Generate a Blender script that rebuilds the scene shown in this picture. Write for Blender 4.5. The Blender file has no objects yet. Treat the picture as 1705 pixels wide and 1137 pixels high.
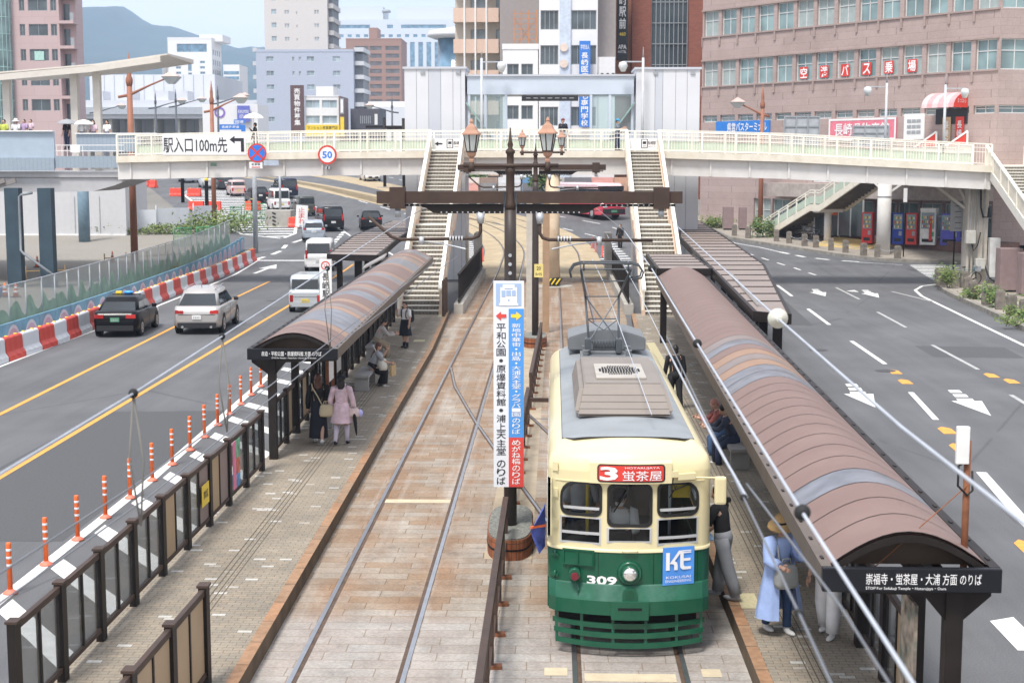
import bpy,bmesh,math,random
from mathutils import Vector,Matrix
R=math.radians
SC=bpy.context.scene
COL=SC.collection
rnd=random.Random(7)
# camera, sky, sun, exposure
CZ,F=6.61,2450.0
YAW,PITCH=1.6129732,6.9464940
cd=bpy.data.cameras.new("camera");cam=bpy.data.objects.new("camera",cd);COL.objects.link(cam)
cam.location=(0,0,CZ);cam.rotation_euler=(R(90-PITCH),0,R(YAW))
cd.sensor_width=36;cd.lens=F/1705*36;cd.clip_start=0.1;cd.clip_end=20000
cd.dof.use_dof=True;cd.dof.focus_distance=28;cd.dof.aperture_fstop=3.6
SC.camera=cam
SUN_EL,SUN_AZ=R(62),R(205)
w=bpy.data.worlds.new("World");SC.world=w;w.use_nodes=True
wn=w.node_tree;wn.nodes.clear()
wo=wn.nodes.new('ShaderNodeOutputWorld');wb=wn.nodes.new('ShaderNodeBackground')
sky=wn.nodes.new('ShaderNodeTexSky');sky.sky_type='NISHITA';sky.sun_disc=False
sky.sun_elevation=SUN_EL;sky.sun_rotation=SUN_AZ;sky.air_density=1.0;sky.dust_density=2.5
tc=wn.nodes.new('ShaderNodeTexCoord');ns=wn.nodes.new('ShaderNodeTexNoise');ns.inputs['Scale'].default_value=2.2
ns.inputs['Detail'].default_value=7;ns.inputs['Roughness'].default_value=.55
mp=wn.nodes.new('ShaderNodeMapping');mp.inputs['Scale'].default_value=(1,1,3.2)
rp=wn.nodes.new('ShaderNodeValToRGB');rp.color_ramp.elements[0].position=.3;rp.color_ramp.elements[1].position=.7
rp.color_ramp.elements[0].color=(.62,.62,.62,1);rp.color_ramp.elements[1].color=(.95,.95,.95,1)
mx=wn.nodes.new('ShaderNodeMix');mx.data_type='RGBA'
mx.inputs[7].default_value=(8.7,8.8,9.5,1)
wn.links.new(tc.outputs['Generated'],mp.inputs['Vector']);wn.links.new(mp.outputs['Vector'],ns.inputs['Vector'])
wn.links.new(ns.outputs['Fac'],rp.inputs['Fac']);wn.links.new(rp.outputs['Color'],mx.inputs[0])
wn.links.new(sky.outputs['Color'],mx.inputs[6]);wn.links.new(mx.outputs[2],wb.inputs['Color'])
wb.inputs['Strength'].default_value=0.088
wn.links.new(wb.outputs['Background'],wo.inputs['Surface'])
sd=bpy.data.lights.new("sun",'SUN');sd.energy=2.6;sd.angle=R(14);sd.color=(1,.965,.91)
so=bpy.data.objects.new("sun",sd);COL.objects.link(so)
so.rotation_euler=(math.pi/2-SUN_EL,0,math.pi-SUN_AZ)
SC.view_settings.view_transform='Standard';SC.view_settings.look='None'
SC.view_settings.exposure=0.75;SC.view_settings.gamma=1
SC.cycles.max_bounces=6;SC.cycles.diffuse_bounces=3;SC.cycles.glossy_bounces=3
SC.cycles.transparent_max_bounces=12;SC.cycles.volume_bounces=2
SC.cycles.use_denoising=True
# helpers
def hz(y):
 """height of the ground: the streets climb gently beyond the footbridge"""
 if y<80:return 0.0
 if y<110:return .001*(y-80)**2
 if y<150:return .9+.06*(y-110)
 if y<210:
  t=(y-150)/60.;return 3.3+3.6*(t-t*t/2)
 return 5.1
_cr=Matrix.Rotation(R(YAW),3,'Z')@Matrix.Rotation(R(90-PITCH),3,'X')
def PY(px,py,Y):
 """the point at distance Y along the street that is seen at px, py of the photograph"""
 d=_cr@Vector(((px-852.5)/F,(568.5-py)/F,-1));t=Y/d.y
 return Vector((d.x*t,Y,CZ+d.z*t))
def PX(px,Y):return PY(px,400,Y).x if False else(px-922.0)/F*Y
def PZ(py,Y):return PY(922,py,Y).z
class MB:
 def __init__(s):s.v=[];s.f=[];s.mi=[];s.m=0;s.sm=[];s.smooth=False
 def add(s,vs,fs):
  o=len(s.v);s.v+=[tuple(p)for p in vs]
  for f in fs:s.f.append([i+o for i in f]);s.mi.append(s.m);s.sm.append(s.smooth)
  return s
 def bx(s,x0,x1,y0,y1,z0,z1):
  return s.add([(x0,y0,z0),(x1,y0,z0),(x1,y1,z0),(x0,y1,z0),(x0,y0,z1),(x1,y0,z1),(x1,y1,z1),(x0,y1,z1)],[(3,2,1,0),(4,5,6,7),(0,1,5,4),(1,2,6,5),(2,3,7,6),(3,0,4,7)])
 def obx(s,c,sz,rz=0,rx=0,ry=0):
  M=Matrix.Translation(c)@Matrix.Rotation(rz,4,'Z')@Matrix.Rotation(ry,4,'Y')@Matrix.Rotation(rx,4,'X')
  a,b,d=sz[0]/2,sz[1]/2,sz[2]/2
  vs=[M@Vector(p)for p in[(-a,-b,-d),(a,-b,-d),(a,b,-d),(-a,b,-d),(-a,-b,d),(a,-b,d),(a,b,d),(-a,b,d)]]
  return s.add(vs,[(3,2,1,0),(4,5,6,7),(0,1,5,4),(1,2,6,5),(2,3,7,6),(3,0,4,7)])
 def rbx(s,x0,x1,y0,y1,z0,z1,r=.03):
  """box with all edges bevelled"""
  bm=bmesh.new();bmesh.ops.create_cube(bm,size=1)
  for v in bm.verts:v.co=Vector(((x0+x1)/2+v.co.x*(x1-x0),(y0+y1)/2+v.co.y*(y1-y0),(z0+z1)/2+v.co.z*(z1-z0)))
  bmesh.ops.bevel(bm,geom=bm.edges[:],offset=r,segments=2,affect='EDGES',profile=.6)
  return s.bm(bm)
 def bm(s,bm,M=None):
  bm.verts.index_update()
  s.add([(M@v.co if M else v.co)for v in bm.verts],[[v.index for v in f.verts]for f in bm.faces]);bm.free();return s
 def cyl(s,p0,p1,r0,r1=None,n=10,cap=True):
  r1=r0 if r1 is None else r1
  p0,p1=Vector(p0),Vector(p1);d=(p1-p0)
  if d.length<1e-6:return s
  d.normalize();a=d.orthogonal().normalized();b=d.cross(a)
  vs=[]
  for p,r in((p0,r0),(p1,r1)):
   for i in range(n):
    t=2*math.pi*i/n;vs.append(p+a*(r*math.cos(t))+b*(r*math.sin(t)))
  fs=[(i,(i+1)%n,n+(i+1)%n,n+i)for i in range(n)]
  sm=s.smooth;s.smooth=n>6;s.add(vs,fs);s.smooth=False
  if cap:
   o=len(s.v)-2*n;s.f+=[[o+i for i in reversed(range(n))],[o+n+i for i in range(n)]];s.mi+=[s.m]*2;s.sm+=[False]*2
  s.smooth=sm;return s
 def bar(s,p0,p1,w,t,up=(0,0,1)):
  p0,p1=Vector(p0),Vector(p1);d=(p1-p0).normalized();u=Vector(up);a=d.cross(u)
  if a.length<1e-5:a=d.orthogonal()
  a.normalize();b=a.cross(d);vs=[]
  for p in(p0,p1):
   for i,j in((-1,-1),(1,-1),(1,1),(-1,1)):vs.append(p+a*(w/2*i)+b*(t/2*j))
  return s.add(vs,[(3,2,1,0),(4,5,6,7),(0,1,5,4),(1,2,6,5),(2,3,7,6),(3,0,4,7)])
 def tube(s,pts,r,n=8):
  pts=[Vector(p)for p in pts];rings=[];a=None
  for i,p in enumerate(pts):
   d=(pts[min(i+1,len(pts)-1)]-pts[max(i-1,0)]).normalized()
   a=d.orthogonal().normalized()if a is None else(a-d*a.dot(d)).normalized()
   b=d.cross(a);rr=r[i]if isinstance(r,(list,tuple))else r
   rings.append([p+a*(rr*math.cos(2*math.pi*k/n))+b*(rr*math.sin(2*math.pi*k/n))for k in range(n)])
  return s.loft(rings,smooth=True)
 def loft(s,rings,caps=True,smooth=False,closed=True):
  n=len(rings[0]);o=len(s.v);vs=[p for r in rings for p in r];fs=[]
  for i in range(len(rings)-1):
   for k in range(n if closed else n-1):
    fs.append((i*n+k,i*n+(k+1)%n,(i+1)*n+(k+1)%n,(i+1)*n+k))
  sm=s.smooth;s.smooth=smooth;s.add(vs,fs);s.smooth=False
  if caps:
   s.f+=[[o+k for k in reversed(range(n))],[o+(len(rings)-1)*n+k for k in range(n)]];s.mi+=[s.m]*2;s.sm+=[False]*2
  s.smooth=sm;return s
 def lathe(s,prof,c=(0,0,0),n=14,sx=1,sy=1,M=None):
  rings=[[(Vector((c[0]+r*sx*math.cos(2*math.pi*k/n),c[1]+r*sy*math.sin(2*math.pi*k/n),c[2]+z)))for k in range(n)]for r,z in prof]
  if M:rings=[[M@p for p in r]for r in rings]
  return s.loft(rings,smooth=True)
 def ell(s,c,rx,ry,rz,n=12,m=8,M=None):
  prof=[(math.sin(math.pi*i/m)if 0<i<m else .02,-math.cos(math.pi*i/m))for i in range(m+1)]
  rings=[[Vector((rx*r*math.cos(2*math.pi*k/n),ry*r*math.sin(2*math.pi*k/n),rz*z))for k in range(n)]for r,z in prof]
  T=Matrix.Translation(c)@(M.to_4x4()if M else Matrix())
  return s.loft([[T@p for p in r]for r in rings],smooth=True)
 def prism(s,poly,d0,d1,axis='y'):
  """2D polygon extruded along an axis: axis y -> (x,z), x -> (y,z), z -> (x,y)"""
  def q(p,d):return{'y':(p[0],d,p[1]),'x':(d,p[0],p[1]),'z':(p[0],p[1],d)}[axis]
  n=len(poly);return s.add([q(p,d0)for p in poly]+[q(p,d1)for p in poly],[list(reversed(range(n))),list(range(n,2*n))]+[(i,(i+1)%n,n+(i+1)%n,n+i)for i in range(n)])
 def quad(s,a,b,c,d):return s.add([a,b,c,d],[(0,1,2,3)])
 def text(s,t,O,U,V,w,h,bold=0.0,lift=.004,vertical=False,keep=False):
  O,U,V=Vector(O),Vector(U).normalized(),Vector(V).normalized();N=U.cross(V)
  if vertical:
   ch=list(t);n=len(ch);st=h/n
   for i,c in enumerate(ch):
    if c==' ':continue
    k=.42 if c in '・' else .9
    s.text(c,O+V*(h/2-st*(i+.5)),U,V,min(w,st*1.15)*k if c in '・' else w*k,st*k,bold,lift)
   return s
  vs,fs=text_geo(t,bold)
  if not vs:return s
  x0,x1=min(v[0]for v in vs),max(v[0]for v in vs);y0,y1=min(v[1]for v in vs),max(v[1]for v in vs)
  sx,sy=w/max(x1-x0,1e-4),h/max(y1-y0,1e-4)
  if t in 'ー一1Il':sx=min(sx,sy)
  if keep:sx=sy=min(sx,sy)
  s.add([O+U*((v[0]-(x0+x1)/2)*sx)+V*((v[1]-(y0+y1)/2)*sy)+N*lift for v in vs],fs);return s
 def build(s,name,mats,parent=None,world=False,bevel=0):
  me=bpy.data.meshes.new(name)
  vs=s.v
  if world and parent is not None:
   L=parent.location;vs=[(p[0]-L.x,p[1]-L.y,p[2]-L.z)for p in vs]
  me.from_pydata(vs,[],s.f);me.update()
  if not isinstance(mats,(list,tuple)):mats=[mats]
  for m in mats:me.materials.append(m)
  for p,mi,sm in zip(me.polygons,s.mi,s.sm):p.material_index=mi;p.use_smooth=sm
  o=bpy.data.objects.new(name,me);COL.objects.link(o)
  if parent is not None:o.parent=parent
  if bevel:
   bm=bmesh.new();bm.from_mesh(me);bmesh.ops.remove_doubles(bm,verts=bm.verts,dist=1e-4)
   ed=[e for e in bm.edges if len(e.link_faces)==2 and e.calc_face_angle(0)>.5]
   bmesh.ops.bevel(bm,geom=ed,offset=bevel,segments=2,affect='EDGES');bm.to_mesh(me);bm.free()
  return o
_tc={}
def text_geo(t,bold):
 k=(t,bold)
 if k not in _tc:
  c=bpy.data.curves.new("t",'FONT');c.body=t;c.size=1;c.offset=bold;c.resolution_u=2
  o=bpy.data.objects.new("t",c);COL.objects.link(o)
  dg=bpy.context.evaluated_depsgraph_get();me=bpy.data.meshes.new_from_object(o.evaluated_get(dg))
  _tc[k]=([tuple(v.co)for v in me.vertices],[list(p.vertices)for p in me.polygons])
  bpy.data.objects.remove(o);bpy.data.meshes.remove(me);bpy.data.curves.remove(c)
 return _tc[k]
def tag(o,label=None,cat=None,group=None,kind=None):
 if label:o['label']=label
 if cat:o['category']=cat
 if group:o['group']=group
 if kind:o['kind']=kind
 return o
def thing(name,label,cat,loc=(0,0,0),rz=0,group=None):
 o=bpy.data.objects.new(name,None);COL.objects.link(o);o.empty_display_size=.2
 o.location=loc;o.rotation_euler=(0,0,rz);return tag(o,label,cat,group)
_kids={}
def kids(o):
 return[c for c in COL.objects if c.parent==o]
def dup(root,loc,rz=None,label=None,group=None):
 def cp(o,par):
  c=o.copy();COL.objects.link(c)
  if par is not None:c.parent=par
  for ch in kids(o):cp(ch,c)
  return c
 ks=None
 c=cp(root,None);c.location=loc
 if rz is not None:c.rotation_euler=(0,0,rz)
 if label:c['label']=label
 if group:c['group']=group
 return c
ORD="first second third fourth fifth sixth seventh eighth ninth tenth eleventh twelfth thirteenth fourteenth fifteenth sixteenth seventeenth eighteenth nineteenth twentieth".split()
def ordw(i):
 if i<20:return ORD[i]
 t=['twenty','thirty','forty','fifty','sixty'][(i+1)//10-2];u=(i+1)%10
 return(t[:-1]+'ieth')if u==0 else t+'-'+ORD[u-1]
# materials
def nodes(name):
 m=bpy.data.materials.new(name);m.use_nodes=True;t=m.node_tree;b=t.nodes['Principled BSDF']
 return m,t,b
def srgb(r,g,b):
 f=lambda c:(c/255/12.92)if c/255<=.04045 else((c/255+.055)/1.055)**2.4
 return(f(r),f(g),f(b))
_mc={}
def pm(name,col,rough=.6,metal=0.,var=.12,scale=3.,bump=0.,spec=.35,stain=0.,stain_col=None,sscale=.8,coat=0.):
 if name in _mc:return _mc[name]
 m,t,b=nodes(name);N,L=t.nodes,t.links
 b.inputs['Roughness'].default_value=rough;b.inputs['Metallic'].default_value=metal
 b.inputs['Specular IOR Level'].default_value=spec;b.inputs['Coat Weight'].default_value=coat
 co=N.new('ShaderNodeTexCoord')
 n=N.new('ShaderNodeTexNoise');n.inputs['Scale'].default_value=scale;n.inputs['Detail'].default_value=5
 L.new(co.outputs['Object'],n.inputs['Vector'])
 r=N.new('ShaderNodeValToRGB');r.color_ramp.elements[0].position=.3;r.color_ramp.elements[1].position=.7
 r.color_ramp.elements[0].color=(*[c*(1-var)for c in col],1);r.color_ramp.elements[1].color=(*[min(1,c*(1+var))for c in col],1)
 L.new(n.outputs['Fac'],r.inputs['Fac']);out=r.outputs['Color']
 if stain:
  n2=N.new('ShaderNodeTexNoise');n2.inputs['Scale'].default_value=sscale;n2.inputs['Detail'].default_value=8;n2.inputs['Roughness'].default_value=.65
  L.new(co.outputs['Object'],n2.inputs['Vector'])
  r2=N.new('ShaderNodeMapRange');r2.inputs[1].default_value=.48;r2.inputs[2].default_value=.72;r2.inputs[4].default_value=stain
  L.new(n2.outputs['Fac'],r2.inputs[0])
  x=N.new('ShaderNodeMix');x.data_type='RGBA';L.new(r2.outputs[0],x.inputs[0]);L.new(out,x.inputs[6])
  x.inputs[7].default_value=(*(stain_col or[c*.5 for c in col]),1);out=x.outputs[2]
 L.new(out,b.inputs['Base Color'])
 if bump:
  bp=N.new('ShaderNodeBump');bp.inputs['Strength'].default_value=bump;bp.inputs['Distance'].default_value=.02
  n3=N.new('ShaderNodeTexNoise');n3.inputs['Scale'].default_value=scale*8;n3.inputs['Detail'].default_value=4
  L.new(co.outputs['Object'],n3.inputs['Vector']);L.new(n3.outputs['Fac'],bp.inputs['Height']);L.new(bp.outputs['Normal'],b.inputs['Normal'])
 _mc[name]=m;return m
def brickmat(name,c1,c2,cm,bw,bh,mortar=.01,rough=.8,axes='xy',off=.5,stain=0,stain_col=(.2,.1,.05),sscale=.3,var=.2,rot=0,bias=0.):
 """brick/tile/slab pattern on a real surface, in the object's own coordinates"""
 if name in _mc:return _mc[name]
 m,t,b=nodes(name);N,L=t.nodes,t.links;b.inputs['Roughness'].default_value=rough
 co=N.new('ShaderNodeTexCoord');vec=co.outputs['Object']
 if axes!='xy':
  sp=N.new('ShaderNodeSeparateXYZ');cb=N.new('ShaderNodeCombineXYZ');L.new(vec,sp.inputs[0])
  if axes=='az':
   ad=N.new('ShaderNodeMath');L.new(sp.outputs[0],ad.inputs[0]);L.new(sp.outputs[1],ad.inputs[1]);L.new(ad.outputs[0],cb.inputs[0])
  else:L.new(sp.outputs['xyz'.index(axes[0])],cb.inputs[0])
  L.new(sp.outputs[2],cb.inputs[1]);vec=cb.outputs[0]
 if rot:
  mpn=N.new('ShaderNodeMapping');mpn.inputs['Rotation'].default_value=(0,0,rot);L.new(vec,mpn.inputs[0]);vec=mpn.outputs[0]
 k=N.new('ShaderNodeTexBrick');L.new(vec,k.inputs['Vector']);k.offset=off;k.squash=1
 k.inputs['Scale'].default_value=1;k.inputs['Mortar Size'].default_value=mortar;k.inputs['Brick Width'].default_value=bw;k.inputs['Row Height'].default_value=bh
 k.inputs['Mortar Smooth'].default_value=.3;k.inputs['Bias'].default_value=bias
 k.inputs['Color1'].default_value=(*c1,1);k.inputs['Color2'].default_value=(*c2,1);k.inputs['Mortar'].default_value=(*cm,1)
 out=k.outputs['Color']
 n=N.new('ShaderNodeTexNoise');n.inputs['Scale'].default_value=9;n.inputs['Detail'].default_value=6;L.new(co.outputs['Object'],n.inputs['Vector'])
 mr=N.new('ShaderNodeMapRange');mr.inputs[1].default_value=.3;mr.inputs[2].default_value=.7;mr.inputs[3].default_value=1-var;mr.inputs[4].default_value=1+var*.7
 L.new(n.outputs['Fac'],mr.inputs[0]);mu=N.new('ShaderNodeMix');mu.data_type='RGBA';mu.blend_type='MULTIPLY';mu.inputs[0].default_value=1
 L.new(out,mu.inputs[6]);L.new(mr.outputs[0],mu.inputs[7]);out=mu.outputs[2]
 if stain:
  n2=N.new('ShaderNodeTexNoise');n2.inputs['Scale'].default_value=sscale;n2.inputs['Detail'].default_value=8;n2.inputs['Roughness'].default_value=.7
  L.new(co.outputs['Object'],n2.inputs['Vector'])
  r2=N.new('ShaderNodeMapRange');r2.inputs[1].default_value=.42;r2.inputs[2].default_value=.7;r2.inputs[4].default_value=stain;L.new(n2.outputs['Fac'],r2.inputs[0])
  x=N.new('ShaderNodeMix');x.data_type='RGBA';x.blend_type='MULTIPLY';L.new(r2.outputs[0],x.inputs[0]);L.new(out,x.inputs[6]);x.inputs[7].default_value=(*stain_col,1);out=x.outputs[2]
 L.new(out,b.inputs['Base Color'])
 bp=N.new('ShaderNodeBump');bp.inputs['Strength'].default_value=.35;bp.inputs['Distance'].default_value=.01;bp.invert=True
 L.new(k.outputs['Fac'],bp.inputs['Height']);L.new(bp.outputs['Normal'],b.inputs['Normal'])
 _mc[name]=m;return m
def glassmat(name,col=(.05,.07,.08),rough=.08,alpha=None,tint=(.9,.95,.95),refl=.08):
 if name in _mc:return _mc[name]
 m,t,b=nodes(name);N,L=t.nodes,t.links
 if alpha is None:
  b.inputs['Base Color'].default_value=(*col,1);b.inputs['Roughness'].default_value=rough;b.inputs['Specular IOR Level'].default_value=.8
  co=N.new('ShaderNodeTexCoord');n=N.new('ShaderNodeTexNoise');n.inputs['Scale'].default_value=.5;L.new(co.outputs['Object'],n.inputs['Vector'])
  r=N.new('ShaderNodeValToRGB');r.color_ramp.elements[0].position=.35;r.color_ramp.elements[1].position=.65
  r.color_ramp.elements[0].color=(*[c*.7 for c in col],1);r.color_ramp.elements[1].color=(*[c*1.35 for c in col],1)
  L.new(n.outputs['Fac'],r.inputs['Fac']);L.new(r.outputs['Color'],b.inputs['Base Color'])
 else:
  tr=N.new('ShaderNodeBsdfTransparent');tr.inputs['Color'].default_value=(*tint,1)
  gl=N.new('ShaderNodeBsdfGlossy');gl.inputs['Roughness'].default_value=rough;gl.inputs['Color'].default_value=(.9,.9,.9,1)
  df=N.new('ShaderNodeBsdfDiffuse');df.inputs['Color'].default_value=(*col,1)
  lw=N.new('ShaderNodeLayerWeight');lw.inputs[0].default_value=.5;pw=N.new('ShaderNodeMath');pw.operation='POWER';pw.inputs[1].default_value=4;L.new(lw.outputs['Facing'],pw.inputs[0]);fr=N.new('ShaderNodeMath');fr.operation='MULTIPLY_ADD';fr.inputs[1].default_value=.45;fr.inputs[2].default_value=.03;L.new(pw.outputs[0],fr.inputs[0])
  a1=N.new('ShaderNodeMixShader');a1.inputs[0].default_value=alpha;L.new(tr.outputs[0],a1.inputs[1]);L.new(df.outputs[0],a1.inputs[2])
  a2=N.new('ShaderNodeMixShader');L.new(fr.outputs[0],a2.inputs[0]);L.new(a1.outputs[0],a2.inputs[1]);L.new(gl.outputs[0],a2.inputs[2])
  L.new(a2.outputs[0],t.nodes['Material Output'].inputs['Surface'])
 _mc[name]=m;return m
def emis(name,col,s):
 m,t,b=nodes(name);b.inputs['Base Color'].default_value=(*col,1);b.inputs['Emission Color'].default_value=(*col,1);b.inputs['Emission Strength'].default_value=s;return m
BLACKM=pm('black_metal',(.012,.012,.013),.6,var=.2,spec=.2)
BROWNP=pm('brown_painted_steel',(.06,.04,.032),.55,var=.15,scale=4,spec=.25,stain=.25,stain_col=(.12,.06,.035))
RUST=pm('rusty_steel',(.22,.085,.04),.75,var=.3,scale=8,stain=.5,stain_col=(.1,.05,.03),sscale=3)
WHITE=pm('white_paint',(.78,.78,.77),.5,var=.04)
WHITEM=pm('white_road_paint',(.74,.74,.72),.75,var=.1,scale=7,stain=.35,stain_col=(.35,.35,.34),sscale=3.5)
WORNM=pm('worn_road_paint',(.42,.42,.41),.8,var=.2,scale=9,stain=.6,stain_col=(.16,.16,.16),sscale=4)
YELM=pm('orange_road_paint',(.72,.34,.07),.75,var=.12,scale=7,stain=.3,stain_col=(.35,.22,.1),sscale=3)
GALV=pm('galvanised_steel',(.48,.5,.52),.45,metal=.5,var=.12,scale=6)
GREYP=pm('grey_paint',(.32,.34,.36),.5,var=.08)
CONC=pm('concrete',(.42,.4,.36),.85,var=.14,scale=2,bump=.2,stain=.4,stain_col=(.22,.2,.17))
RED=pm('red_plastic',(.62,.05,.035),.45,var=.1)
ORANGE=pm('orange_plastic',(.8,.16,.04),.5,var=.1,scale=10,stain=.2,stain_col=(.5,.12,.05),sscale=5)
REFL=pm('reflective_white',(.72,.74,.76),.35,var=.05)
RUBBER=pm('rubber',(.018,.018,.019),.7,var=.2)
BLUE=pm('sign_blue',(.045,.2,.62),.45,var=.04)
YELLOW=pm('sign_yellow',(.82,.6,.05),.45,var=.06)
BLK=pm('sign_black',(.025,.025,.028),.5,var=.05)
CREAM=pm('cream_bridge_paint',(.74,.69,.58),.55,var=.06,scale=2,stain=.35,stain_col=(.5,.38,.22),sscale=1.6)
# setting: ground, roads, tracks, platforms
def sheet(name,poly,dz,mat,kind='structure',parent=None,ystep=2.0,z0=0.0):
 """a sheet of ground with an outline in plan, following the rise of the street"""
 bm=bmesh.new();vs=[bm.verts.new((p[0],p[1],0))for p in poly]
 f=bm.faces.new(vs);f.normal_update()
 if f.normal.z<0:f.normal_flip()
 bmesh.ops.triangulate(bm,faces=bm.faces[:])
 y0,y1=min(p[1]for p in poly),max(p[1]for p in poly)
 y=max(80,math.ceil(y0/ystep)*ystep)
 while y<min(y1,212):
  g=bm.verts[:]+bm.edges[:]+bm.faces[:]
  bmesh.ops.bisect_plane(bm,geom=g,plane_co=(0,y,0),plane_no=(0,1,0),dist=1e-5);y+=ystep
 for v in bm.verts:v.co.z=hz(v.co.y)+dz+z0
 me=bpy.data.meshes.new(name);bm.to_mesh(me);bm.free();me.materials.append(mat)
 o=bpy.data.objects.new(name,me);COL.objects.link(o)
 if kind:o['kind']=kind
 if parent:o.parent=parent
 return o
def sheets(name,polys,dz,mat,ystep=2.0):
 obs=[sheet(name,p,dz,mat,ystep=ystep)for p in polys]
 bm=bmesh.new()
 for o in obs:bm.from_mesh(o.data)
 bm.to_mesh(obs[0].data);bm.free()
 for o in obs[1:]:bpy.data.objects.remove(o)
 return obs[0]
def strip(pts,w):
 """a painted line of width w along pts as one polygon"""
 L_,R_=[],[]
 for i,p in enumerate(pts):
  a,b=pts[max(i-1,0)],pts[min(i+1,len(pts)-1)];d=Vector((b[0]-a[0],b[1]-a[1])).normalized();n=Vector((-d.y,d.x))*(w/2)
  L_.append((p[0]+n.x,p[1]+n.y));R_.append((p[0]-n.x,p[1]-n.y))
 return L_+R_[::-1]
def dashes(pts,w,dash,gap,start=0.):
 out=[];acc=start
 segs=[(Vector(pts[i]),Vector(pts[i+1]))for i in range(len(pts)-1)];tot=sum((b-a).length for a,b in segs)
 def at(s):
  for a,b in segs:
   l=(b-a).length
   if s<=l:return a+(b-a)*(s/l)
   s-=l
  return segs[-1][1]
 while acc+dash<tot:out.append(strip([at(acc),at(acc+dash)],w));acc+=dash+gap
 return out
ASPH,t,b=nodes('asphalt');N,L=t.nodes,t.links
co=N.new('ShaderNodeTexCoord')
def nz(sc,det=4,ro=.5,vec=None):
 n=N.new('ShaderNodeTexNoise');n.inputs['Scale'].default_value=sc;n.inputs['Detail'].default_value=det;n.inputs['Roughness'].default_value=ro
 L.new(vec or co.outputs['Object'],n.inputs['Vector']);return n.outputs['Fac']
def mr(i,a,b_,c,d):
 r=N.new('ShaderNodeMapRange');r.inputs[1].default_value=a;r.inputs[2].default_value=b_;r.inputs[3].default_value=c;r.inputs[4].default_value=d;L.new(i,r.inputs[0]);return r.outputs[0]
def mul(a,b_):
 r=N.new('ShaderNodeMath');r.operation='MULTIPLY';L.new(a,r.inputs[0]);L.new(b_,r.inputs[1]);return r.outputs[0]
mpn=N.new('ShaderNodeMapping');mpn.inputs['Scale'].default_value=(1,.06,1);L.new(co.outputs['Object'],mpn.inputs[0])
vo=N.new('ShaderNodeTexVoronoi');vo.feature='DISTANCE_TO_EDGE';vo.inputs['Scale'].default_value=.13
mv=N.new('ShaderNodeMix');mv.data_type='VECTOR';mv.inputs[0].default_value=.06;L.new(co.outputs['Object'],mv.inputs[4])
nn=N.new('ShaderNodeTexNoise');nn.inputs['Scale'].default_value=1.2;L.new(co.outputs['Object'],nn.inputs['Vector']);L.new(nn.outputs['Color'],mv.inputs[5])
ms=N.new('ShaderNodeMapping');ms.inputs['Scale'].default_value=(1,.35,1);L.new(mv.outputs[1],ms.inputs[0]);L.new(ms.outputs[0],vo.inputs['Vector'])
crack=mr(vo.outputs['Distance'],0,.005,.68,1)
crk=N.new('ShaderNodeMath');crk.operation='MAXIMUM';L.new(crack,crk.inputs[0]);L.new(mr(nz(.35),.42,.58,0,1),crk.inputs[1])
v1=mul(mul(mr(nz(45,2),.25,.75,.72,1.28),mr(nz(.22,6,.6),.3,.7,.8,1.15)),mul(mr(nz(1.6,5,.6,mpn.outputs[0]),.3,.7,.85,1.12),crk.outputs[0]))
cc=N.new('ShaderNodeMix');cc.data_type='RGBA';cc.blend_type='MULTIPLY';cc.inputs[0].default_value=1;cc.inputs[6].default_value=(.115,.117,.122,1);L.new(v1,cc.inputs[7])
L.new(cc.outputs[2],b.inputs['Base Color']);b.inputs['Roughness'].default_value=.82
bp=N.new('ShaderNodeBump');bp.inputs['Strength'].default_value=.3;bp.inputs['Distance'].default_value=.01;L.new(nz(60,2),bp.inputs['Height']);L.new(bp.outputs[0],b.inputs['Normal'])
GROUND=pm('ground_soil',(.2,.19,.17),.9,var=.2,scale=.05)
gb=MB();ys=[-60,0,40]+list(range(80,214,4))+[260,400,900,2000,4200];xs=[-3500,-600,-100,0,100,600,3500]
gb.add([(x,y,hz(y)-.012)for y in ys for x in xs],[(j*7+i,j*7+i+1,j*7+i+8,j*7+i+7)for j in range(len(ys)-1)for i in range(6)])
tag(gb.build('ground',GROUND),kind='structure')
sheet('road',[(-19.6,-10),(9.5,-10),(24,30),(24,80),(40,84),(40,99),(22.3,99),(19,100),(14,112),(12,125),(10,150),(-20,235),(-75,235),(-60,195),(-44,160),(-33,130),(-27,112),(-22.5,100),(-20.5,80)],.0,ASPH)
sheet('side_street',[(40.02,60),(90,60),(90,110),(40.02,110)],0,ASPH)
SLAB=None
m,t,b=nodes('track_stone');N,L=t.nodes,t.links;SLAB=m
co=N.new('ShaderNodeTexCoord');k=N.new('ShaderNodeTexBrick');k.offset=.42;k.offset_frequency=2;k.squash=1.5;k.squash_frequency=3
ds=N.new('ShaderNodeMix');ds.data_type='VECTOR';ds.inputs[0].default_value=.035;dn=N.new('ShaderNodeTexNoise');dn.inputs['Scale'].default_value=.9;L.new(co.outputs['Object'],dn.inputs['Vector']);L.new(co.outputs['Object'],ds.inputs[4]);L.new(dn.outputs['Color'],ds.inputs[5]);L.new(ds.outputs[1],k.inputs['Vector']);k.inputs['Scale'].default_value=1;k.inputs['Mortar Size'].default_value=.009;k.inputs['Mortar Smooth'].default_value=.4
k.inputs['Brick Width'].default_value=.74;k.inputs['Row Height'].default_value=.31;k.inputs['Bias'].default_value=-.1
k.inputs['Color1'].default_value=(.345,.305,.255,1);k.inputs['Color2'].default_value=(.27,.18,.11,1);k.inputs['Mortar'].default_value=(.15,.11,.07,1)
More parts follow.
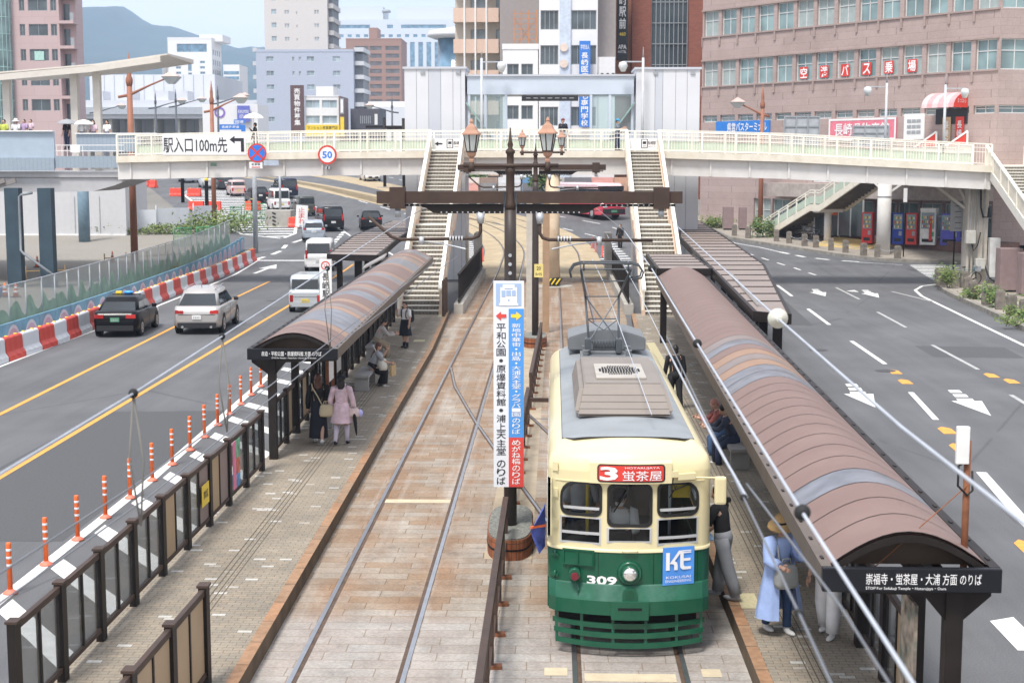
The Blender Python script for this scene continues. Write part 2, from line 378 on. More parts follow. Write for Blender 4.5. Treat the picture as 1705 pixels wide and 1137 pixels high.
def cmix(fac,a,b_,mode='MIX'):
 x=N.new('ShaderNodeMix');x.data_type='RGBA';x.blend_type=mode
 for i,s in((0,fac),(6,a),(7,b_)):
  if hasattr(s,'is_linked'):L.new(s,x.inputs[i])
  else:x.inputs[i].default_value=s
 return x.outputs[2]
sep=N.new('ShaderNodeSeparateXYZ');L.new(co.outputs['Object'],sep.inputs[0])
def absd(c):
 a=N.new('ShaderNodeMath');a.operation='SUBTRACT';L.new(sep.outputs[0],a.inputs[0]);a.inputs[1].default_value=c
 d=N.new('ShaderNodeMath');d.operation='ABSOLUTE';L.new(a.outputs[0],d.inputs[0]);return d.outputs[0]
mn=absd(-3.35)
for c in(-1.92,.3,1.74):
 q=N.new('ShaderNodeMath');q.operation='MINIMUM';L.new(mn,q.inputs[0]);L.new(absd(c),q.inputs[1]);mn=q.outputs[0]
rustf=mul(mr(mn,.02,.75,1,0),mr(nz(.8,6,.7),.38,.64,.15,.9))
far=mul(mr(sep.outputs[1],30,60,.0,.5),mr(nz(.6,5,.6),.35,.6,.2,1))
col=cmix(far,k.outputs['Color'],(.27,.16,.09,1))
col=cmix(rustf,col,(.235,.125,.06,1))
near=mr(sep.outputs[1],20.5,21.2,.6,0)
col=cmix(near,col,(.37,.36,.35,1))
g=mul(mr(nz(22,6,.75),.28,.72,.7,1.25),mr(nz(1.3,7,.7),.3,.7,.74,1.2))
wx=N.new('ShaderNodeMapping');wx.inputs['Scale'].default_value=(1,.05,1);L.new(co.outputs['Object'],wx.inputs[0])
streak=mr(nz(2.2,5,.6,wx.outputs[0]),.5,.66,0,.6)
col=cmix(streak,col,(.42,.39,.35,1))
blot=mr(nz(.55,8,.7),.6,.72,0,.65)
col=cmix(blot,col,(.13,.12,.11,1))
x=N.new('ShaderNodeMix');x.data_type='RGBA';x.blend_type='MULTIPLY';x.inputs[0].default_value=1;L.new(col,x.inputs[6]);L.new(g,x.inputs[7])
mo=cmix(mr(k.outputs['Fac'],0,1,0,.6),x.outputs[2],(.2,.13,.075,1))
L.new(mo,b.inputs['Base Color']);b.inputs['Roughness'].default_value=.8
bp=N.new('ShaderNodeBump');bp.inputs['Strength'].default_value=.4;bp.inputs['Distance'].default_value=.012;bp.invert=True;L.new(k.outputs['Fac'],bp.inputs['Height']);L.new(bp.outputs[0],b.inputs['Normal'])
def arcpath(x,y0,rad,th,straight,n=18):
 p=[(x,y0)]
 for i in range(1,n+1):
  a=R(th)*i/n;p.append((x-rad*(1-math.cos(a)),y0+rad*math.sin(a)))
 p.append((p[-1][0]-math.sin(R(th))*straight,p[-1][1]+math.cos(R(th))*straight));return p
LT=[(-2.635,3)]+[(-2.635,y)for y in range(10,98,8)]+arcpath(-2.635,98,75,27,90)
RT=[(1.02,3)]+[(1.02,y)for y in range(10,98,8)]+arcpath(1.02,98,78,22,95)
def offs(path,d):
 out=[]
 for i,p in enumerate(path):
  a,b_=path[max(i-1,0)],path[min(i+1,len(path)-1)];t_=Vector((b_[0]-a[0],b_[1]-a[1])).normalized();out.append((p[0]+t_.y*d,p[1]-t_.x*d))
 return out
SAND=pm('track_concrete',(.42,.34,.22),.85,var=.14,scale=1.5,bump=.2,stain=.45,stain_col=(.28,.19,.11),sscale=.6)
sheet('track_bed',[(-3.95,2),(2.7,2),(2.55,22),(2.6,50),(3.1,62),(3.4,84),(-4.7,84),(-4.45,62),(-4.2,50),(-3.95,18)],.012,SLAB)
lt2,rt2=[p for p in LT if p[1]>84],[p for p in RT if p[1]>84]
sheet('curved_track_bed',[(-4.6,84.02),(3.3,84.02)]+offs(rt2,2.0)[1:]+[p for p in offs(rt2,-1.85)[::-1]if p[1]>118]+[p for p in offs(lt2,1.7)[::-1]if p[1]>121]+offs(lt2,-2.0)[::-1],.010,SAND)
STEEL=pm('polished_rail',(.4,.41,.43),.28,metal=.85,var=.12,scale=3)
RAILSIDE=pm('rusty_rail',(.1,.065,.045),.7,var=.3,scale=5)
def rail(path,off,label):
 P=offs(path,off)
 mb=MB();
 pr=[]
 for i,p in enumerate(P):
  a,b_=P[max(i-1,0)],P[min(i+1,len(P)-1)];d=Vector((b_[0]-a[0],b_[1]-a[1])).normalized();n_=Vector((d.y,-d.x));s_=1 if off>0 else-1;z=hz(p[1])
  pr.append([(p[0]+n_.x*s_*u,p[1]+n_.y*s_*u,z+v)for u,v in((-.085,.012),(-.085,.015),(-.03,.016),(-.028,.026),(.035,.026),(.037,.012))])
 mb.m=1;mb.loft(pr,closed=False,caps=False)
 for j in range(len(mb.f)):
  if j%5==3:mb.mi[j]=0
 return tag(mb.build('rail',[STEEL,RAILSIDE]),label,'rail',None,'structure')
for path,nm in((LT,'left'),(RT,'right')):
 rail(path,-.7175,''),rail(path,.7175,'')
def crossover(pts):
 mb=MB();mb.m=1
 for a,b_ in zip(pts,pts[1:]):mb.bar((*a,.018),(*b_,.018),.1,.014)
 mb.m=0
 for a,b_ in zip(pts,pts[1:]):mb.bar((*a,.026),(*b_,.026),.045,.012)
 tag(mb.build('crossover_rail',[STEEL,RAILSIDE]),kind='structure')
crossover([(-3.3,47),(-2.9,43),(-2.0,37.2),(-.9,31),(.2,25),(.3,24)]);crossover([(-1.95,47.5),(-1.2,41),(.1,34.5),(1.7,27)])
PALE=pm('pale_slab',(.55,.47,.33),.8,var=.1,scale=4,stain=.3,stain_col=(.38,.28,.18),sscale=3)
sheets('track_marking',[[(a,y),(b_,y),(b_,y+.3),(a,y+.3)]for a,b_,y in((-3.28,-2.0,28.05),(.42,1.6,18.2),(-.1,.2,18.4),(1.95,2.2,18.4),(.1,.2,40),(-3.2,-2.0,62),(-1.85,-.9,62),(-4,-3.45,62))],.017,PALE)
CENT=pm('centre_strip_concrete',(.4,.33,.24),.85,var=.15,scale=2,stain=.45,stain_col=(.25,.17,.1),bump=.15)
sheet('centre_strip',[(-1.15,24),(-.35,24),(-.25,60),(-1.05,60)],.016,CENT)
PAVE=None
m,t,b=nodes('platform_paving');N,L=t.nodes,t.links;PAVE=m
co=N.new('ShaderNodeTexCoord')
def brick(bw,bh,c1,c2,cm,mo=.006,bias=0,off=.5,vec=None):
 k=N.new('ShaderNodeTexBrick');k.offset=off;L.new(vec or co.outputs['Object'],k.inputs['Vector']);k.inputs['Scale'].default_value=1
 k.inputs['Mortar Size'].default_value=mo;k.inputs['Brick Width'].default_value=bw;k.inputs['Row Height'].default_value=bh;k.inputs['Bias'].default_value=bias
 k.inputs['Color1'].default_value=(*c1,1);k.inputs['Color2'].default_value=(*c2,1);k.inputs['Mortar'].default_value=(*cm,1);return k
k1=brick(.21,.105,(.25,.22,.175),(.31,.255,.19),(.14,.12,.09));k2=brick(.21,.105,(0,0,0),(1,1,1),(0,0,0),bias=-.25)
wh=mr(k2.outputs['Color'],.7,.72,0,.85)
wn_=N.new('ShaderNodeTexWhiteNoise');
col=cmix(wh,k1.outputs['Color'],(.52,.51,.48,1))
g=mul(mr(nz(25,4,.6),.25,.75,.8,1.2),mr(nz(.7,6,.65),.3,.7,.75,1.15))
x=N.new('ShaderNodeMix');x.data_type='RGBA';x.blend_type='MULTIPLY';x.inputs[0].default_value=1;L.new(col,x.inputs[6]);L.new(g,x.inputs[7])
L.new(x.outputs[2],b.inputs['Base Color']);b.inputs['Roughness'].default_value=.85
bp=N.new('ShaderNodeBump');bp.inputs['Strength'].default_value=.35;bp.inputs['Distance'].default_value=.008;bp.invert=True;L.new(k1.outputs['Fac'],bp.inputs['Height']);L.new(bp.outputs[0],b.inputs['Normal'])
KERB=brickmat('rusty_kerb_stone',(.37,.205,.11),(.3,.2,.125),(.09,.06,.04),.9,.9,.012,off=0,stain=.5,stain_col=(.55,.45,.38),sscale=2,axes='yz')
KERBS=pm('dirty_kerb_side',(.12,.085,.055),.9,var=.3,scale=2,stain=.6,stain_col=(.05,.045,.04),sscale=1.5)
def platform(name,edge,back,z=.25,side=1):
 n=len(edge);mb=MB();kw=.16
 e2=[(p[0]-side*kw,p[1])for p in edge]
 for a,b_,c,d in zip(e2,e2[1:],back,back[1:]):mb.quad((*c,z),(*a,z),(*b_,z),(*d,z))
 mb.m=1
 for a,b_,c,d in zip(edge,edge[1:],e2,e2[1:]):
  mb.quad((*a,z+.012),(*b_,z+.012),(*d,z+.012),(*c,z+.012));
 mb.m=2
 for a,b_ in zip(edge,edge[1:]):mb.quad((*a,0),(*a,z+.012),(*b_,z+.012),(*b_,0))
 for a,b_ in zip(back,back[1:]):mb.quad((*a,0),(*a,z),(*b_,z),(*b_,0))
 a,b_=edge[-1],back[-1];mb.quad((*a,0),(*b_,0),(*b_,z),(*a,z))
 return tag(mb.build(name,[PAVE,KERB,KERBS]),kind='structure')
platform('left_platform',[(-3.75,3),(-3.86,18),(-4.0,33),(-4.14,50),(-4.45,62),(-4.5,63)],[(-6.3,3),(-6.25,18),(-6.2,33),(-6.45,50),(-6.75,62),(-6.8,63)])
platform('right_platform',[(2.62,3),(2.56,18),(2.56,30),(2.7,40),(3.0,52),(3.3,62)],[(4.3,3),(4.5,18),(4.75,30),(5.1,40),(5.5,52),(6.0,62)],side=-1)
TACT=pm('tactile_paving',(.3,.24,.15),.85,var=.2,scale=5,stain=.3);GROOVE=pm('groove',(.1,.085,.065),.9)
def tactile(x0,x1,ya,yb):
 mb=MB()
 for i in range(4):
  o=-.13+.085*i;mb.add([(x0+o-.008,ya,.2535),(x0+o+.008,ya,.2535),(x1+o+.008,yb,.2535),(x1+o-.008,yb,.2535)],[(0,1,2,3)])
 tag(mb.build('tactile_groove',GROOVE),kind='structure')
tactile(-4.95,-5.2,8,61);tactile(3.3,3.45,8,40)
TACY=pm('pale_tactile_tile',(.5,.45,.28),.8,var=.12,scale=20,bump=.4)
mb=MB()
for x0,x1,y0,y1 in((2.66,3.0,20.6,21.35),(2.64,2.95,25.6,26.3),(-5.0,-4.6,52,52.6),(-4.8,-4.55,60.4,61.6),(3.3,3.6,41,52)):mb.add([(x0,y0,.2545),(x1,y0,.2545),(x1,y1,.2545),(x0,y1,.2545)],[(0,1,2,3)])
tag(mb.build('tactile_tiles',TACY),kind='structure')
# painted markings
W_=[]
W_.append(strip([(-8.35,10),(-8.42,30),(-8.85,45),(-9.6,62)],.2))
for i in range(22):
 y=14.6+i*2.32;x0=-8.22-max(0,y-33)*.036
 W_.append([(x0,y),(-6.35,y-2.6),(-6.35,y-3.25),(x0,y-.62)])
W_.append(strip([(-17.75,8),(-18.0,46),(-18.25,65),(-18.75,86),(-19.3,96)],.14))
W_+=[strip([(-19.2,95.4),(-9.6,95.4)],.5)]
W_+=dashes([(-19.6,95.5),(-18.9,101),(-19.3,106),(-18.3,112)],.3,2.3,1.7)
W_+=dashes([(-15.0,98),(-16.0,106),(-16.4,115),(-18.4,122)],.35,.9,.7)
W_+=[strip([(-10.5,98),(-12.2,104)],.15),strip([(-15.5,112),(-17.8,120)],.15),strip([(-21,134),(-24.5,142)],.15),strip([(-12.5,115),(-14,121)],.15)]
W_+=[strip([(-39.0,153.4),(-31.7,133.1),(-27.9,122.3),(-24,113),(-20.5,110.2)],.25),strip([(-20.3,110.6),(-20.0,113.5),(-21,119.9),(-27.4,139.3),(-36.8,166)],.25)]
def lerp(pts,y):
 for a,b_ in zip(pts,pts[1:]):
  if min(a[1],b_[1])<=y<=max(a[1],b_[1]):return a[0]+(b_[0]-a[0])*(y-a[1])/(b_[1]-a[1])
 return pts[-1][0]
for i in range(26):
 y=111.4+i*1.75;a=lerp([(-20.5,110.2),(-24,113),(-27.9,122.3),(-31.7,133.1),(-39,153.4)],y);c=lerp([(-20.0,110),(-20,113.5),(-21,119.9),(-27.4,139.3),(-36.8,166)],y)
 if a<c:W_.append(strip([(a+.2,y),(c-.2,y+.35)],.6))
W_+=[strip([(-17.75,86.8),(-17.6,90)],.22),[(-18.15,90),(-17.05,90),(-17.55,92.8)]]
W_+=dashes([(-9.2,121),(-14.5,133),(-22,150),(-33,178)],.15,3,4)
W_+=dashes([(-8,140),(-15,165),(-24,195)],.15,3,4);W_+=dashes([(-4,138),(-10,165),(-18,195)],.15,3,4)
for i in range(9):W_.append(strip([(-6.6-i*.25,97.5+i*1.25),(-5.0-i*.12,97.9+i*1.25)],.45))
for i in range(11):W_.append(strip([(2.7+.12*i,92+i*1.6),(5.4-.1*i,92.4+i*1.6)],.5))
W_+=dashes([(3.2,112),(-2,124),(-9,134)],.15,2,2.2);W_+=dashes([(8.8,104),(4,121),(-4,136)],.15,3,3)
W_+=[[(7.5,51),(7.9,50.8),(7.75,44),(7.35,45)],strip([(9.2,31.3),(8.75,27),(8.5,24)],.22)]
W_+=[strip(p,.16)for p in([(11.55,66.8),(11.3,60.2)],[(11.1,54.7),(10.95,48.4)],[(10.35,42.4),(9.9,37.8)],[(12.1,79.7),(11.85,73.2)])]
W_+=[[(6.35,20.9),(6.75,21.1),(6.75,19.6),(6.35,19.6)]]
W_.append(strip([(16.75,40),(17.1,53.6),(17.45,59.5),(17.9,66.8),(18.3,73.4),(18.8,76.8),(19.8,79.4),(21.2,81)],.16))
W_.append(strip([(12.6,112),(13.2,107.5),(14.6,104.8),(15.6,101.6)],.14));W_+=dashes([(15.6,101.6),(16.7,98.4),(18.2,96.3),(19.7,95.2)],.3,1.2,1.0)
W_.append(strip([(19.5,95),(22,93.3)],.14));W_+=dashes([(13.2,101),(13.9,97),(14.9,91),(15.6,84)],.14,1.5,1.8)
for i in range(11):y=83.2+i*.95;W_.append([(21.4+i*.1,y),(29.5,y),(29.5,y+.45),(21.4+i*.1,y+.45)])
def rarrow(x,y,l=4.6,bent=0):
 out=[[(x-.4,y+.2*l),(x+.45,y+.2*l),(x+.0,y-.36*l)]]
 out.append([(x-.2,y+.2*l+.004),(x+.25,y+.2*l+.004),(x+.3,y+.3*l),(x-.15,y+.3*l)])
 out.append([(x-.1,y+.36*l),(x+.28,y+.36*l),(x+.33,y+.48*l),(x-.05,y+.48*l)]);out.append([(x-.02,y+.54*l),(x+.32,y+.54*l),(x+.36,y+.66*l),(x+.02,y+.66*l)])
 if bent:out.append([(x-.9,y+.52*l),(x-.35,y+.66*l),(x-.35,y+.38*l)])
 return out
W_+=rarrow(8.75,41.2,4.2)+rarrow(11.5,40.0,4.3)+rarrow(13.5,74.6,4.0)+rarrow(16.0,74,4.2,1)
sheets('white_road_markings',W_,.006,WHITEM)
sheets('worn_road_markings',[strip(p,.14)for p in([(15.0,78.4),(14.85,71.6)],[(14.4,65.5),(14.2,59.3)],[(13.8,53.6),(13.65,47.2)],[(13.1,42),(12.9,38)],[(17.4,76),(18.1,70.5)])]+dashes([(-8.2,66),(-9.5,94)],.12,2,2.5),.006,WORNM)
def olog(x,y):return[(x-.17,y),(x+.17,y),(x+.2,y+.75),(x+.02,y+1.0),(x-.14,y+.75)]
Y_=[strip([(-11.25,8),(-11.67,30.2),(-11.95,48),(-12.25,67),(-12.6,79),(-12.7,93)],.15),strip([(-14.1,8),(-14.6,38),(-15.3,58.5),(-15.55,70)],.15)]
Y_+=dashes([(-15.6,71),(-15.8,79.3),(-16,91.5)],.15,10.5,2)
Y_+=[olog(x,y)for x,y in((10.82,46.1),(10.65,44.0),(9.75,35.8),(9.45,33.6),(13.65,45.4),(13.9,44.2),(8.2,24.6))]
sheets('orange_road_markings',Y_,.006,YELM)
MANH=pm('manhole_iron',(.07,.07,.072),.7,var=.25,scale=12)
mb=MB()
for x,y in((-17.1,37.5),(-17.3,35.6),(10.6,46.8),(13.6,96),(9.4,52),(21.8,90),(-13.5,70)):
 n=18;mb.add([(x+.33*math.cos(2*math.pi*i/n),y+.33*math.sin(2*math.pi*i/n),hz(y)+.007)for i in range(n)],[list(range(n))])
tag(mb.build('manhole_covers',MANH),kind='structure')
PATCH=pm('asphalt_patch',(.085,.087,.09),.85,var=.2,scale=30,bump=.2)
sheets('asphalt_patch',[[(-12.1,25),(-8.6,25),(-8.6,38.7),(-12.0,38.4)],[(7.6,60),(10.6,60),(11.4,76),(7.9,76)],[(13,50.2),(16,50),(16.2,53),(13.1,53.3)]],.003,PATCH)
GRAV=pm('gravel',(.27,.25,.22),.95,var=.25,scale=14,bump=.5,stain=.5,stain_col=(.22,.2,.16),sscale=.25)
sheet('gravel_lot',[(-19.9,-5),(-20.2,60),(-21.6,80),(-23.0,103),(-26.5,121),(-38,118),(-95,118),(-95,-5)],.004,GRAV)
PVR=brickmat('pavement_tiles',(.38,.34,.29),(.33,.29,.25),(.2,.18,.15),.3,.3,.006,stain=.5,stain_col=(.6,.56,.5),sscale=.5)
KSTONE=pm('kerb_stone',(.27,.25,.22),.9,var=.22,scale=3,bump=.3,stain=.5,stain_col=(.12,.12,.09),sscale=2)
def pavement(name,edge,back,z=.14):
 mb=MB();
 def sub(ps,n=24):
  L_=[0]
  for a,b_ in zip(ps,ps[1:]):L_.append(L_[-1]+math.dist(a,b_))
  out=[]
  for i in range(n+1):
   s_=L_[-1]*i/n
   for j in range(len(ps)-1):
    if s_<=L_[j+1]+1e-6:t_=(s_-L_[j])/(L_[j+1]-L_[j]);out.append((ps[j][0]+(ps[j+1][0]-ps[j][0])*t_,ps[j][1]+(ps[j+1][1]-ps[j][1])*t_));break
  return out
 E,B=sub(edge),sub(back);I=[(e[0]+(q[0]-e[0])*.25/max(.3,math.dist(e,q)),e[1]+(q[1]-e[1])*.25/max(.3,math.dist(e,q)))for e,q in zip(E,B)]
 H=lambda p,d=0:(p[0],p[1],hz(p[1])+d)
 for a,b_,c,d in zip(I,I[1:],B,B[1:]):mb.quad(H(a,z),H(c,z),H(d,z),H(b_,z))
 mb.m=1
 for a,b_,c,d in zip(E,E[1:],I,I[1:]):mb.quad(H(a,z+.06),H(c,z+.06),H(d,z+.06),H(b_,z+.06));mb.quad(H(a),H(a,z+.06),H(b_,z+.06),H(b_));mb.quad(H(c,z),H(c,z+.06),H(d,z+.06),H(d,z))
 return tag(mb.build(name,[PVR,KSTONE]),kind='structure')
pavement('near_pavement',[(17.6,20),(18.0,48),(18.5,58),(19.1,65.5),(19.7,74.5),(20.4,78.5),(22.3,81.2),(30,81.6)],[(40,20),(40,48),(40,58),(40,65),(40,70),(40,74),(40,78),(40,81)])
pavement('far_pavement',[(11.6,125),(13.0,110.3),(14.8,106.8),(17.2,102.6),(19.4,98),(21.8,94.9),(27,94.4),(40,94.2)],[(13,128),(16,124),(22,118),(26,114),(30,111),(34,108),(38,106),(42,104)])
# footbridge, stairs, lifts
BARS=pm('bridge_railing_paint',(.8,.77,.68),.5,var=.05,stain=.25,stain_col=(.55,.42,.28),sscale=2.5)
GREENP=pm('pale_green_panel',(.46,.54,.44),.5,var=.06)
GIRD=pm('bridge_girder_paint',(.68,.66,.63),.55,var=.05,scale=1.2,stain=.3,stain_col=(.5,.42,.32),sscale=1)
TREAD=pm('stair_nosing',(.66,.64,.58),.7,var=.12,stain=.3)
RISER=brickmat('stair_riser_tiles',(.21,.185,.15),(.26,.23,.19),(.03,.03,.03),.15,.09,.012,axes='xz',off=0)
CREAMS=pm('stair_side_paint',(.66,.48,.36),.6,var=.08,scale=2,stain=.5,stain_col=(.72,.66,.55),sscale=1)
DKZ=[(-23.2,6.93),(-13,7.13),(-5.5,7.2),(4.5,7.2),(12,6.98),(22.9,6.42)]
def dz_(x):
 for a,b in zip(DKZ,DKZ[1:]):
  if x<=b[0]:return a[1]+(b[1]-a[1])*(x-a[0])/(b[0]-a[0])
 return DKZ[-1][1]
YB0,YB1=78.0,81.8
br=thing('footbridge','long cream footbridge with green railing panels crossing above the tram tracks','footbridge',(0,80,0))
def along(z0,z1,y0,y1):
 mb=MB();rings=[[(x,y0,d+z0),(x,y1,d+z0),(x,y1,d+z1),(x,y0,d+z1)]for x,d in DKZ];return mb.loft(rings)
along(-.36,0,YB0,YB1).build('deck',CREAM,br,True)
along(-1.25,-.36,YB0+.25,YB0+.7).build('girder',GIRD,br,True);along(-1.25,-.36,YB1-.7,YB1-.25).build('girder',GIRD,br,True)
along(-.362,-.34,YB0+.7,YB1-.7).build('underside',GIRD,br,True)
mb=MB()
for x in[-22.5+i*2.05 for i in range(23)]:
 mb.bx(x-.05,x+.05,YB0+.17,YB0+.25,dz_(x)-1.22,dz_(x)-.38)
mb.build('stiffener',GIRD,br,True)['kind']='stuff'
def railing(par,y,gaps,panel):
 segs=[];x=DKZ[0][0]+.05
 for a,b in gaps+[(22.85,99)]:segs.append((x,a));x=b
 rl,ba,pn=MB(),MB(),MB()
 for a,b in segs:
  n=max(1,round((b-a)/1.82));st=(b-a)/n
  for i in range(n+1):
   x=a+st*i;MB().bx(x-.045,x+.045,y-.045,y+.045,dz_(x)-.02,dz_(x)+1.1).build('post',BARS,par,True)
  k=[a]+[p[0]for p in DKZ if a<p[0]<b]+[b]
  for p,q in zip(k,k[1:]):
   for z,t in((1.1,.07),(.9,.035),(.68,.035),(.09,.05)):rl.bar((p,y,dz_(p)+z),(q,y,dz_(q)+z),.06 if z>1 else .03,t)
   if panel:pn.loft([[(e,y+.06,dz_(e)+.06),(e,y+.075,dz_(e)+.06),(e,y+.075,dz_(e)+.6),(e,y+.06,dz_(e)+.6)]for e in(p,q)])
  m=int((b-a)/.15)
  for i in range(m):
   x=a+.15*(i+.5);ba.bar((x,y,dz_(x)+.1),(x,y,dz_(x)+1.08),.016,.016,(0,1,0))
 rl.build('rail',BARS,par,True);ba.build('baluster',BARS,par,True)['kind']='stuff'
 if panel:pn.build('railing_panel',GREENP,par,True)
railing(br,YB0+.08,[(-6.5,-4.7),(3.85,5.5)],False);railing(br,YB1-.14,[],True)
def stair(name,label,xa,xb,y0,z0,y1,z1,sidemat,nst=20):
 t=thing(name,label,'stairs',((xa+xb)/2,y0,z0));ym,zm=(y0+y1)/2,(z0+z1)/2;land=1.4
 fl=[(y0,z0,ym-land/2,zm),(ym+land/2,zm,y1,z1)];tr,ri,un=MB(),MB(),MB()
 for ya,za,yb,zb in fl:
  dy,dz=(yb-ya)/nst,(zb-za)/nst
  for i in range(nst):
   y,z=ya+dy*i,za+dz*i
   ri.bx(xa,xb,y,y+.02,z,z+dz-.045)
   tr.bx(xa,xb,y-.02,y+dy+.015,z+dz-.045,z+dz)
  un.loft([[(x,y,z+d)for x,d in((xa,-.3),(xb,-.3),(xb,-.06),(xa,-.06))]for y,z in((ya,za+.05),(yb,zb))])
 tr.bx(xa,xb,ym-land/2+.016,ym+land/2-.025,zm-.045,zm);un.bx(xa,xb,ym-land/2,ym+land/2,zm-.3,zm-.05)
 tr.build('tread',TREAD,t,True)['kind']='stuff';ri.build('riser',RISER,t,True)['kind']='stuff';un.build('underside',GIRD,t,True)
 path=[(y0,z0),(ym-land/2,zm),(ym+land/2,zm),(y1,z1)]
 for x,s in((xa,-1),(xb,1)):
  st=MB();st.loft([[(x+s*u,y,z+d)for u,d in((0,-.32),(.12,-.32),(.12,.2),(0,.2))]for y,z in path]);st.build('stringer',sidemat,t,True)
  pn=MB();pn.loft([[(x+s*u,y,z+d)for u,d in((.03,.2),(.075,.2),(.075,1.0),(.03,1.0))]for y,z in path]);pn.build('side_panel',sidemat if s>0 else CREAM,t,True)
  hr=MB();hr.loft([[(x+s*u,y,z+d)for u,d in((-.03,1.0),(.13,1.0),(.13,1.09),(-.03,1.09))]for y,z in path]);hr.build('handrail',BARS,t,True)
  for i in range(13):
   y=y0+.1+(y1-y0-.2)*i/12;z=lerp([(p[1],p[0])for p in path],y);MB().bx(x+s*.0-.0,x+s*.0+s*.0+.0001,y,y,z,z)if False else None
   p=MB().bx(min(x+s*.08,x+s*.15),max(x+s*.08,x+s*.15),y-.04,y+.04,z+.15,z+1.0);p.build('post',BARS,t,True)
 return t
STW=pm('white_stair_paint',(.74,.72,.66),.5,var=.05,stain=.35,stain_col=(.6,.45,.3),sscale=1.5)
sl=stair('bridge_stairs','stairs with beige tiled risers rising from the left platform behind the school pupil',-6.42,-4.82,61.5,.25,77.9,7.18,CREAMS)
sr=stair('bridge_stairs','stairs rising to the footbridge behind the pantograph of the tram',3.85,5.45,61.5,.25,77.9,7.18,CREAMS)
sg=stair('bridge_stairs','white stairs coming down from the right end of the footbridge by the concrete pier',22.95,25.4,62.5,.3,79.2,6.4,STW)
ld=thing('bridge_landing','white railed landing at the right end of the footbridge above the concrete pier','landing',(25,85,6))
MB().bx(22.92,32,79.25,104,6.06,6.42).build('deck',CREAM,ld,True);MB().bx(22.95,23.4,79.3,104,5.4,6.06).build('girder',GIRD,ld,True)
rl=MB();ba=MB()
for x0,y0,x1,y1 in((25.9,79.4,32,79.4),(22.98,82,22.98,104),(31.9,79.4,31.9,104),(23.2,103.9,31.9,103.9),(26.4,84,26.4,79.4)):
 for z in(1.1,.68,.1):rl.bar((x0,y0,6.42+z),(x1,y1,6.42+z),.06,.06)
 n=int(math.dist((x0,y0),(x1,y1))/.15)
 for i in range(n+1):
  x,y=x0+(x1-x0)*i/n,y0+(y1-y0)*i/n;ba.bar((x,y,6.42),(x,y,7.5),.03 if i%12 else .09,.03 if i%12 else .09,(0,1,0))
rl.build('rail',BARS,ld,True);ba.build('baluster',BARS,ld,True)['kind']='stuff'
CONCB=pm('pier_concrete',(.5,.46,.4),.8,var=.1,scale=1.5,stain=.45,stain_col=(.33,.29,.22),sscale=.9,bump=.15)
pr=thing('bridge_pier','square concrete pier with pipes and cables under the right end of the footbridge','pier',(22.6,80,0))
MB().rbx(22.1,23.2,79.4,80.5,0,5.5,.06).build('column',CONCB,pr,True)
m_=MB()
for x in(22.25,22.45,22.62,22.95):m_.cyl((x,79.34,.8),(x,79.34,5.4),.04,n=8)
m_.build('conduit',pm('grey_conduit',(.4,.4,.38),.6),pr,True)
m_=MB();m_.tube([(22.7,79.28,5.3),(22.72,79.2,4.2),(22.85,79.2,3.7),(23.1,79.2,3.7),(23.15,79.2,4.2)],.05);m_.tube([(22.75,79.2,2.9),(22.6,79.15,2.2),(22.4,79.15,1.9),(22.3,79.2,2.3)],.035);m_.tube([(22.6,79.2,1.2),(22.5,78.9,.5),(21.7,78.6,.12),(21.5,78.3,.02)],.03);m_.tube([(23,79.2,1.2),(23.2,78.9,.5),(23.8,78.5,.03)],.05);m_.build('cable',RUBBER,pr,True)
for args in((21.95,22.45,79.0,79.35,2.3,3.0),(22.5,23.0,79.0,79.35,.95,1.5)):MB().rbx(*args,.02).build('cable_box',pm('box_grey',(.5,.49,.45),.5),pr,True)
MB().rbx(23.25,23.8,79.1,79.5,.5,2.6,.03).build('cabinet',pm('box_light',(.6,.6,.58),.5),pr,True)
m_=MB();m_.bar((22.3,80,4.0),(20.0,81,5.9),.14,.14);m_.bar((22.4,80,4.0),(21.6,80.5,5.8),.14,.14);m_.build('brace',CONCB,pr,True)
pl=thing('bridge_column','round white column at the kerb in front of the vending machines','column',(21.9,98.5,.34))
MB().cyl((21.9,98.5,.2),(21.9,98.5,6.0),.45,n=24).build('shaft',GIRD,pl,True);MB().cyl((21.9,98.5,4.3),(21.9,98.5,4.38),.47,n=24).build('joint_band',GREYP,pl,True)
m_=MB();m_.bar((21.9,98.5,4.4),(24.2,98.5,6.0),.12,.12);m_.bar((21.9,98.5,4.6),(20.4,99,6.1),.12,.12);m_.build('brace',GIRD,pl,True)
fs=thing('side_stairs','white railed stairs with a dark underside coming down to the pavement with bicycles beneath','stairs',(15.7,112,1))
A=[(0,1.0),(6.7,3.5),(7.9,3.5),(14.4,6.25)];dd_=Vector((2.6,-6.2,0)).normalized();dn_=Vector((.92,.386,0))
def sst(mb,nm,mat):
 mb.v=[tuple(Vector((15.7,112,0))+dd_*p[0]+dn_*p[1]+Vector((0,0,p[2])))for p in mb.v];return mb.build(nm,mat,fs,True)
UND=pm('rusty_stair_underside',(.15,.125,.1),.8,var=.25,scale=1.5,stain=.4)
un,tr=MB(),MB()
for(xa,za),(xb,zb)in zip(A,A[1:]):
 n=max(1,round((zb-za)/.165))
 if zb==za:un.bx(xa,xb,0,2.2,za-.2,za);continue
 for i in range(n):
  x0,x1=xa+(xb-xa)*i/n,xa+(xb-xa)*(i+1)/n;z=za+(zb-za)*(i+1)/n;un.bx(x0,x1+.03,.1,2.1,z-.22,z-.04);tr.bx(x0,x1,.1,2.1,z-.039,z)
sst(un,'underside',UND);sst(tr,'tread',TREAD)['kind']='stuff'
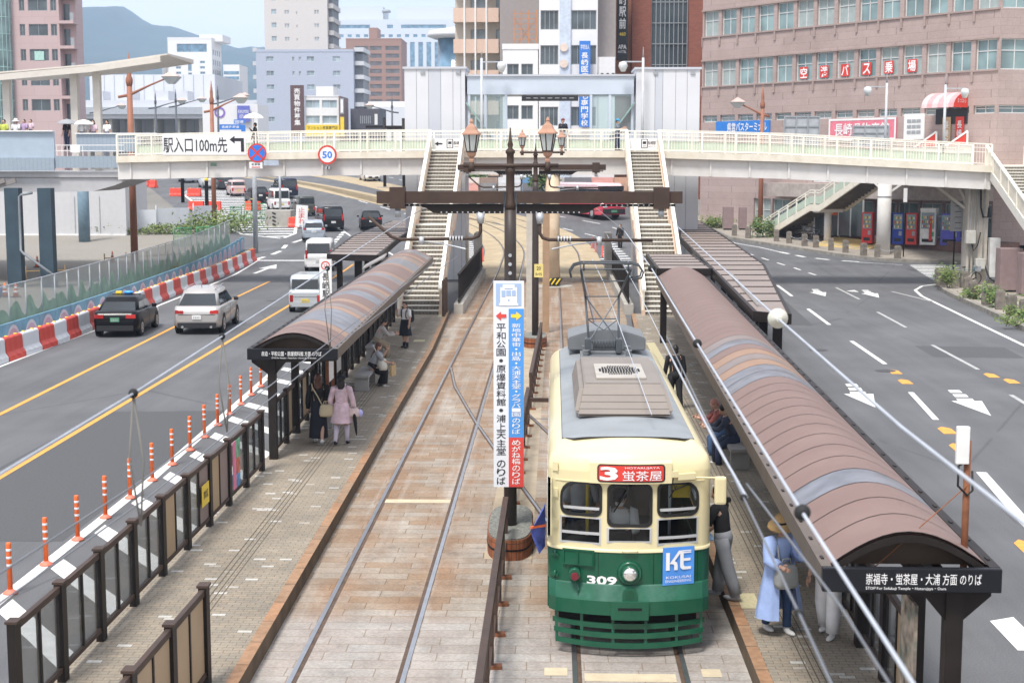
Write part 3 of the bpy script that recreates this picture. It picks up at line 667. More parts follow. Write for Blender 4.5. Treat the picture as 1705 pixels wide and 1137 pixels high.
for y in(0,2.2):
 sst(MB().loft([[(x,y-.06,z-.35),(x,y+.06,z-.35),(x,y+.06,z+.12),(x,y-.06,z+.12)]for x,z in A]),'stringer',CREAM)
 sst(MB().loft([[(x,y-.02,z+.18),(x,y+.02,z+.18),(x,y+.02,z+.7),(x,y-.02,z+.7)]for x,z in A]),'railing_panel',GREENP)
 for h_ in(1.1,.92):sst(MB().loft([[(x,y-.04,z+h_),(x,y+.04,z+h_),(x,y+.04,z+h_+.06),(x,y-.04,z+h_+.06)]for x,z in A]),'rail',BARS)
 for i in range(12):x=.1+1.2*i;z=lerp([(p[1],p[0])for p in A],x);sst(MB().bx(x-.05,x+.05,y-.05,y+.05,z,z+1.1),'post',BARS)
sst(MB().cyl((7.3,1.1,.6),(7.3,1.1,3.25),.26,n=18),'column',GIRD);sst(MB().bx(6.9,7.7,.1,2.1,3.05,3.29),'bearer',GIRD)
PANW=pm('lift_cladding',(.6,.61,.64),.4,var=.03,scale=.6)
PANG=pm('lift_cladding_grey',(.5,.52,.57),.4,var=.03,scale=.6)
BLUEG=pm('blue_grey_steel',(.5,.56,.64),.45,var=.05,scale=1)
def lift(label,x0,x1,ztop):
 t=thing('lift_tower',label,'lift tower',((x0+x1)/2,84.5,0));wd=x1-x0
 ks=[0,.2,.4,.6,.8,.93,1]if x0<0 else[0,.12,.3,.42,.62,.8,1]
 for i,(a,b)in enumerate(zip(ks,ks[1:])):
  MB().bx(x0+wd*a+.012,x0+wd*b-.012,83,86.5,0,ztop).build('wall_panel',PANG if i==2 else PANW,t,True)
 MB().bx(x0+.02,x1-.02,83.03,86.4,0,ztop-.02).build('core',GREYP,t,True)
 MB().bx(x0-.08,x1+.08,82.92,86.6,ztop,ztop+.12).build('parapet_cap',PANG,t,True)
 for k in(.27,.85):MB().bx(x0+wd*k,x0+wd*k+.25,82.93,83,ztop-.28,ztop-.12).build('vent',GREYP,t,True)
lift('white clad lift tower left of the linking roof with two vertical grey seams',-8.35,-4.95,11.75);lift('white clad lift tower right of the linking roof by the red brick building',4.55,8.1,11.7)
lr=thing('lift_lobby','glazed blue grey lobby with black direction sign linking the two lift towers','lobby',(0,85,7))
MB().bx(-4.85,4.45,83.2,86,10.35,11.35).build('roof_beam',BLUEG,lr,True);MB().bx(-4.9,4.5,83.1,86.1,11.35,11.45).build('roof_cap',PANG,lr,True)
MB().bx(-4.85,4.45,83.2,86,6.8,7.25).build('floor_slab',GREYP,lr,True)
GLC=glassmat('clear_glass',(.6,.7,.72),.04,.18,(.82,.9,.9))
for x0,x1 in((-4.7,-3.9),(-3.75,-2.75),(2.1,3.05),(3.2,4.3)):MB().bx(x0,x1,83.3,83.34,8.2,10.35).build('glass_panel',GLC,lr,True)
for x in(-4.82,-3.9,-2.75,2.0,3.05,4.3):MB().bx(x,x+.14,83.22,83.42,7.25,10.35).build('post',BLUEG,lr,True)
for x0,x1 in((-4.8,-2.7),(2.0,4.4)):MB().bx(x0,x1,83.24,83.4,7.25,8.2).build('kick_panel',BLUEG,lr,True)
for sx in(-1,1):
 m_=MB();m_.bar((sx*4.7-.2,83.15,9.9),(sx*3.3-.2,83.15,8.0),.25,.08);m_.build('escalator_side',pm('green_glass_panel',(.25,.36,.33),.2),lr,True)
ds=MB().rbx(-1.8,1.35,83.0,83.12,9.98,10.3,.02);ds.m=1
for k in range(7):ds.bx(-1.55+k*.4,-1.3+k*.4,82.985,82.99,10.12,10.16)
ds.build('direction_sign',[BLK,GREYP],lr,True)
MB().bx(-2.7,2.0,83.3,83.34,7.3,8.1).build('rear_screen',pm('screen_grey',(.3,.33,.36),.4),lr,True)
def sign(name,label,x0,x1,y,z0,z1,mat,texts=(),cat='sign',th=.03,extra=None,frame=None):
 """a flat board facing the camera with lettering"""
 mb=MB().bx(x0,x1,y,y+th,z0,z1);mats=[mat]
 for s_,cx,cz,w_,h_,tm,*o in texts:
  if tm not in mats:mats.append(tm)
  mb.m=mats.index(tm);mb.text(s_,(cx,y,cz),(1,0,0),(0,0,1),w_,h_,*(o or[]))
 if extra:extra(mb,mats)
 return tag(mb.build(name,mats),label,cat)
SBLK=pm('lettering_black',(.03,.03,.035),.6,var=.02);SWHT=pm('lettering_white',(.82,.82,.82),.5,var=.02)
BANW=pm('banner_white',(.8,.8,.8),.6,var=.04)
def arrow_up_left(mb,mats):
 mb.m=1;y=YB0-.1;X=-17.15
 mb.add([(X+.9,y,7.25),(X+1.12,y,7.25),(X+1.12,y,7.85),(X+.9,y,7.85)],[(0,1,2,3)]);mb.add([(X+.5,y,7.68),(X+.899,y,7.68),(X+.899,y,7.85),(X+.5,y,7.85)],[(0,1,2,3)])
 mb.add([(X+.5,y,7.58),(X+.5,y,7.97),(X+.12,y,7.765)],[(0,1,2)])
bn=MB().bx(-20.7,-16.25,YB0-.02,YB0,6.98,8.05);bn.m=1;bn.text('駅入口100m先',(-18.95,YB0-.02,7.5),(1,0,0),(0,0,1),3.4,.82,.012);
_y=YB0-.03;bn.add([(-16.52,_y,7.15),(-16.36,_y,7.15),(-16.36,_y,7.86),(-16.52,_y,7.86)],[(0,1,2,3)]);bn.add([(-16.85,_y,7.7),(-16.521,_y,7.7),(-16.521,_y,7.86),(-16.85,_y,7.86)],[(0,1,2,3)]);bn.add([(-16.85,_y,7.58),(-16.85,_y,7.98),(-17.12,_y,7.78)],[(0,2,1)])
tag(bn.build('banner',[BANW,SBLK]),'white banner with large black lettering tied to the footbridge railing','banner')
def stationsign(label,x0,x1,arrow):
 y=YB0-.0;mb=MB().bx(x0,x1,y,y+.03,7.28,7.85);W=x1-x0;mb.m=1
 cx=x0+W*.56;mb.bx(cx-.17,cx+.17,y-.012,y-.006,7.33,7.8);mb.m=0;mb.bx(cx-.13,cx+.13,y-.018,y-.013,7.36,7.77);mb.m=1;mb.bx(cx-.09,cx+.09,y-.024,y-.019,7.54,7.68);mb.bx(cx-.08,cx+.08,y-.024,y-.019,7.42,7.45)
 if arrow:
  mb.add([(x0+.12,y-.01,7.56),(x0+.3,y-.01,7.44),(x0+.3,y-.01,7.68)],[(0,1,2)]);mb.bx(x0+.3,x0+.52,y-.01,y-.004,7.52,7.6)
 mb.text('長崎駅',(x0+W*.82,y,7.6),(1,0,0),(0,0,1),W*.3,.2,.01);mb.text('Nagasaki Sta.',(x0+W*.82,y,7.42),(1,0,0),(0,0,1),W*.28,.07)
 tag(mb.build('station_sign',[BANW,SBLK]),label,'sign')
stationsign('white station sign with arrow at the top of the left platform stairs',-6.38,-4.75,True);stationsign('white station sign at the top of the stairs behind the tram',3.92,5.4,False)
def disc(name,label,px,py,Y,r,fn,cat='road sign'):
 c=PY(px,py,Y);mb=MB().cyl((c.x,Y,c.z),(c.x,Y+.03,c.z),r,n=32);fn(mb,c,r);return tag(mb.build(name,[RED,WHITE,pm('sign_mid_blue',(.03,.19,.68),.4),GALV]),label,cat)
def lim50(mb,c,r):
 y=c.y;mb.m=1;mb.cyl((c.x,y-.006,c.z),(c.x,y-.001,c.z),r*.8,n=32);mb.m=2;mb.text('50',(c.x,y-.007,c.z),(1,0,0),(0,0,1),r*1.05,r*.75,.03,.004)
 mb.m=3;mb.bx(c.x-.03,c.x+.03,y+.04,y+.1,c.z-r-.25,c.z+r);mb.bx(c.x-.12,c.x+.12,y+.04,y+.5,c.z-r-.25,c.z-r-.1)
def nostop(mb,c,r):
 y=c.y;mb.m=2;mb.cyl((c.x,y-.006,c.z),(c.x,y-.001,c.z),r*.83,n=32);mb.m=0
 for a in(45,135):mb.obx((c.x,y-.009,c.z),(r*1.66,.004 if a==45 else .0055,r*.2),ry=R(a))
disc('speed_limit_sign','round speed limit sign reading 50 on the footbridge girder',545,258,77.7,.5,lim50)
# buildings
WFR=pm('window_frame',(.35,.37,.38),.45,var=.05);WFW=pm('white_window_frame',(.66,.66,.65),.45,var=.05)
GLD=glassmat('window_glass_dark',(.07,.09,.1));GLT=glassmat('window_glass_teal',(.2,.29,.29),.1);GLB=glassmat('window_glass_blue',(.13,.24,.34),.1);GLP=glassmat('window_glass_pale',(.3,.38,.42),.15)
CURT=pm('curtain',(.34,.4,.39),.5,var=.1)
class Wall:
 """a wall plane with real openings: windows are recessed parts of the building"""
 def __init__(s,t,O,U,W,H,mat,depth=.18):
  s.t,s.O,s.U,s.W,s.H,s.mat,s.d=t,Vector(O),Vector(U).normalized(),W,H,mat,depth;s.N=s.U.cross(Vector((0,0,1)));s.w=[]
 def P(s,u,z,n=0):return s.O+s.U*u+Vector((0,0,z))+s.N*n
 def wins(s,us,zs,w,h):
  for z in zs:
   for u in us:s.w.append((u,u+w,z,z+h))
  return s
 def done(s,glass=None,frame=None,split=2,bars=0,name='window',fw=.06,limit=100,curtain=0.,wallname='wall'):
  us=sorted({0.,s.W}|{v for a in s.w for v in a[:2]});zs=sorted({0.,s.H}|{v for a in s.w for v in a[2:]})
  us=[u for u in us if 0<=u<=s.W];zs=[z for z in zs if 0<=z<=s.H];mb=MB()
  for u0,u1 in zip(us,us[1:]):
   z_start=None
   for z0,z1 in zip(zs,zs[1:]):
    um,zm=(u0+u1)/2,(z0+z1)/2
    hole=any(a<um<b and c<zm<d for a,b,c,d in s.w)
    if not hole:mb.quad(s.P(u0,z0),s.P(u1,z0),s.P(u1,z1),s.P(u0,z1))
  for a,b,c,d in s.w:
   k=-s.d
   for p,q in(((a,c),(b,c)),((b,c),(b,d)),((b,d),(a,d)),((a,d),(a,c))):mb.quad(s.P(*p),s.P(*p,k),s.P(*q,k),s.P(*q))
  mb.build(wallname,s.mat,s.t,True)
  rest=MB()
  for i,(a,b,c,d)in enumerate(s.w):
   wm=MB()if i<limit else rest;k=-s.d+.01;g=rnd.random()<curtain
   wm.m=2 if g else 1;wm.quad(s.P(a,c,k),s.P(b,c,k),s.P(b,d,k),s.P(a,d,k));wm.m=0;k0,k1=-s.d+.012,-s.d+.06
   def strip_(u0,u1,z0,z1):
    p=[s.P(u0,z0,k1),s.P(u1,z0,k1),s.P(u1,z1,k1),s.P(u0,z1,k1),s.P(u0,z0,k0),s.P(u1,z0,k0),s.P(u1,z1,k0),s.P(u0,z1,k0)]
    wm.add(p,[(0,1,2,3),(0,4,5,1),(1,5,6,2),(2,6,7,3),(3,7,4,0)])
   strip_(a,b,c,c+fw);strip_(a,b,d-fw,d);strip_(a,a+fw,c+fw,d-fw);strip_(b-fw,b,c+fw,d-fw)
   for j in range(1,split):u=a+(b-a)*j/split;strip_(u-fw*.4,u+fw*.4,c+fw,d-fw)
   for j in range(bars):z=c+(d-c)*(.62 if bars==1 else(j+1)/(bars+1));strip_(a+fw,b-fw,z-fw*.4,z+fw*.4)
   if i<limit:wm.build(name,[frame or WFR,glass or GLD,CURT],s.t,True)
  if len(s.w)>limit:rest.build(name,[frame or WFR,glass or GLD,CURT],s.t,True)['kind']='stuff'
  return s
def bld(name,label,loc,cat='building'):return thing(name,label,cat,loc)
def px(a,Y):return(a-922.0)/F*Y*1.0
def zz(b,Y):return PZ(b,Y)
def block(t,x0,x1,y0,y1,z0,z1,mat,front=None,right=None,left=None,roofmat=None,name='wall',par=.5,**kw):
 """box building: front wall with openings, plain or opened sides, roof slab and parapet"""
 w=Wall(t,(x0,y0,z0),(1,0,0),x1-x0,z1-z0,mat)
 if front:front(w)
 w.done(**kw)
 for sd_,O,U,fn in(('r',(x1,y0,z0),(0,1,0),right),('l',(x0,y1,z0),(0,-1,0),left)):
  v=Wall(t,O,U,y1-y0,z1-z0,mat)
  if fn:fn(v)
  v.done(**kw)
 m=MB();m.bx(x0,x1,y1-.2,y1,z0,z1);m.build('rear_wall',mat,t,True)
 m=MB();m.bx(x0+.01,x1-.01,y0+.01,y1-.21,z1-.3,z1-.05);m.build('roof',roofmat or CONC,t,True)
 if par:
  m=MB()
  for a in((x0-.06,x1+.06,y0-.06,y0+.14,z1,z1+par),(x0-.06,x1+.06,y1-.14,y1+.06,z1,z1+par),(x0-.06,x0+.14,y0+.14,y1-.14,z1,z1+par),(x1-.14,x1+.06,y0+.14,y1-.14,z1,z1+par)):m.bx(*a)
  m.build('parapet',mat,t,True)
def fl(n,z,step):return[z+i*step for i in range(n)]
PINK=brickmat('pink_stone',(.43,.335,.31),(.4,.31,.285),(.26,.2,.18),1.1,.52,.008,axes='az',stain=.4,stain_col=(.62,.58,.55),sscale=.35,var=.08)
PINKD=pm('pink_stone_trim',(.36,.28,.255),.8,var=.1,stain=.35,stain_col=(.2,.16,.15),sscale=1.5)
bt=bld('bus_terminal','pink stone terminal building with rows of teal windows and red lettered panes',(29.3,100.8,0))
cx_,cy_=29.6,100.4;D_=Vector((-.6,.8,0));L_=29.0
z0,H0=1.0,19.5
O_=Vector((cx_,cy_,z0))+D_*L_;U_=-D_
rows=[(zz(190,101)-z0,.55,5.0),(zz(118,101)-z0,2.05,5.0),(zz(17,101)-z0,2.05,5.0),(zz(17,101)-z0+4.15,2.05,5.0)]
wl=Wall(bt,O_,U_,L_,H0,PINK,.25);nb=14;bw=L_/nb
low=Wall(bt,O_,U_,L_,H0,PINK,.2)
for r,(z,h_,_)in enumerate(rows):
 for i in range(nb):wl.w.append((i*bw+.18,(i+1)*bw-.18,z,z+h_))
for i in range(nb):
 if 3<=i:wl.w.append((i*bw+.1,(i+1)*bw-.1,.35,2.75))
 if 6<=i:wl.w.append((i*bw+.1,(i+1)*bw-.1,4.1,4.9))
wl.done(glass=GLT,frame=WFW,split=2,bars=1,fw=.07,curtain=.3)
m=MB()
for z,h_,_ in rows[1:]:
 for d,a in((-.08,.1),(h_,.12)):
  O2=wl.P(0,z+d,.0);mbp=[wl.P(0,z+d,-.02),wl.P(L_,z+d,-.02),wl.P(L_,z+d,a),wl.P(0,z+d,a)];m.loft([[p,p+Vector((0,0,.1))]for p in[]])if False else None
  m.add([*mbp,*[p+Vector((0,0,.12))for p in mbp]],[(3,2,1,0),(4,5,6,7),(2,3,7,6),(0,1,5,4),(1,2,6,5),(3,0,4,7)])
 m.add([p for q in((0,),)for p in()],[])
 for i in range(nb):
  u=i*bw;q=[wl.P(u-.09 if i else 0,z-.75,-.01),wl.P(u+.09,z-.75,-.01),wl.P(u+.09,z-.75,.1),wl.P(u-.09 if i else 0,z-.75,.1)]
  m.add([*q,*[p+Vector((0,0,.66))for p in q]],[(3,2,1,0),(4,5,6,7),(2,3,7,6),(1,2,6,5),(3,0,4,7)])
m.build('sill_band',PINKD,bt,True)
r2=Wall(bt,(cx_,cy_,z0),(1,.22,0),16,H0,PINK,.25)
for z,h_,_ in rows:
 for i in range(6):r2.w.append((i*2.2+.15+(.4 if i else 0),(i+1)*2.2+.1,z,z+h_))
r2.done(glass=GLT,frame=WFW,split=2,bars=1,fw=.07)
m=MB();c4=[Vector((cx_,cy_,0)),r2.P(16,0)*1,r2.P(16,0)+Vector((-6,16,0)),wl.P(0,0)+Vector((10,6,0)),wl.P(0,0)]
for p in c4:p.z=0
m.prism([(p.x+.02,p.y+.05)for p in c4],z0+H0-.3,z0+H0,'z');m.build('roof',CONC,bt,True)
m=MB();q=c4[1:]
for a,b_ in zip(q,q[1:]):m.quad((a.x,a.y,z0),(b_.x,b_.y,z0),(b_.x,b_.y,z0+H0),(a.x,a.y,z0+H0))
m.build('rear_wall',PINK,bt,True)
m=MB();p=[wl.P(9,3.0,0),wl.P(L_,3.0,0),wl.P(L_,3.0,2.0),wl.P(9,3.0,2.0)];m.add([*p,*[a+Vector((0,0,1.0))for a in p]],[(3,2,1,0),(4,5,6,7),(2,3,7,6),(1,2,6,5),(3,0,4,7)]);m.build('canopy',pm('stained_concrete_canopy',(.4,.35,.32),.85,var=.15,stain=.5,stain_col=(.22,.19,.17),sscale=.6),bt,True)
m=MB();p=[wl.P(0,-.9,-.3),wl.P(L_+2,-.9,-.3),wl.P(L_+2,-.9,2.4),wl.P(0,-.9,2.4)];m.add([*p,*[a+Vector((0,0,1.2))for a in p]],[(4,5,6,7),(2,3,7,6),(1,2,6,5),(3,0,4,7)]);m.build('plinth',brickmat('brick_step',(.2,.1,.08),(.24,.13,.1),(.12,.1,.09),.3,.1,.01,axes='az'),bt,True)
for i,c in enumerate('空港バス乗場'):
 u=(5+i)*bw+bw/2-.1;z=rows[1][0]+.62;m=MB();p=[wl.P(u-.42,z-.45,-.12),wl.P(u+.42,z-.45,-.12),wl.P(u+.42,z+.45,-.12),wl.P(u-.42,z+.45,-.12)];m.add(p,[(0,1,2,3)]);m.m=1
 m.text(c,wl.P(u,z,-.12),wl.U,(0,0,1),.7,.78,.02,.01);m.build('lettered_pane',[RED,SWHT],bt,True)
def wallsign(name,label,u0,u1,z0_,z1_,mat,txt,tm,tw,th_,n=.12,tu=None,wall=None,border=None):
 wall=wall or wl;mats=[mat,tm];m=MB();p=[wall.P(u0,z0_,.02),wall.P(u1,z0_,.02),wall.P(u1,z0_,n),wall.P(u0,z0_,n)];m.add([*p,*[a+Vector((0,0,z1_-z0_))for a in p]],[(3,2,1,0),(4,5,6,7),(2,3,7,6),(1,2,6,5),(3,0,4,7)])
 if border:
  mats.append(border);m.m=2
  for a,b_,c,d in((u0,u1,z0_,z0_+.15),(u0,u1,z1_-.15,z1_),(u0,u0+.15,z0_+.15,z1_-.15),(u1-.15,u1,z0_+.15,z1_-.15)):m.quad(wall.P(a,c,n+.02),wall.P(b_,c,n+.02),wall.P(b_,d,n+.02),wall.P(a,d,n+.02))
 m.m=1;m.text(txt,wall.P(tu if tu is not None else(u0+u1)/2,(z0_+z1_)/2,n),wall.U,(0,0,1),tw,th_,.015,.03)
 return tag(m.build(name,mats),label,'sign')
ub=lambda pxx:None
zs_=zz(213,116)-z0
wallsign('wall_sign','blue bus terminal sign with white lettering on the pink building',1.9,8.0,zs_-.35,zs_+.62,pm('terminal_blue',(.03,.2,.6),.45),'県営バスターミナル',SWHT,4.5,.72,tu=5.5)
zs_=zz(214,106)-z0
wallsign('wall_sign','pink framed shop sign with white lettering left of the red awning',14.2,20.6,zs_-.8,zs_+.8,pm('shop_pink',(.72,.2,.26),.5),'長崎県物産館',SWHT,5.2,.95,border=WHITE)
wallsign('wall_sign','red sign with large white lettering at the right edge of the pink building',5.6,10.5,zz(225,101)-z0,zz(192,101)-z0,RED,'長崎県',SWHT,3.6,1.0,wall=r2)
wallsign('poster_panel','white poster panel on the pink wall left of the awning',21.3,23.1,zs_-.8,zs_+1.0,WHITE,'≡≡≡',GREYP,1.2,1.0)
aw=thing('awning','red and white striped barrel awning over the upper entrance of the pink building','awning',tuple(wl.P(25.4,9,0)))
m=MB();AU=24.0
for k in range(6):
 m.m=1+k%2;rings=[]
 for j in(k,k+1):rings.append([wl.P(AU+j*.45,zs_+1.3+1.05*math.sin(a),.1+1.5*math.cos(a))for a in[R(90)*i/6 for i in range(7)]])
 m.loft(rings,caps=False,closed=False)
m.m=0;e=[wl.P(AU+6*.45,zs_+1.3+1.05*math.sin(R(15*i)),.1+1.5*math.cos(R(15*i)))for i in range(7)]+[wl.P(AU+6*.45,zs_+1.3,.1)];m.add(e,[list(range(8))])
m.m=1;m.text('まつはら',wl.P(AU+2.72,zs_+1.75,.75),Vector((wl.N*-1)),(0,0,1),.9,.3,.01);m.build('canopy',[RED,pm('awning_pale',(.72,.5,.5),.6),pm('awning_pink',(.66,.34,.35),.6)],aw,True)
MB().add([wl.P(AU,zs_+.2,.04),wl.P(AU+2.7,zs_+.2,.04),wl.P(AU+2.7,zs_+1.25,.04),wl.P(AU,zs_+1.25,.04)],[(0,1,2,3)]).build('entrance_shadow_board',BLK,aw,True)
for q,mt,lb in((1.0,pm('banner_tan',(.5,.36,.22),.8),'tan vertical banner hanging under the red awning'),(2.1,RED,'red vertical banner hanging under the red awning')):
 m=MB();p=[wl.P(AU+q-.35,zs_-2.2,.1),wl.P(AU+q+.35,zs_-2.2,.1),wl.P(AU+q+.35,zs_+.7,.1),wl.P(AU+q-.35,zs_+.7,.1)];m.add(p+[a-wl.N*.03 for a in p],[(0,1,2,3),(7,6,5,4)]);m.m=1;m.text('長崎名産',wl.P(AU+q,zs_-.7,.1),wl.U,(0,0,1),.45,2.3,.01,.02,True);tag(m.build('hanging_banner',[mt,SWHT]),lb,'banner')
for q in(-1.2,1.4):
 m=MB();a=wl.P(AU+q,zs_-1.4,.8);b_=wl.P(AU+q+1.7,zs_-.3,.5);m.add([a,a-Vector((0,0,.9)),b_-Vector((0,0,2.2)),b_],[(0,1,2,3)]);m.m=1;m.bar(a,b_,.12,.12);m.bar(b_,b_-Vector((0,0,2.2)),.1,.1)
 tag(m.build('stair_railing',[RED,WHITE]),'red panelled sloping handrail %s under the awning'%('on the left' if q<0 else 'on the right'),'railing')
BRK=brickmat('red_brick',(.27,.085,.05),(.22,.065,.04),(.2,.12,.09),.45,.16,.012,axes='xz',var=.2);
ht=bld('brick_hotel','tall red brick building with a glazed stair tower',(20,150,3))
Y=146
x0,xa,xb,x1=px(1049,Y),px(1080,Y),px(1140,Y),px(1200,Y);MB().bx(x0,xa,Y,Y+14,2,32).build('wall',BRK,ht,True);MB().bx(xb,x1,Y-1,Y+14,2,32).build('wall',BRK,ht,True)
MB().bx(px(1022,Y),x0-.02,Y+1,Y+14,2,32).build('side_bay',pm('orange_brick',(.42,.2,.13),.8,var=.1),ht,True)
MB().bx(xa+.1,xb-.1,Y+2.5,Y+13,2,32).build('stair_core',pm('dark_stair_core',(.06,.07,.08),.6),ht,True)
g=MB();g.bx(xa+.02,xb-.02,Y+.5,Y+.55,8,31.9);g.build('curtain_wall',glassmat('stair_glass',(.12,.15,.17),.06,.45,(.5,.58,.6)),ht,True)
g=MB()
for i in range(9):g.bx(xa+.03+(xb-xa-.1)*i/8,xa+.1+(xb-xa-.1)*i/8,Y+.4,Y+.5,8,31.9)
for i in range(13):g.bx(xa+.02,xb-.02,Y+.38,Y+.44,8+i*2,8.07+i*2)
g.build('mullion',GREYP,ht,True)
for i in range(11):
 g=MB();a,b_=(xa+.5,xb-.5)if i%2 else(xb-.5,xa+.5);g.bar((a,Y+1.5,8+i*2),(b_,Y+1.5,10+i*2),1.0,.18,(0,1,0));g.build('stair_flight',CONC,ht,True)
MB().bx(px(1170,Y),px(1200,Y)+.5,Y-1.3,Y-1.02,zz(308,Y),zz(285,Y)).build('fascia',WHITE,ht,True);MB().bx(px(1172,Y),px(1184,Y),Y-1.1,Y-1.02,hz(Y)+.3,zz(315,Y)).build('door',BLK,ht,True)
vs_=MB().bx(px(1023,Y)-.02,px(1040,Y),Y-2.4,Y-2.0,zz(104,Y),zz(-80,Y));vs_.m=1;vs_.text('長崎駅前',(px(1031.5,Y),Y-2.4,zz(15,Y)),(1,0,0),(0,0,1),.72,4.4,.02,.01,True)
vs_.m=2;vs_.text('460',(px(1031.5,Y),Y-2.4,zz(61,Y)),(1,0,0),(0,0,1),.6,.35,.02,.01);vs_.m=1;vs_.text('APA',(px(1031.5,Y),Y-2.4,zz(82,Y)),(1,0,0),(0,0,1),.8,.42,.02,.01);vs_.text('HOTEL',(px(1031.5,Y),Y-2.4,zz(90,Y)),(1,0,0),(0,0,1),.8,.25,.01,.01)
tag(vs_.build('hotel_sign',[BLK,SWHT,YELLOW]),'tall black vertical hotel sign with white lettering on the brick building','sign')
SCHW=pm('white_cladding',(.76,.76,.76),.6,var=.03);TAUPE=pm('taupe_cladding',(.3,.27,.26),.6,var=.05)
sb=bld('school_building','white building with dark window bands and a blue vertical sign',(2,138,3));Y=138
def f_(w):
 for z in(zz(108,Y)-2,zz(50,Y)-2,zz(-5,Y)-2,zz(210,Y)-2,zz(162,Y)-2):
  w.w.append((.15,px(929,Y)-px(897,Y),z,z+1.75));w.w.append((px(950,Y)-px(897,Y),px(991,Y)-px(897,Y),z,z+1.75))
block(sb,px(897,Y),px(993,Y),Y,Y+14,2,26,SCHW,f_,split=4,frame=WFR)
MB().bx(px(931,Y),px(949,Y),Y-.25,Y-.02,2,26).build('pilaster',pm('pale_blue_cladding',(.55,.62,.72),.5),sb,True)
for y_ in(80,107):
 m=MB().cyl((px(938,Y),Y-.4,zz(y_,Y)),(px(938,Y),Y-.26,zz(y_,Y)),.38,n=20);m.build('round_emblem',pm('emblem_cream',(.72,.6,.52),.5),sb,True)
MB().bx(px(993,Y)+.02,px(1024,Y),Y+2,Y+14,2,28).build('side_wing',TAUPE,sb,True)
MB().bx(px(985,Y),px(1022,Y),Y+.3,Y+1.9,2,zz(95,Y)).build('porch_block',SCHW,sb,True)
for i in range(4):MB().bx(px(990+i*9,Y),px(994+i*9,Y),Y+.25,Y+.29,zz(130,Y),zz(122,Y)).build('small_window',BLK,sb,True)
vs_=MB().bx(px(963,Y),px(981,Y),Y-.9,Y-.5,zz(212,Y),zz(70,Y));vs_.m=1;vs_.text('長崎医療こども専門学校',(px(972,Y),Y-.9,zz(150,Y)),(1,0,0),(0,0,1),.72,6.7,.02,.01,True);vs_.text('学校法人',(px(972,Y),Y-.9,zz(80,Y)),(1,0,0),(0,0,1),.8,.45,.01,.01)
tag(vs_.build('school_sign',[BLUE,SWHT]),'tall blue vertical school sign with white lettering on the white building','sign')
Y=142
tb=bld('office_building','grey brown building behind a rusty rooftop scaffold frame',(-4,146,3));block(tb,px(831,Y),px(896,Y),Y+3,Y+18,2,25,TAUPE)
wb_=bld('shop_building','low white building with grey framed windows below the rooftop scaffold',(-4,140,3))
def f_(w):
 for k in(843,866):
  for z in(zz(132,Y),zz(200,Y),zz(215,Y)-2.6):w.w.append((px(k+3,Y)-px(839,Y),px(k+22,Y)-px(839,Y),z-2,z+(1.3 if z>10 else 1.6)-2))
block(wb_,px(839,Y),px(896,Y),Y-2,Y+2.9,2,zz(85,Y),SCHW,f_,split=2)
m=MB()
for i in range(8):m.bar((px(856,Y),Y+.5,zz(82-i*8.5,Y)),(px(893,Y),Y+.5,zz(82-i*8.5,Y)),.06,.06)
for k in(856,868,880,893):m.bar((px(k,Y),Y+.5,zz(86,Y)),(px(k,Y),Y+.5,zz(16,Y)),.1,.1,(0,1,0))
m.bar((px(856,Y),Y+.9,zz(80,Y)),(px(893,Y),Y+.9,zz(30,Y)),.06,.06);m.bar((px(893,Y),Y+.9,zz(80,Y)),(px(856,Y),Y+.9,zz(30,Y)),.06,.06)
tag(m.build('scaffold_frame',pm('rusty_scaffold',(.5,.22,.1),.7)),'rusty orange scaffold frame standing on the low white roof','scaffold')
APC=pm('cream_wall',(.62,.56,.48),.7,var=.04);APP=pm('peach_balcony',(.68,.5,.4),.7,var=.04)
ab=bld('apartment_block','cream apartment block with peach balcony fronts and thin white posts',(-8,152,3));Y=152
def f_(w):
 for i in range(7):
  for u in(1.6,4.2):w.w.append((u,u+1.5,i*3.1+.2,i*3.1+2.1))
block(ab,px(758,Y),px(831,Y),Y+1.6,Y+16,2.5,26.4,APC,f_,glass=GLP)
for i in range(8):MB().bx(px(757,Y),px(831,Y),Y,Y+.12,2.1+i*3.1,3.5+i*3.1).build('balcony_front',APP,ab,True);MB().bx(px(757,Y),px(831,Y),Y+.12,Y+1.6,2.1+i*3.1,2.3+i*3.1).build('balcony_floor',APC,ab,True)
for k in(775,793,811):MB().bx(px(k,Y)-.08,px(k,Y)+.08,Y-.1,Y-.01,2.5,26).build('post',WHITE,ab,True)
Y=300
bb=bld('office_block','pale blue grey block with grey balconies on its right corner',(-42,Y,5));BG=pm('pale_blue_wall',(.42,.46,.55),.7,var=.03)
def f_(w):
 w.wins([px(448,Y)-px(431,Y),px(515,Y)-px(431,Y),px(558,Y)-px(431,Y)],[zz(y_,Y)-4 for y_ in(102,126,149,172,203)],1.5,1.0);w.wins([px(491,Y)-px(431,Y),px(502,Y)-px(431,Y)],[zz(y_,Y)-4 for y_ in(102,126)],.4,.9)
block(bb,px(431,Y),px(592,Y),Y,Y+16,4,zz(86,Y),BG,f_,glass=GLP,frame=WFW)
for i in range(6):
 MB().bx(px(592,Y)+.02,px(608,Y),Y+1,Y+12,zz(200-i*23,Y),zz(193-i*23,Y)).build('balcony',pm('balcony_grey',(.55,.56,.58),.6),bb,True);MB().bx(px(424,Y),px(431,Y)-.02,Y+1,Y+10,zz(200-i*23,Y),zz(193-i*23,Y)).build('balcony',pm('balcony_grey',(.55,.56,.58),.6),bb,True)
MB().bx(px(592,Y)+.02,px(606,Y),Y+2,Y+11,4,zz(88,Y)).build('balcony_recess',pm('recess_grey',(.2,.21,.23),.7),bb,True)
Y=330
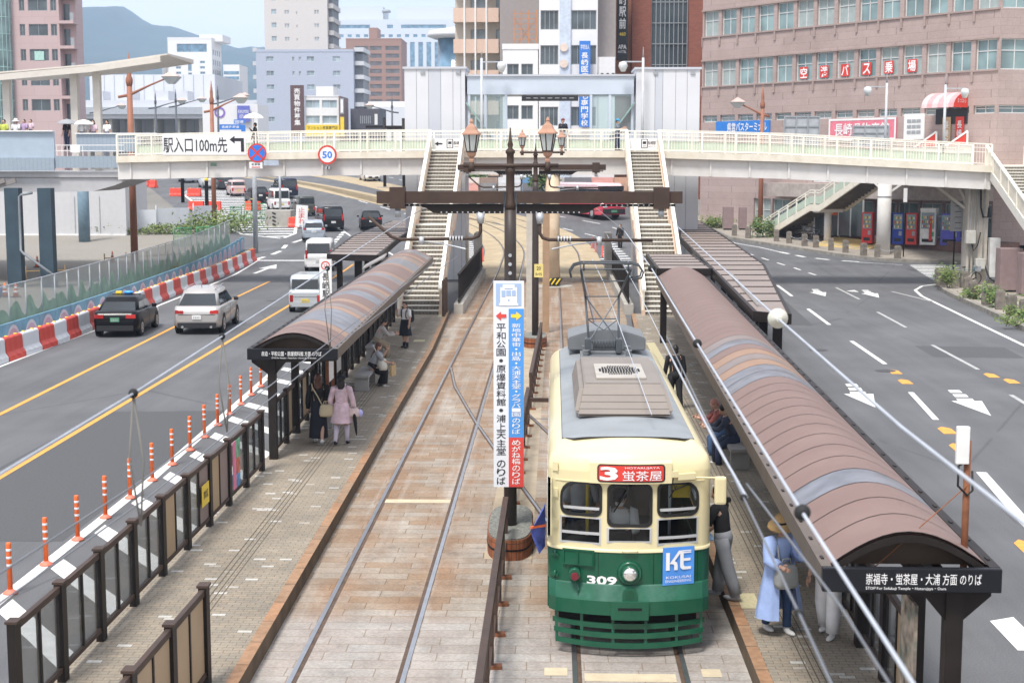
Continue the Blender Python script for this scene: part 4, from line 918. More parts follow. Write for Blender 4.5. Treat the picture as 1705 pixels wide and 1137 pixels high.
tw=bld('tower_block','tall beige apartment tower with small paired windows',(-56,Y,5));BEI=pm('beige_tower',(.6,.57,.55),.7,var=.03)
def f_(w):
 zs2=[zz(68-i*22.5,Y)-5 for i in range(8)];w.wins([px(458,Y)-px(446,Y)],zs2,1.1,1.1);w.wins([px(480,Y)-px(446,Y),px(484,Y)-px(446,Y),px(529,Y)-px(446,Y),px(533,Y)-px(446,Y)],zs2,.4,.9);w.wins([px(499,Y)-px(446,Y)],zs2,.25,.6)
block(tw,px(446,Y),px(550,Y),Y,Y+16,5,62,BEI,f_,glass=GLP,frame=WFW)
for i in range(9):
 MB().bx(px(550,Y)+.03,px(559,Y),Y+1,Y+12,zz(80-i*22.5,Y),zz(72-i*22.5,Y)).build('balcony',pm('balcony_tan',(.5,.47,.45),.6),tw,True)
MB().bx(px(550,Y)+.03,px(556,Y),Y+2,Y+12,5,61).build('balcony_recess',pm('recess_grey',(.2,.21,.23),.7),tw,True)
Y=520
rb=bld('apartment_block','reddish brown apartment block with stacked balconies behind the left lift tower',(-62,Y,5));RB=pm('brown_tile',(.33,.2,.16),.7,var=.05)
def f_(w):
 zs2=[5+i*2.62-1.5 for i in range(1,15)]
 for z in zs2:w.w+=[(px(594,Y)-px(580,Y),px(617,Y)-px(580,Y),z,z+1.5),(px(619,Y)-px(580,Y),px(639,Y)-px(580,Y),z,z+1.5),(px(645,Y)-px(580,Y),px(668,Y)-px(580,Y),z,z+1.5)]
block(rb,px(580,Y),px(671,Y),Y,Y+20,5,zz(66,Y),RB,f_,glass=glassmat('balcony_dark',(.12,.11,.11),.4),frame=pm('balcony_rail',(.4,.3,.25),.6),split=1)
MB().bx(px(617,Y),px(631,Y),Y+2,Y+12,zz(66,Y)-.1,zz(45,Y)).build('rooftop_room',RB,rb,True);MB().bx(px(567,Y),px(580,Y)-.05,Y+1,Y+18,5,zz(80,Y)).build('side_wing',RB,rb,True)
Y=760
gv=bld('government_building','long pale blue grey office with tall blue window strips on the skyline',(-80,Y,5));PB=pm('pale_office',(.6,.65,.72),.6,var=.03)
def f_(w):
 for k in range(9):w.w.append((px(672+k*13.5,Y)-px(540,Y),px(680+k*13.5,Y)-px(540,Y),zz(113,Y)-5,zz(70,Y)-5))
 for k in range(14):w.w.append((px(556+k*13.5,Y)-px(540,Y),px(563+k*13.5,Y)-px(540,Y),zz(62,Y)-5,zz(57,Y)-5))
 for a,b_ in((560,620),(648,658),(671,745)):w.w.append((px(a,Y)-px(540,Y),px(b_,Y)-px(540,Y),zz(47,Y)-5,zz(41,Y)-5))
block(gv,px(540,Y),px(760,Y),Y,Y+40,5,zz(32,Y),PB,f_,glass=GLB,frame=WFW,split=1,par=0)
for a,b_,t_ in((560,640,9),(664,757,10)):MB().bx(px(a,Y),px(b_,Y),Y+5,Y+30,zz(32,Y),zz(t_,Y)).build('upper_block',PB,gv,True)
MB().lathe([(2.2,0),(2.4,.8),(1.6,1.6),(.2,1.8)],(px(645,Y),Y+6,zz(19,Y))).build('roof_dish',GREYP,gv,True)
Y=230
rd=bld('curved_building','white building with a curved overhanging roof and dark glazing left of the cream apartments',(-16,Y,5))
m=MB();m.lathe([(3.4,0),(4.6,.4),(4.2,1.2),(.3,1.9)],(px(757,Y),Y+6,zz(60,Y)),n=28);m.build('curved_roof',SCHW,rd,True);MB().cyl((px(757,Y),Y+6,5),(px(757,Y),Y+6,zz(60,Y)),2.9,n=28).build('glazed_drum',GLB,rd,True)
Y=200
lp=bld('office_building','pink office building with a teal glass stair tower at the left edge',(-72,Y,5));PK=brickmat('pink_panel',(.52,.39,.38),(.5,.37,.36),(.42,.3,.3),3.4,1.75,.02,axes='xz',var=.05)
def f_(w):
 W0=px(26,Y)
 for z in[zz(58+i*42,Y)-5 for i in range(-3,4)]:
  for a,b_ in((40,49),(55,87),(92,102)):w.w.append((px(a,Y)-W0,px(b_,Y)-W0,z,z+1.55))
block(lp,px(26,Y),px(106,Y),Y,Y+4.4,5,46,PK,f_,glass=GLD)
MB().bx(px(106,Y)+.02,px(128,Y),Y+1.5,Y+4.5,5,46).build('balcony_core',PK,lp,True)
for i in range(-2,5):
 z=zz(35+i*42,Y);MB().bx(px(106,Y)+.02,px(132,Y),Y-.6,Y+1.5,z-.25,z+.15).build('balcony',PK,lp,True);MB().bx(px(108,Y),px(118,Y),Y+1.44,Y+1.49,z+.3,z+2.5).build('balcony_door',GLD,lp,True)
 MB().bx(px(126,Y),px(132,Y),Y-.5,Y-.45,z+.15,z+1.2).build('balcony_rail',GREYP,lp,True)
m=MB();m.cyl((px(8,Y),Y-.2,5),(px(8,Y),Y-.2,46),1.55,n=20);m.build('stair_glass',GLT,lp,True);m=MB()
for i in range(18):m.cyl((px(8,Y),Y-.2,6+i*2.2),(px(8,Y),Y-.2,6.12+i*2.2),1.59,n=20)
for i in range(8):a=R(200+i*20);m.bar((px(8,Y)+1.57*math.cos(a),Y-.2+1.57*math.sin(a),5),(px(8,Y)+1.57*math.cos(a),Y-.2+1.57*math.sin(a),46),.08,.08,(0,1,0))
m.build('mullion',pm('teal_frame',(.3,.45,.42),.5),lp,True);MB().bx(px(-60,Y),px(2,Y)-1,Y+1,Y+18,5,46).build('side_wing',PK,lp,True)
pz=zz(135,Y);m=MB().bx(px(63,Y),px(79,Y),Y-.03,Y-.01,zz(99,Y),zz(84,Y));m.build('notice',pm('notice_teal',(.4,.62,.55),.5),lp,True)
Y=480
wh_=bld('hotel_building','white stepped hotel tower with a wide glazed top floor before the mountain',(-120,Y,5));
def f_(w):
 W0=px(285,Y);w.w.append((px(300,Y)-W0,px(350,Y)-W0,zz(86,Y)-5,zz(72,Y)-5));w.wins([px(k,Y)-W0 for k in(298,338)],[zz(105+i*9,Y)-5 for i in range(8)],1.6,.8);w.wins([px(k,Y)-W0 for k in(318,)],[zz(118+i*16,Y)-5 for i in range(4)],1.2,2.6)
def r_(w):w.wins([1.5,4.5,7.5,10.5],[4+i*3.2 for i in range(11)],1.6,1.8)
block(wh_,px(285,Y),px(358,Y),Y,Y+14,5,zz(64,Y),SCHW,f_,r_,glass=GLB,frame=WFW)
MB().bx(px(333,Y),px(372,Y),Y+4,Y+16,zz(64,Y)-.5,zz(55,Y)).build('lift_overrun',SCHW,wh_,True)
for i in range(5):MB().bx(px(289-i*3.5,Y),px(286-i*3.5,Y)+.75,Y+.5,Y+12,5,zz(84+i*7,Y)).build('stepped_wing',SCHW,wh_,True)
MB().bx(px(372,Y)+.2,px(400,Y),Y+3,Y+16,5,zz(106,Y)).build('low_wing',SCHW,wh_,True)
for i in range(6):MB().bx(px(374,Y),px(399,Y),Y+2.9,Y+2.98,zz(122+i*9,Y),zz(117+i*9,Y)).build('window_band',GLB,wh_,True)
Y=330
st=bld('station_building','long low white station hall with a grey elevated railway below it',(-90,Y,5));GW=pm('pale_station_wall',(.62,.64,.68),.6,var=.03,scale=.2);GW2=pm('station_band',(.4,.43,.47),.6)
MB().bx(px(130,Y),px(345,Y),Y+10,Y+40,5,zz(119,Y)).build('upper_hall',GW,st,True)
for k in range(12):MB().bx(px(138+k*17,Y),px(138.6+k*17,Y),Y+9.9,Y+9.98,6,zz(120,Y)).build('joint',GW2,st,True)
MB().bx(px(130,Y),px(430,Y),Y+1,Y+9.8,zz(182,Y),zz(166,Y)).build('viaduct_screen',GW,st,True);MB().bx(px(128,Y),px(430,Y),Y,Y+.98,zz(190,Y),zz(178,Y)).build('viaduct_band',GW2,st,True)
MB().bx(px(128,Y),px(430,Y),Y+1,Y+9.7,zz(197,Y),zz(182,Y)-.02).build('viaduct_beam',GW,st,True)
for k in range(8):MB().bx(px(140+k*38,Y),px(146+k*38,Y),Y+2,Y+8,4,zz(197,Y)-.02).build('viaduct_pier',CONC,st,True)
for k,a in((150,20),(205,15),(255,25),(300,12)):MB().bx(px(k,Y),px(k+a,Y),Y+2,Y+8,zz(164,Y)-1,zz(150,Y)).build('equipment_cabin',GW,st,True)
Y=260
cf=bld('corner_shop','white low shop wall with a purple ring emblem beside the blue hotel sign',(-60,Y,5));MB().bx(px(340,Y),px(432,Y),Y,Y+10,4,zz(173,Y)).build('wall',SCHW,cf,True)
m=MB();n=24;cc_=(px(369,Y),Y-.1,zz(187,Y));m.loft([[(cc_[0]+r_*math.cos(2*math.pi*i/n),cc_[1]+d,cc_[2]+r_*math.sin(2*math.pi*i/n))for r_,d in((.65,0),(.95,0),(.95,.08),(.65,.08))]for i in range(n+1)],caps=False);m.build('ring_emblem',pm('purple',(.25,.15,.5),.5),cf,True)
m=MB().bx(px(399,Y),px(420,Y),Y-.6,Y-.4,zz(203,Y),zz(176,Y));m.m=1;m.text('FUKUYOKI',(px(409.5,Y),Y-.6,zz(186,Y)),(1,0,0),(0,0,1),1.8,.6,.01,.01);m.text('ESTATE',(px(409.5,Y),Y-.6,zz(194,Y)),(1,0,0),(0,0,1),1.4,.6,.01,.01);tag(m.build('shop_sign',[pm('violet_blue',(.14,.16,.5),.5),SWHT]),'square violet blue sign above the blue direction signs','sign')
Y=190
for a,b_,c,d,s1,lb in((368,404,216,207,'長崎港 時津','wide blue direction sign low behind the banner'),(392,410,206,199,'国道','small blue road sign above the wide blue direction sign'),(404,411,237,208,'→','narrow blue road sign left of the white parasol')):
 m=MB().bx(px(a,Y),px(b_,Y),Y,Y+.05,zz(c,Y),zz(d,Y));m.m=1;m.text(s1,((px(a,Y)+px(b_,Y))/2,Y,(zz(c,Y)+zz(d,Y))/2),(1,0,0),(0,0,1),(px(b_,Y)-px(a,Y))*.8,.35,.01,.01);tag(m.build('direction_sign',[BLUE,SWHT]),lb,'sign')
Y=215
hs=bld('estate_office','small white two storey office with a roof terrace beside a brown vertical sign',(-32,Y,5))
def f_(w):
 W0=px(512,Y)
 for z in(zz(180,Y)-5,zz(206,Y)-5):
  for a,b_ in((513,536),(540,565)):w.w.append((px(a,Y)-W0,px(b_,Y)-W0,z,z+1.15))
block(hs,px(511,Y),px(567,Y),Y,Y+9,5,zz(161,Y),SCHW,f_,glass=GLP,frame=WFW,par=.15);MB().bx(px(524,Y),px(553,Y),Y+3,Y+8,zz(161,Y),zz(142,Y)).build('roof_room',SCHW,hs,True);MB().bx(px(567,Y)+.03,px(569,Y)+.1,Y-.3,Y+8,5,zz(160,Y)).build('corner_post',pm('corner_brown',(.2,.13,.12),.6),hs,True)
m=MB().bx(px(512,Y),px(568,Y),Y-.35,Y-.2,zz(216,Y)-1,zz(208,Y));m.m=1;m.text('マンション売買専門店',(px(540,Y),Y-.35,zz(213,Y)),(1,0,0),(0,0,1),4.4,.5,.01,.01);tag(m.build('yellow_banner',[YELLOW,SBLK]),'yellow shop banner with black lettering over the bridge railing','sign')
m=MB().bx(px(488,Y),px(510,Y),Y-.6,Y-.2,zz(216,Y)-1,zz(142,Y));m.m=1;m.text('売買物件募集',(px(499,Y),Y-.6,zz(178,Y)),(1,0,0),(0,0,1),1.0,5.4,.02,.01,True);tag(m.build('estate_sign',[pm('sign_brown',(.13,.08,.08),.5),SWHT]),'brown vertical sign with large white lettering by the white office','sign')
m=MB().bx(px(570,Y),px(576,Y),Y-.6,Y-.4,zz(190,Y),zz(164,Y));m.m=1;m.bx(px(571,Y),px(575,Y),Y-.66,Y-.62,zz(188,Y),zz(166,Y));tag(m.build('shop_sign',[GREYP,SWHT]),'narrow white vertical sign right of the white office','sign')
m=MB().bx(px(570,Y),px(576,Y),Y-.6,Y-.4,zz(216,Y)-1,zz(195,Y));tag(m.build('shop_flag',YELLOW),'narrow yellow flag sign right of the white office','sign')
Y=225
dk=bld('restaurant','dark grey low building with a slatted front',(-29,Y,5));MB().bx(px(586,Y),px(634,Y),Y,Y+9,5,zz(181,Y)).build('wall',pm('charcoal_wall',(.1,.1,.12),.6),dk,True)
for k in range(6):MB().bx(px(602+k*3.2,Y),px(603.6+k*3.2,Y),Y-.06,Y-.01,zz(206,Y),zz(193,Y)).build('slat',GREYP,dk,True)
MB().bx(px(626,Y),px(631,Y),Y-.1,Y-.02,zz(208,Y),zz(190,Y)).build('lamp_panel',WHITE,dk,True)
Y=290
vi=bld('viaduct','pale concrete viaduct wall between the dark restaurant and the lift tower',(-30,Y,5));MB().bx(px(625,Y),px(690,Y),Y,Y+8,5,zz(178,Y)).build('wall',GW,vi,True);MB().bx(px(606,Y),px(690,Y),Y+9,Y+18,5,zz(166,Y)).build('rear_wall',SCHW,vi,True)
Y=136
sh=bld('shop_row','row of street level shop fronts seen under the footbridge behind the bus',(2,Y,2))
xx=[px(k,Y)for k in(700,730,770,800,830,870,905,940,985,1022,1046)];cols=[(.5,.5,.5),(.24,.24,.25),(.62,.6,.56),(.3,.22,.18),(.6,.6,.62),(.15,.3,.5),(.5,.48,.44),(.2,.2,.22),(.66,.34,.3),(.55,.35,.25)]
for i,(a,b_)in enumerate(zip(xx,xx[1:])):
 MB().bx(a,b_-.05,Y,Y+1.5,hz(Y)-.2,5.2).build('pier_wall',pm('shop_wall_%d'%i,cols[i],.7,var=.08),sh,True);MB().bx(a+.2,b_-.3,Y-.05,Y-.01,hz(Y),3.9).build('shop_window',GLD,sh,True);MB().bx(a+.05,b_-.15,Y-.5,Y-.06,4.0,4.7).build('shop_fascia',pm('fascia_%d'%i,cols[(i*3+2)%10],.6),sh,True)
Y=128
rs=bld('side_shop','white and blue shop front below the pink wall left of the side stairs',(15,Y,2))
MB().bx(px(1193,Y),px(1262,Y),Y,Y+6,1.5,7).build('wall',PINKD,rs,True);MB().bx(px(1200,Y),px(1240,Y),Y-.2,Y-.02,1.6,zz(322,Y)).build('shutter',pm('brown_stone',(.2,.16,.15),.8),rs,True);MB().bx(px(1263,Y),px(1288,Y),Y-.6,Y-.3,1.6,zz(320,Y)).build('white_screen',WHITE,rs,True);MB().bx(px(1288,Y)+.02,px(1312,Y),Y-.5,Y-.1,1.6,zz(322,Y)).build('blue_screen',pm('deep_blue',(.02,.06,.3),.5),rs,True)
MB().bx(px(1262,Y),px(1330,Y),Y-1.2,Y,zz(310,Y),zz(288,Y)).build('canopy',PINK,rs,True);MB().bx(px(1268,Y),px(1318,Y),Y-1.26,Y-1.22,zz(296,Y),zz(286,Y)).build('lettered_fascia',WHITE,rs,True)
m=MB().bx(px(1221,Y),px(1237,Y),Y-1.8,Y-1.7,zz(356,Y),zz(311,Y));m.m=1;m.text('中央料金所',(px(1229,Y),Y-1.8,zz(334,Y)),(1,0,0),(0,0,1),.5,1.9,.01,.01,True);tag(m.build('hanging_sign',[pm('navy_sign',(.03,.1,.3),.5),SWHT]),'dark blue vertical sign in front of the brown stone wall','sign')
# mountain
FOREST=pm('forest_hillside',(.018,.045,.04),.95,var=.35,scale=.02,stain=.4,stain_col=(.03,.06,.035),sscale=.012)
mb=MB();from mathutils import noise as mnoise
ridge=[(-1400,60),(-60,80),(40,62),(95,30),(125,14),(165,9),(205,8),(222,12),(240,27),(256,40),(290,42),(322,52),(360,64),(400,80),(417,81),(440,77),(470,84),(560,110),(700,150),(900,205),(1400,262)]
def rz_(p):
 for a,b_ in zip(ridge,ridge[1:]):
  if a[0]<=p<=b_[0]:return a[1]+(b_[1]-a[1])*(p-a[0])/(b_[0]-a[0])
Yr=3300;nx,ny=170,26;g_=[]
for j in range(ny+1):
 f2=j/ny;Y=1500+(Yr-1500)*f2
 for i in range(nx+1):
  p=-1300+i*2600/nx;X=(p-922)/F*Yr;top=PZ(rz_(p),Yr);e=f2**.85
  nn_=mnoise.fractal(Vector((X*.004,Y*.004,0)),1.0,2.0,5)*38*math.sin(math.pi*min(1,f2*.97+.02))
  g_.append((X,Y,4+(top-4)*e+nn_+(mnoise.noise(Vector((X*.05,Y*.05,1)))*3)))
for j in range(1,6):
 for i in range(nx+1):X,Y,z=g_[ny*(nx+1)+i];g_.append((X,Yr+j*160,max(4,z*(1-j/5))))
mb.smooth=True;mb.add(g_,[(j*(nx+1)+i,j*(nx+1)+i+1,(j+1)*(nx+1)+i+1,(j+1)*(nx+1)+i)for j in range(ny+5)for i in range(nx)])
tag(mb.build('mountain',FOREST),kind='structure')
hv=MB().bx(-3600,3600,-70,4260,-2,445).build('haze',None);tag(hv,kind='stuff');hv.data.materials.clear()
m=bpy.data.materials.new('haze');m.use_nodes=True;t=m.node_tree;t.nodes.clear();o_=t.nodes.new('ShaderNodeOutputMaterial');pv=t.nodes.new('ShaderNodeVolumePrincipled')
pv.inputs['Color'].default_value=(.6,.77,1,1);pv.inputs['Density'].default_value=.00022;pv.inputs['Anisotropy'].default_value=0;t.links.new(pv.outputs[0],o_.inputs['Volume']);hv.data.materials.append(m)
# shelters
ROOFB=pm('brown_roof_sheet',(.2,.128,.108),.5,var=.06,scale=1.2,stain=.4,stain_col=(.25,.175,.145),sscale=1.6)
ROOFG=pm('grey_clear_roof_sheet',(.15,.155,.18),.3,var=.35,scale=2.5,stain=.5,stain_col=(.2,.19,.2),sscale=1.3)
ROOFO=pm('tan_roof_sheet',(.3,.17,.1),.35,var=.08,scale=2,stain=.2,stain_col=(.4,.26,.17))
ROOFS=pm('grey_brown_roof_sheet',(.21,.165,.15),.35,var=.1,scale=2)
SHED=pm('shelter_frame',(.02,.016,.015),.5,var=.15,scale=6,spec=.2)
SHEDL=pm('shelter_gutter',(.12,.095,.078),.5,var=.12,scale=3)
FASC=pm('fascia_black',(.013,.014,.018),.45,spec=.2)
def shelter(name,label,y0,y1,xl0,xr0,xl1,xr1,pattern,bay,postside,texts,legs,zb=2.66):
 t=thing(name,label,'shelter',((xl0+xr0)/2,y0,.25));n=round((y1-y0)/bay);st=(y1-y0)/n;rise=.42
 L_=lambda y:xl0+(xl1-xl0)*(y-y0)/(y1-y0);R_=lambda y:xr0+(xr1-xr0)*(y-y0)/(y1-y0)
 def arch(y,d=0,k=12):
  a,b_=L_(y)+.06,R_(y)-.06;return[(a+(b_-a)*i/k,y,zb+rise*math.sin(math.pi*(.06+.88*i/k))-rise*.18+d)for i in range(k+1)]
 mats={'b':ROOFB,'g':ROOFG,'o':ROOFO,'s':ROOFS}
 for i in range(n):
  ya,yb=y0+.1+st*i,y0+.1+st*(i+1)-.012;top0,top1=arch(ya),arch(yb);mb=MB()
  mb.loft([top0,top1],caps=False,closed=False,smooth=True);mb.loft([arch(yb,-.02),arch(ya,-.02)],caps=False,closed=False,smooth=True)
  mb.build('roof_panel',mats[pattern[i%len(pattern)]],t,True)
 rb=MB()
 for i in range(n+1):
  y=y0+.094+st*i;rb.loft([arch(y-.008,.005),arch(y+.008,.005)],caps=False,closed=False);rb.loft([arch(y+.03,-.03),arch(y-.03,-.03),arch(y-.03,-.1),arch(y+.03,-.1)],caps=False,closed=False)
 rb.build('roof_rib',SHED,t,True)
 for s,X in((-1,L_),(1,R_)):
  MB().loft([[(X(y)+s*u,y,zb+v)for u,v in((-.07,-.2),(.03,-.2),(.03,.02),(-.07,.02))]for y in(y0,y1)]).build('gutter',SHEDL if s*(1 if xl0<0 else-1)>0 else SHED,t,True)
  bl=MB()
  for i in range(n*1):y=y0+.3+st*i;bl.bx(X(y)-s*.02-.015,X(y)-s*.02+.015,y-.05,y+.05,zb+.02,zb+.032)
  bl.build('gutter_clip',SHED,t,True)['kind']='stuff'
 for y,nm in((y0,'front'),(y1,'rear')):
  tp=MB();p=[(q[0],q[1]+(.3 if y==y0 else-.3),q[2]-.04)for q in arch(y)];tp.add(p,[list(range(len(p)))]);tp.build('end_panel',pm('end_panel_brown',(.06,.04,.027),.5,var=.15),t,True)
 fa=MB().rbx(xl0-.03,xr0+.03,y0-.08,y0+.0,zb-.22,zb+.02,.012);fa.m=1
 for s_,cx,cz,w_,h_ in texts:fa.text(s_,(cx,y0-.08,zb+cz),(1,0,0),(0,0,1),w_,h_,.003,.004)
 fa.build('fascia_sign',[FASC,SWHT],t,True);MB().bx(xl1,xr1,y1,y1+.08,zb-.22,zb+.02).build('fascia_board',FASC,t,True)
 for y in legs:
  xp=(L_(y)+.45)if postside<0 else(R_(y)-.38)
  MB().bx(xp-.085,xp+.085,y-.085,y+.085,.25,zb-.2).build('post',SHED,t,True)
  a=MB();far=(R_(y)-.05)if postside<0 else(L_(y)+.05);near=(L_(y)+.02)if postside<0 else(R_(y)-.02)
  a.prism([(near,zb-.2),(far,zb-.2),(far,zb-.27),(xp+(.3 if postside<0 else-.3),zb-.3),(xp+(.09 if postside<0 else-.09),zb-.55),(xp-(.09 if postside<0 else-.09),zb-.55),(near,zb-.3)],y-.05,y+.05);a.build('bracket',SHED,t,True)
 m=MB();m.loft([[(x+u,y,zb-.2+v)for u,v in((-.05,-.12),(.05,-.12),(.05,-.001),(-.05,-.001))]for x,y in(((L_(y0)+.45)if postside<0 else R_(y0)-.38,y0+.2),((L_(y1)+.45)if postside<0 else R_(y1)-.38,y1-.2))]);m.build('eave_beam',SHED,t,True)
 return t,L_,R_
lsh,LL,LR=shelter('platform_shelter','left platform shelter with a barrel roof of brown, tan and grey panels',30.9,61.3,-6.47,-4.6,-6.92,-5.04,'bbboggggosbobbggbsobgbbbsgobb',.66,-1,[('赤迫・平和公園・原爆資料館 方面 のりば',-5.55,-.085,1.28,.1),('STOP For Akasako・Peace Park・Atomic Bomb Museum',-5.5,-.175,.95,.028)],[31.1+3.05*i for i in range(10)])
rsh,RL,RR=shelter('platform_shelter','right platform shelter with a long brown barrel roof above the woman in the blue dress',14.15,51.2,2.67,4.35,3.6,5.32,'bbbgbbbbbbbbbbggosobgsbbbbbbbbbbbbbbbbbbbbbbbbbbbbsgo'[:52],.75,1,[('崇福寺・蛍茶屋・大浦 方面 のりば',3.62,-.085,1.12,.115),('STOP For Sofukuji Temple・Hotarujaya・Oura',3.45,-.18,.78,.036)],[14.3,15.9]+[19.0+3.1*i for i in range(11)])
FLATR=pm('flat_roof_sheet',(.25,.2,.175),.45,var=.06,scale=1,stain=.25,stain_col=(.33,.28,.25))
def flat_canopy(label,poly,z,seams,posts,fascia_h=.26):
 c=thing('flat_canopy',label,'canopy',(poly[0][0],poly[0][1],.2));MB().prism(poly,z-.05,z,'z').build('roof_sheet',FLATR,c,True)
 f=MB();n=len(poly)
 for i in range(n):a,b_=poly[i],poly[(i+1)%n];f.bar((*a,z-fascia_h/2+.01),(*b_,z-fascia_h/2+.01),.1,fascia_h)
 f.build('fascia',SHED,c,True);
 for y in seams:
  xs_=[]
  for i in range(n):
   a,b_=poly[i],poly[(i+1)%n]
   if min(a[1],b_[1])<y<=max(a[1],b_[1]):xs_.append(a[0]+(b_[0]-a[0])*(y-a[1])/(b_[1]-a[1]))
  if len(xs_)>=2:MB().bx(min(xs_)+.06,max(xs_)-.06,y-.02,y+.02,z,z+.025).build('roof_seam',SHED,c,True)
 for x,y in posts:MB().bx(x-.11,x+.11,y-.11,y+.11,hz(y),z-fascia_h).build('post',SHED,c,True)
 return c
flat_canopy('dark canopy with a long tapering flat roof on the road side of the right stairs',[(5.12,37.3),(5.88,36.6),(7.79,54.8),(8.6,73.7),(9.4,95),(8.2,95),(6.4,74.9),(5.6,50.6)],2.85,[40+i*2.35 for i in range(24)],[(5.45,38.2),(5.8,38.0),(5.75,41),(6.0,47),(6.6,55),(7.4,64),(8.0,74)])
flat_canopy('small flat canopy at the foot of the stairs behind the right barrel roof',[(3.66,51.4),(5.5,51.4),(5.55,59.5),(3.78,59.5)],2.92,[53,54.6,56.2,57.8],[(3.9,52),(5.2,58)])
flat_canopy('dark flat canopy beside the left stairs above the parked cars',[(-9.26,60.2),(-7.15,59.6),(-7.75,73),(-8.3,95),(-10.4,95),(-10.3,76)],2.85,[62+i*1.9 for i in range(17)],[(-8.9,61),(-8.05,60.8),(-7.4,60.6),(-8.7,65),(-7.7,65),(-8.9,70),(-8.0,70)])
tilt=MB().obx((6.0,44.6,2.72),(.75,12,.05),rz=R(-3.0),ry=R(28));tag(tilt.build('skylight_board',pm('grey_tilted_sheet',(.3,.28,.27),.35)),'long tilted grey sheet between the right barrel roof and the flat canopy','roof board')
tilt=MB().obx((-7.0,57.5,2.75),(.95,2.4,.05),rz=R(4),ry=R(-28));tag(tilt.build('skylight_board',pm('grey_tilted_sheet',(.3,.28,.27),.35)),'small tilted brown sheet at the corner of the left flat canopy','roof board')
# platform fences
FGL=glassmat('fence_glass',(.22,.22,.22),.06,.07,(.74,.76,.77));TAN=pm('tan_board',(.4,.29,.18),.5,var=.06,scale=2);MAUV=pm('mauve_board',(.25,.19,.18),.5,var=.06)
def fence(label,pts,boards,h_=1.24,z0=.25,capmat=None):
 f=thing('platform_fence',label,'fence',(pts[0][0],pts[0][1],z0));capmat=capmat or SHEDL
 for i,(x,y)in enumerate(pts):
  MB().bx(x-.05,x+.05,y-.085,y+.085,z0,z0+h_).build('post',SHED,f,True);MB().bx(x-.07,x+.07,y-.09,y+.09,z0+h_,z0+h_+.03).build('post_cap',BROWNP,f,True)
 for i,(a,b_)in enumerate(zip(pts,pts[1:])):
  a3,b3=Vector((*a,0)),Vector((*b_,0));d=(b3-a3).normalized();a4,b4=a3+d*.086,b3-d*.086
  for z,th in((.16,.06),(h_-.06,.08)):MB().bar(a4+Vector((0,0,z0+z)),b4+Vector((0,0,z0+z)),.06,th).build('rail',BROWNP,f,True)
  mid=(a4+b4)/2
  m=MB();m.bar(mid+Vector((0,0,z0+.19)),mid+Vector((0,0,z0+h_-.1)),.05,.05,d);m.build('mullion',SHED,f,True)
  for k,(p,q)in enumerate(((a4+d*.01,mid-d*.026),(mid+d*.026,b4-d*.01))):
   w_=boards.get((i,k),FGL);g=MB();g.bar(p+Vector((0,0,z0+(h_+.09)/2)),q+Vector((0,0,z0+(h_+.09)/2)),.02,h_-.29);g.build('board' if w_ is not FGL else 'glass_pane',w_,f,True)
 return f
lp_=[(-6.04+.0*i,15.84+1.56*i)for i in range(10)]
fence('long brown platform fence with glass panes and tan boards beside the orange posts',lp_,{(4,0):TAN,(4,1):FGL,(5,1):MAUV,(6,0):TAN,(6,1):MAUV})
nb_=MB().bx(-5.985,-5.975,24.45,24.95,.75,1.12);nb_.m=1;nb_.text('禁煙',(-5.975,24.7,.94),(0,1,0),(0,0,1),.34,.14,.01,.004);tag(nb_.build('yellow_notice',[YELLOW,SBLK]),'yellow notice with black lettering on the left platform fence','notice')
pm_=MB()
for i,(y0_,y1_,z0_,z1_,c)in enumerate(((26.9,27.15,.5,1.4,0),(27.151,27.5,.5,.75,1),(27.151,27.5,.751,1.05,2),(27.151,27.5,1.051,1.4,3))):pm_.m=c;pm_.bx(-5.985,-5.975,y0_,y1_,z0_,z1_)
tag(pm_.build('colourful_poster',[pm('poster_pink',(.75,.2,.35),.5),pm('poster_blue',(.08,.3,.6),.5,var=.4,scale=6),pm('poster_red',(.6,.15,.1),.5,var=.5,scale=7),pm('poster_green',(.15,.4,.25),.5,var=.5,scale=6)]),'colourful pink, blue and green poster on the left platform fence','poster')
fence('short brown fence with tan boards at the bottom left of the view',[(-4.3,12.8),(-4.28,14.3),(-4.26,15.8),(-4.24,17.3)],{(i,k):TAN for i in range(3)for k in range(2)},z0=.25)
fence('brown platform fence with tan boards below the front end of the right shelter',[(4.42,9.6),(4.4,11.1),(4.37,12.6),(4.35,14.0)],{(i,k):TAN for i in range(3)for k in range(2)})
fence('dark platform fence with glass panes behind the seated people under the left shelter',[(-6.05+(-.018*i),31.4+1.5*i)for i in range(19)],{(1,0):TAN,(2,1):TAN,(6,0):MAUV})
fence('dark platform fence with glass panes on the road side under the right shelter',[(4.06+.038*i,16.2+1.5*i)for i in range(22)],{(0,0):TAN,(3,1):MAUV,(4,0):TAN})
wb2=MB();wb2.bx(4.22,4.25,11.9,12.9,.75,1.75);wb2.m=1;wb2.bx(4.255,4.3,11.95,12.0,.25,1.75);wb2.bx(4.255,4.3,12.8,12.85,.25,1.75);tag(wb2.build('notice_board',[WHITE,RUST]),'blank white notice board on rusty posts at the right platform end','board')
pp=MB().bx(3.72,3.75,14.75,15.35,.4,2.1);tag(pp.build('wall_poster',pm('mottled_poster',(.3,.25,.2),.6,var=.8,scale=6,stain=.7,stain_col=(.1,.25,.2),sscale=4)),'tall mottled poster beside the front post of the right shelter','poster')
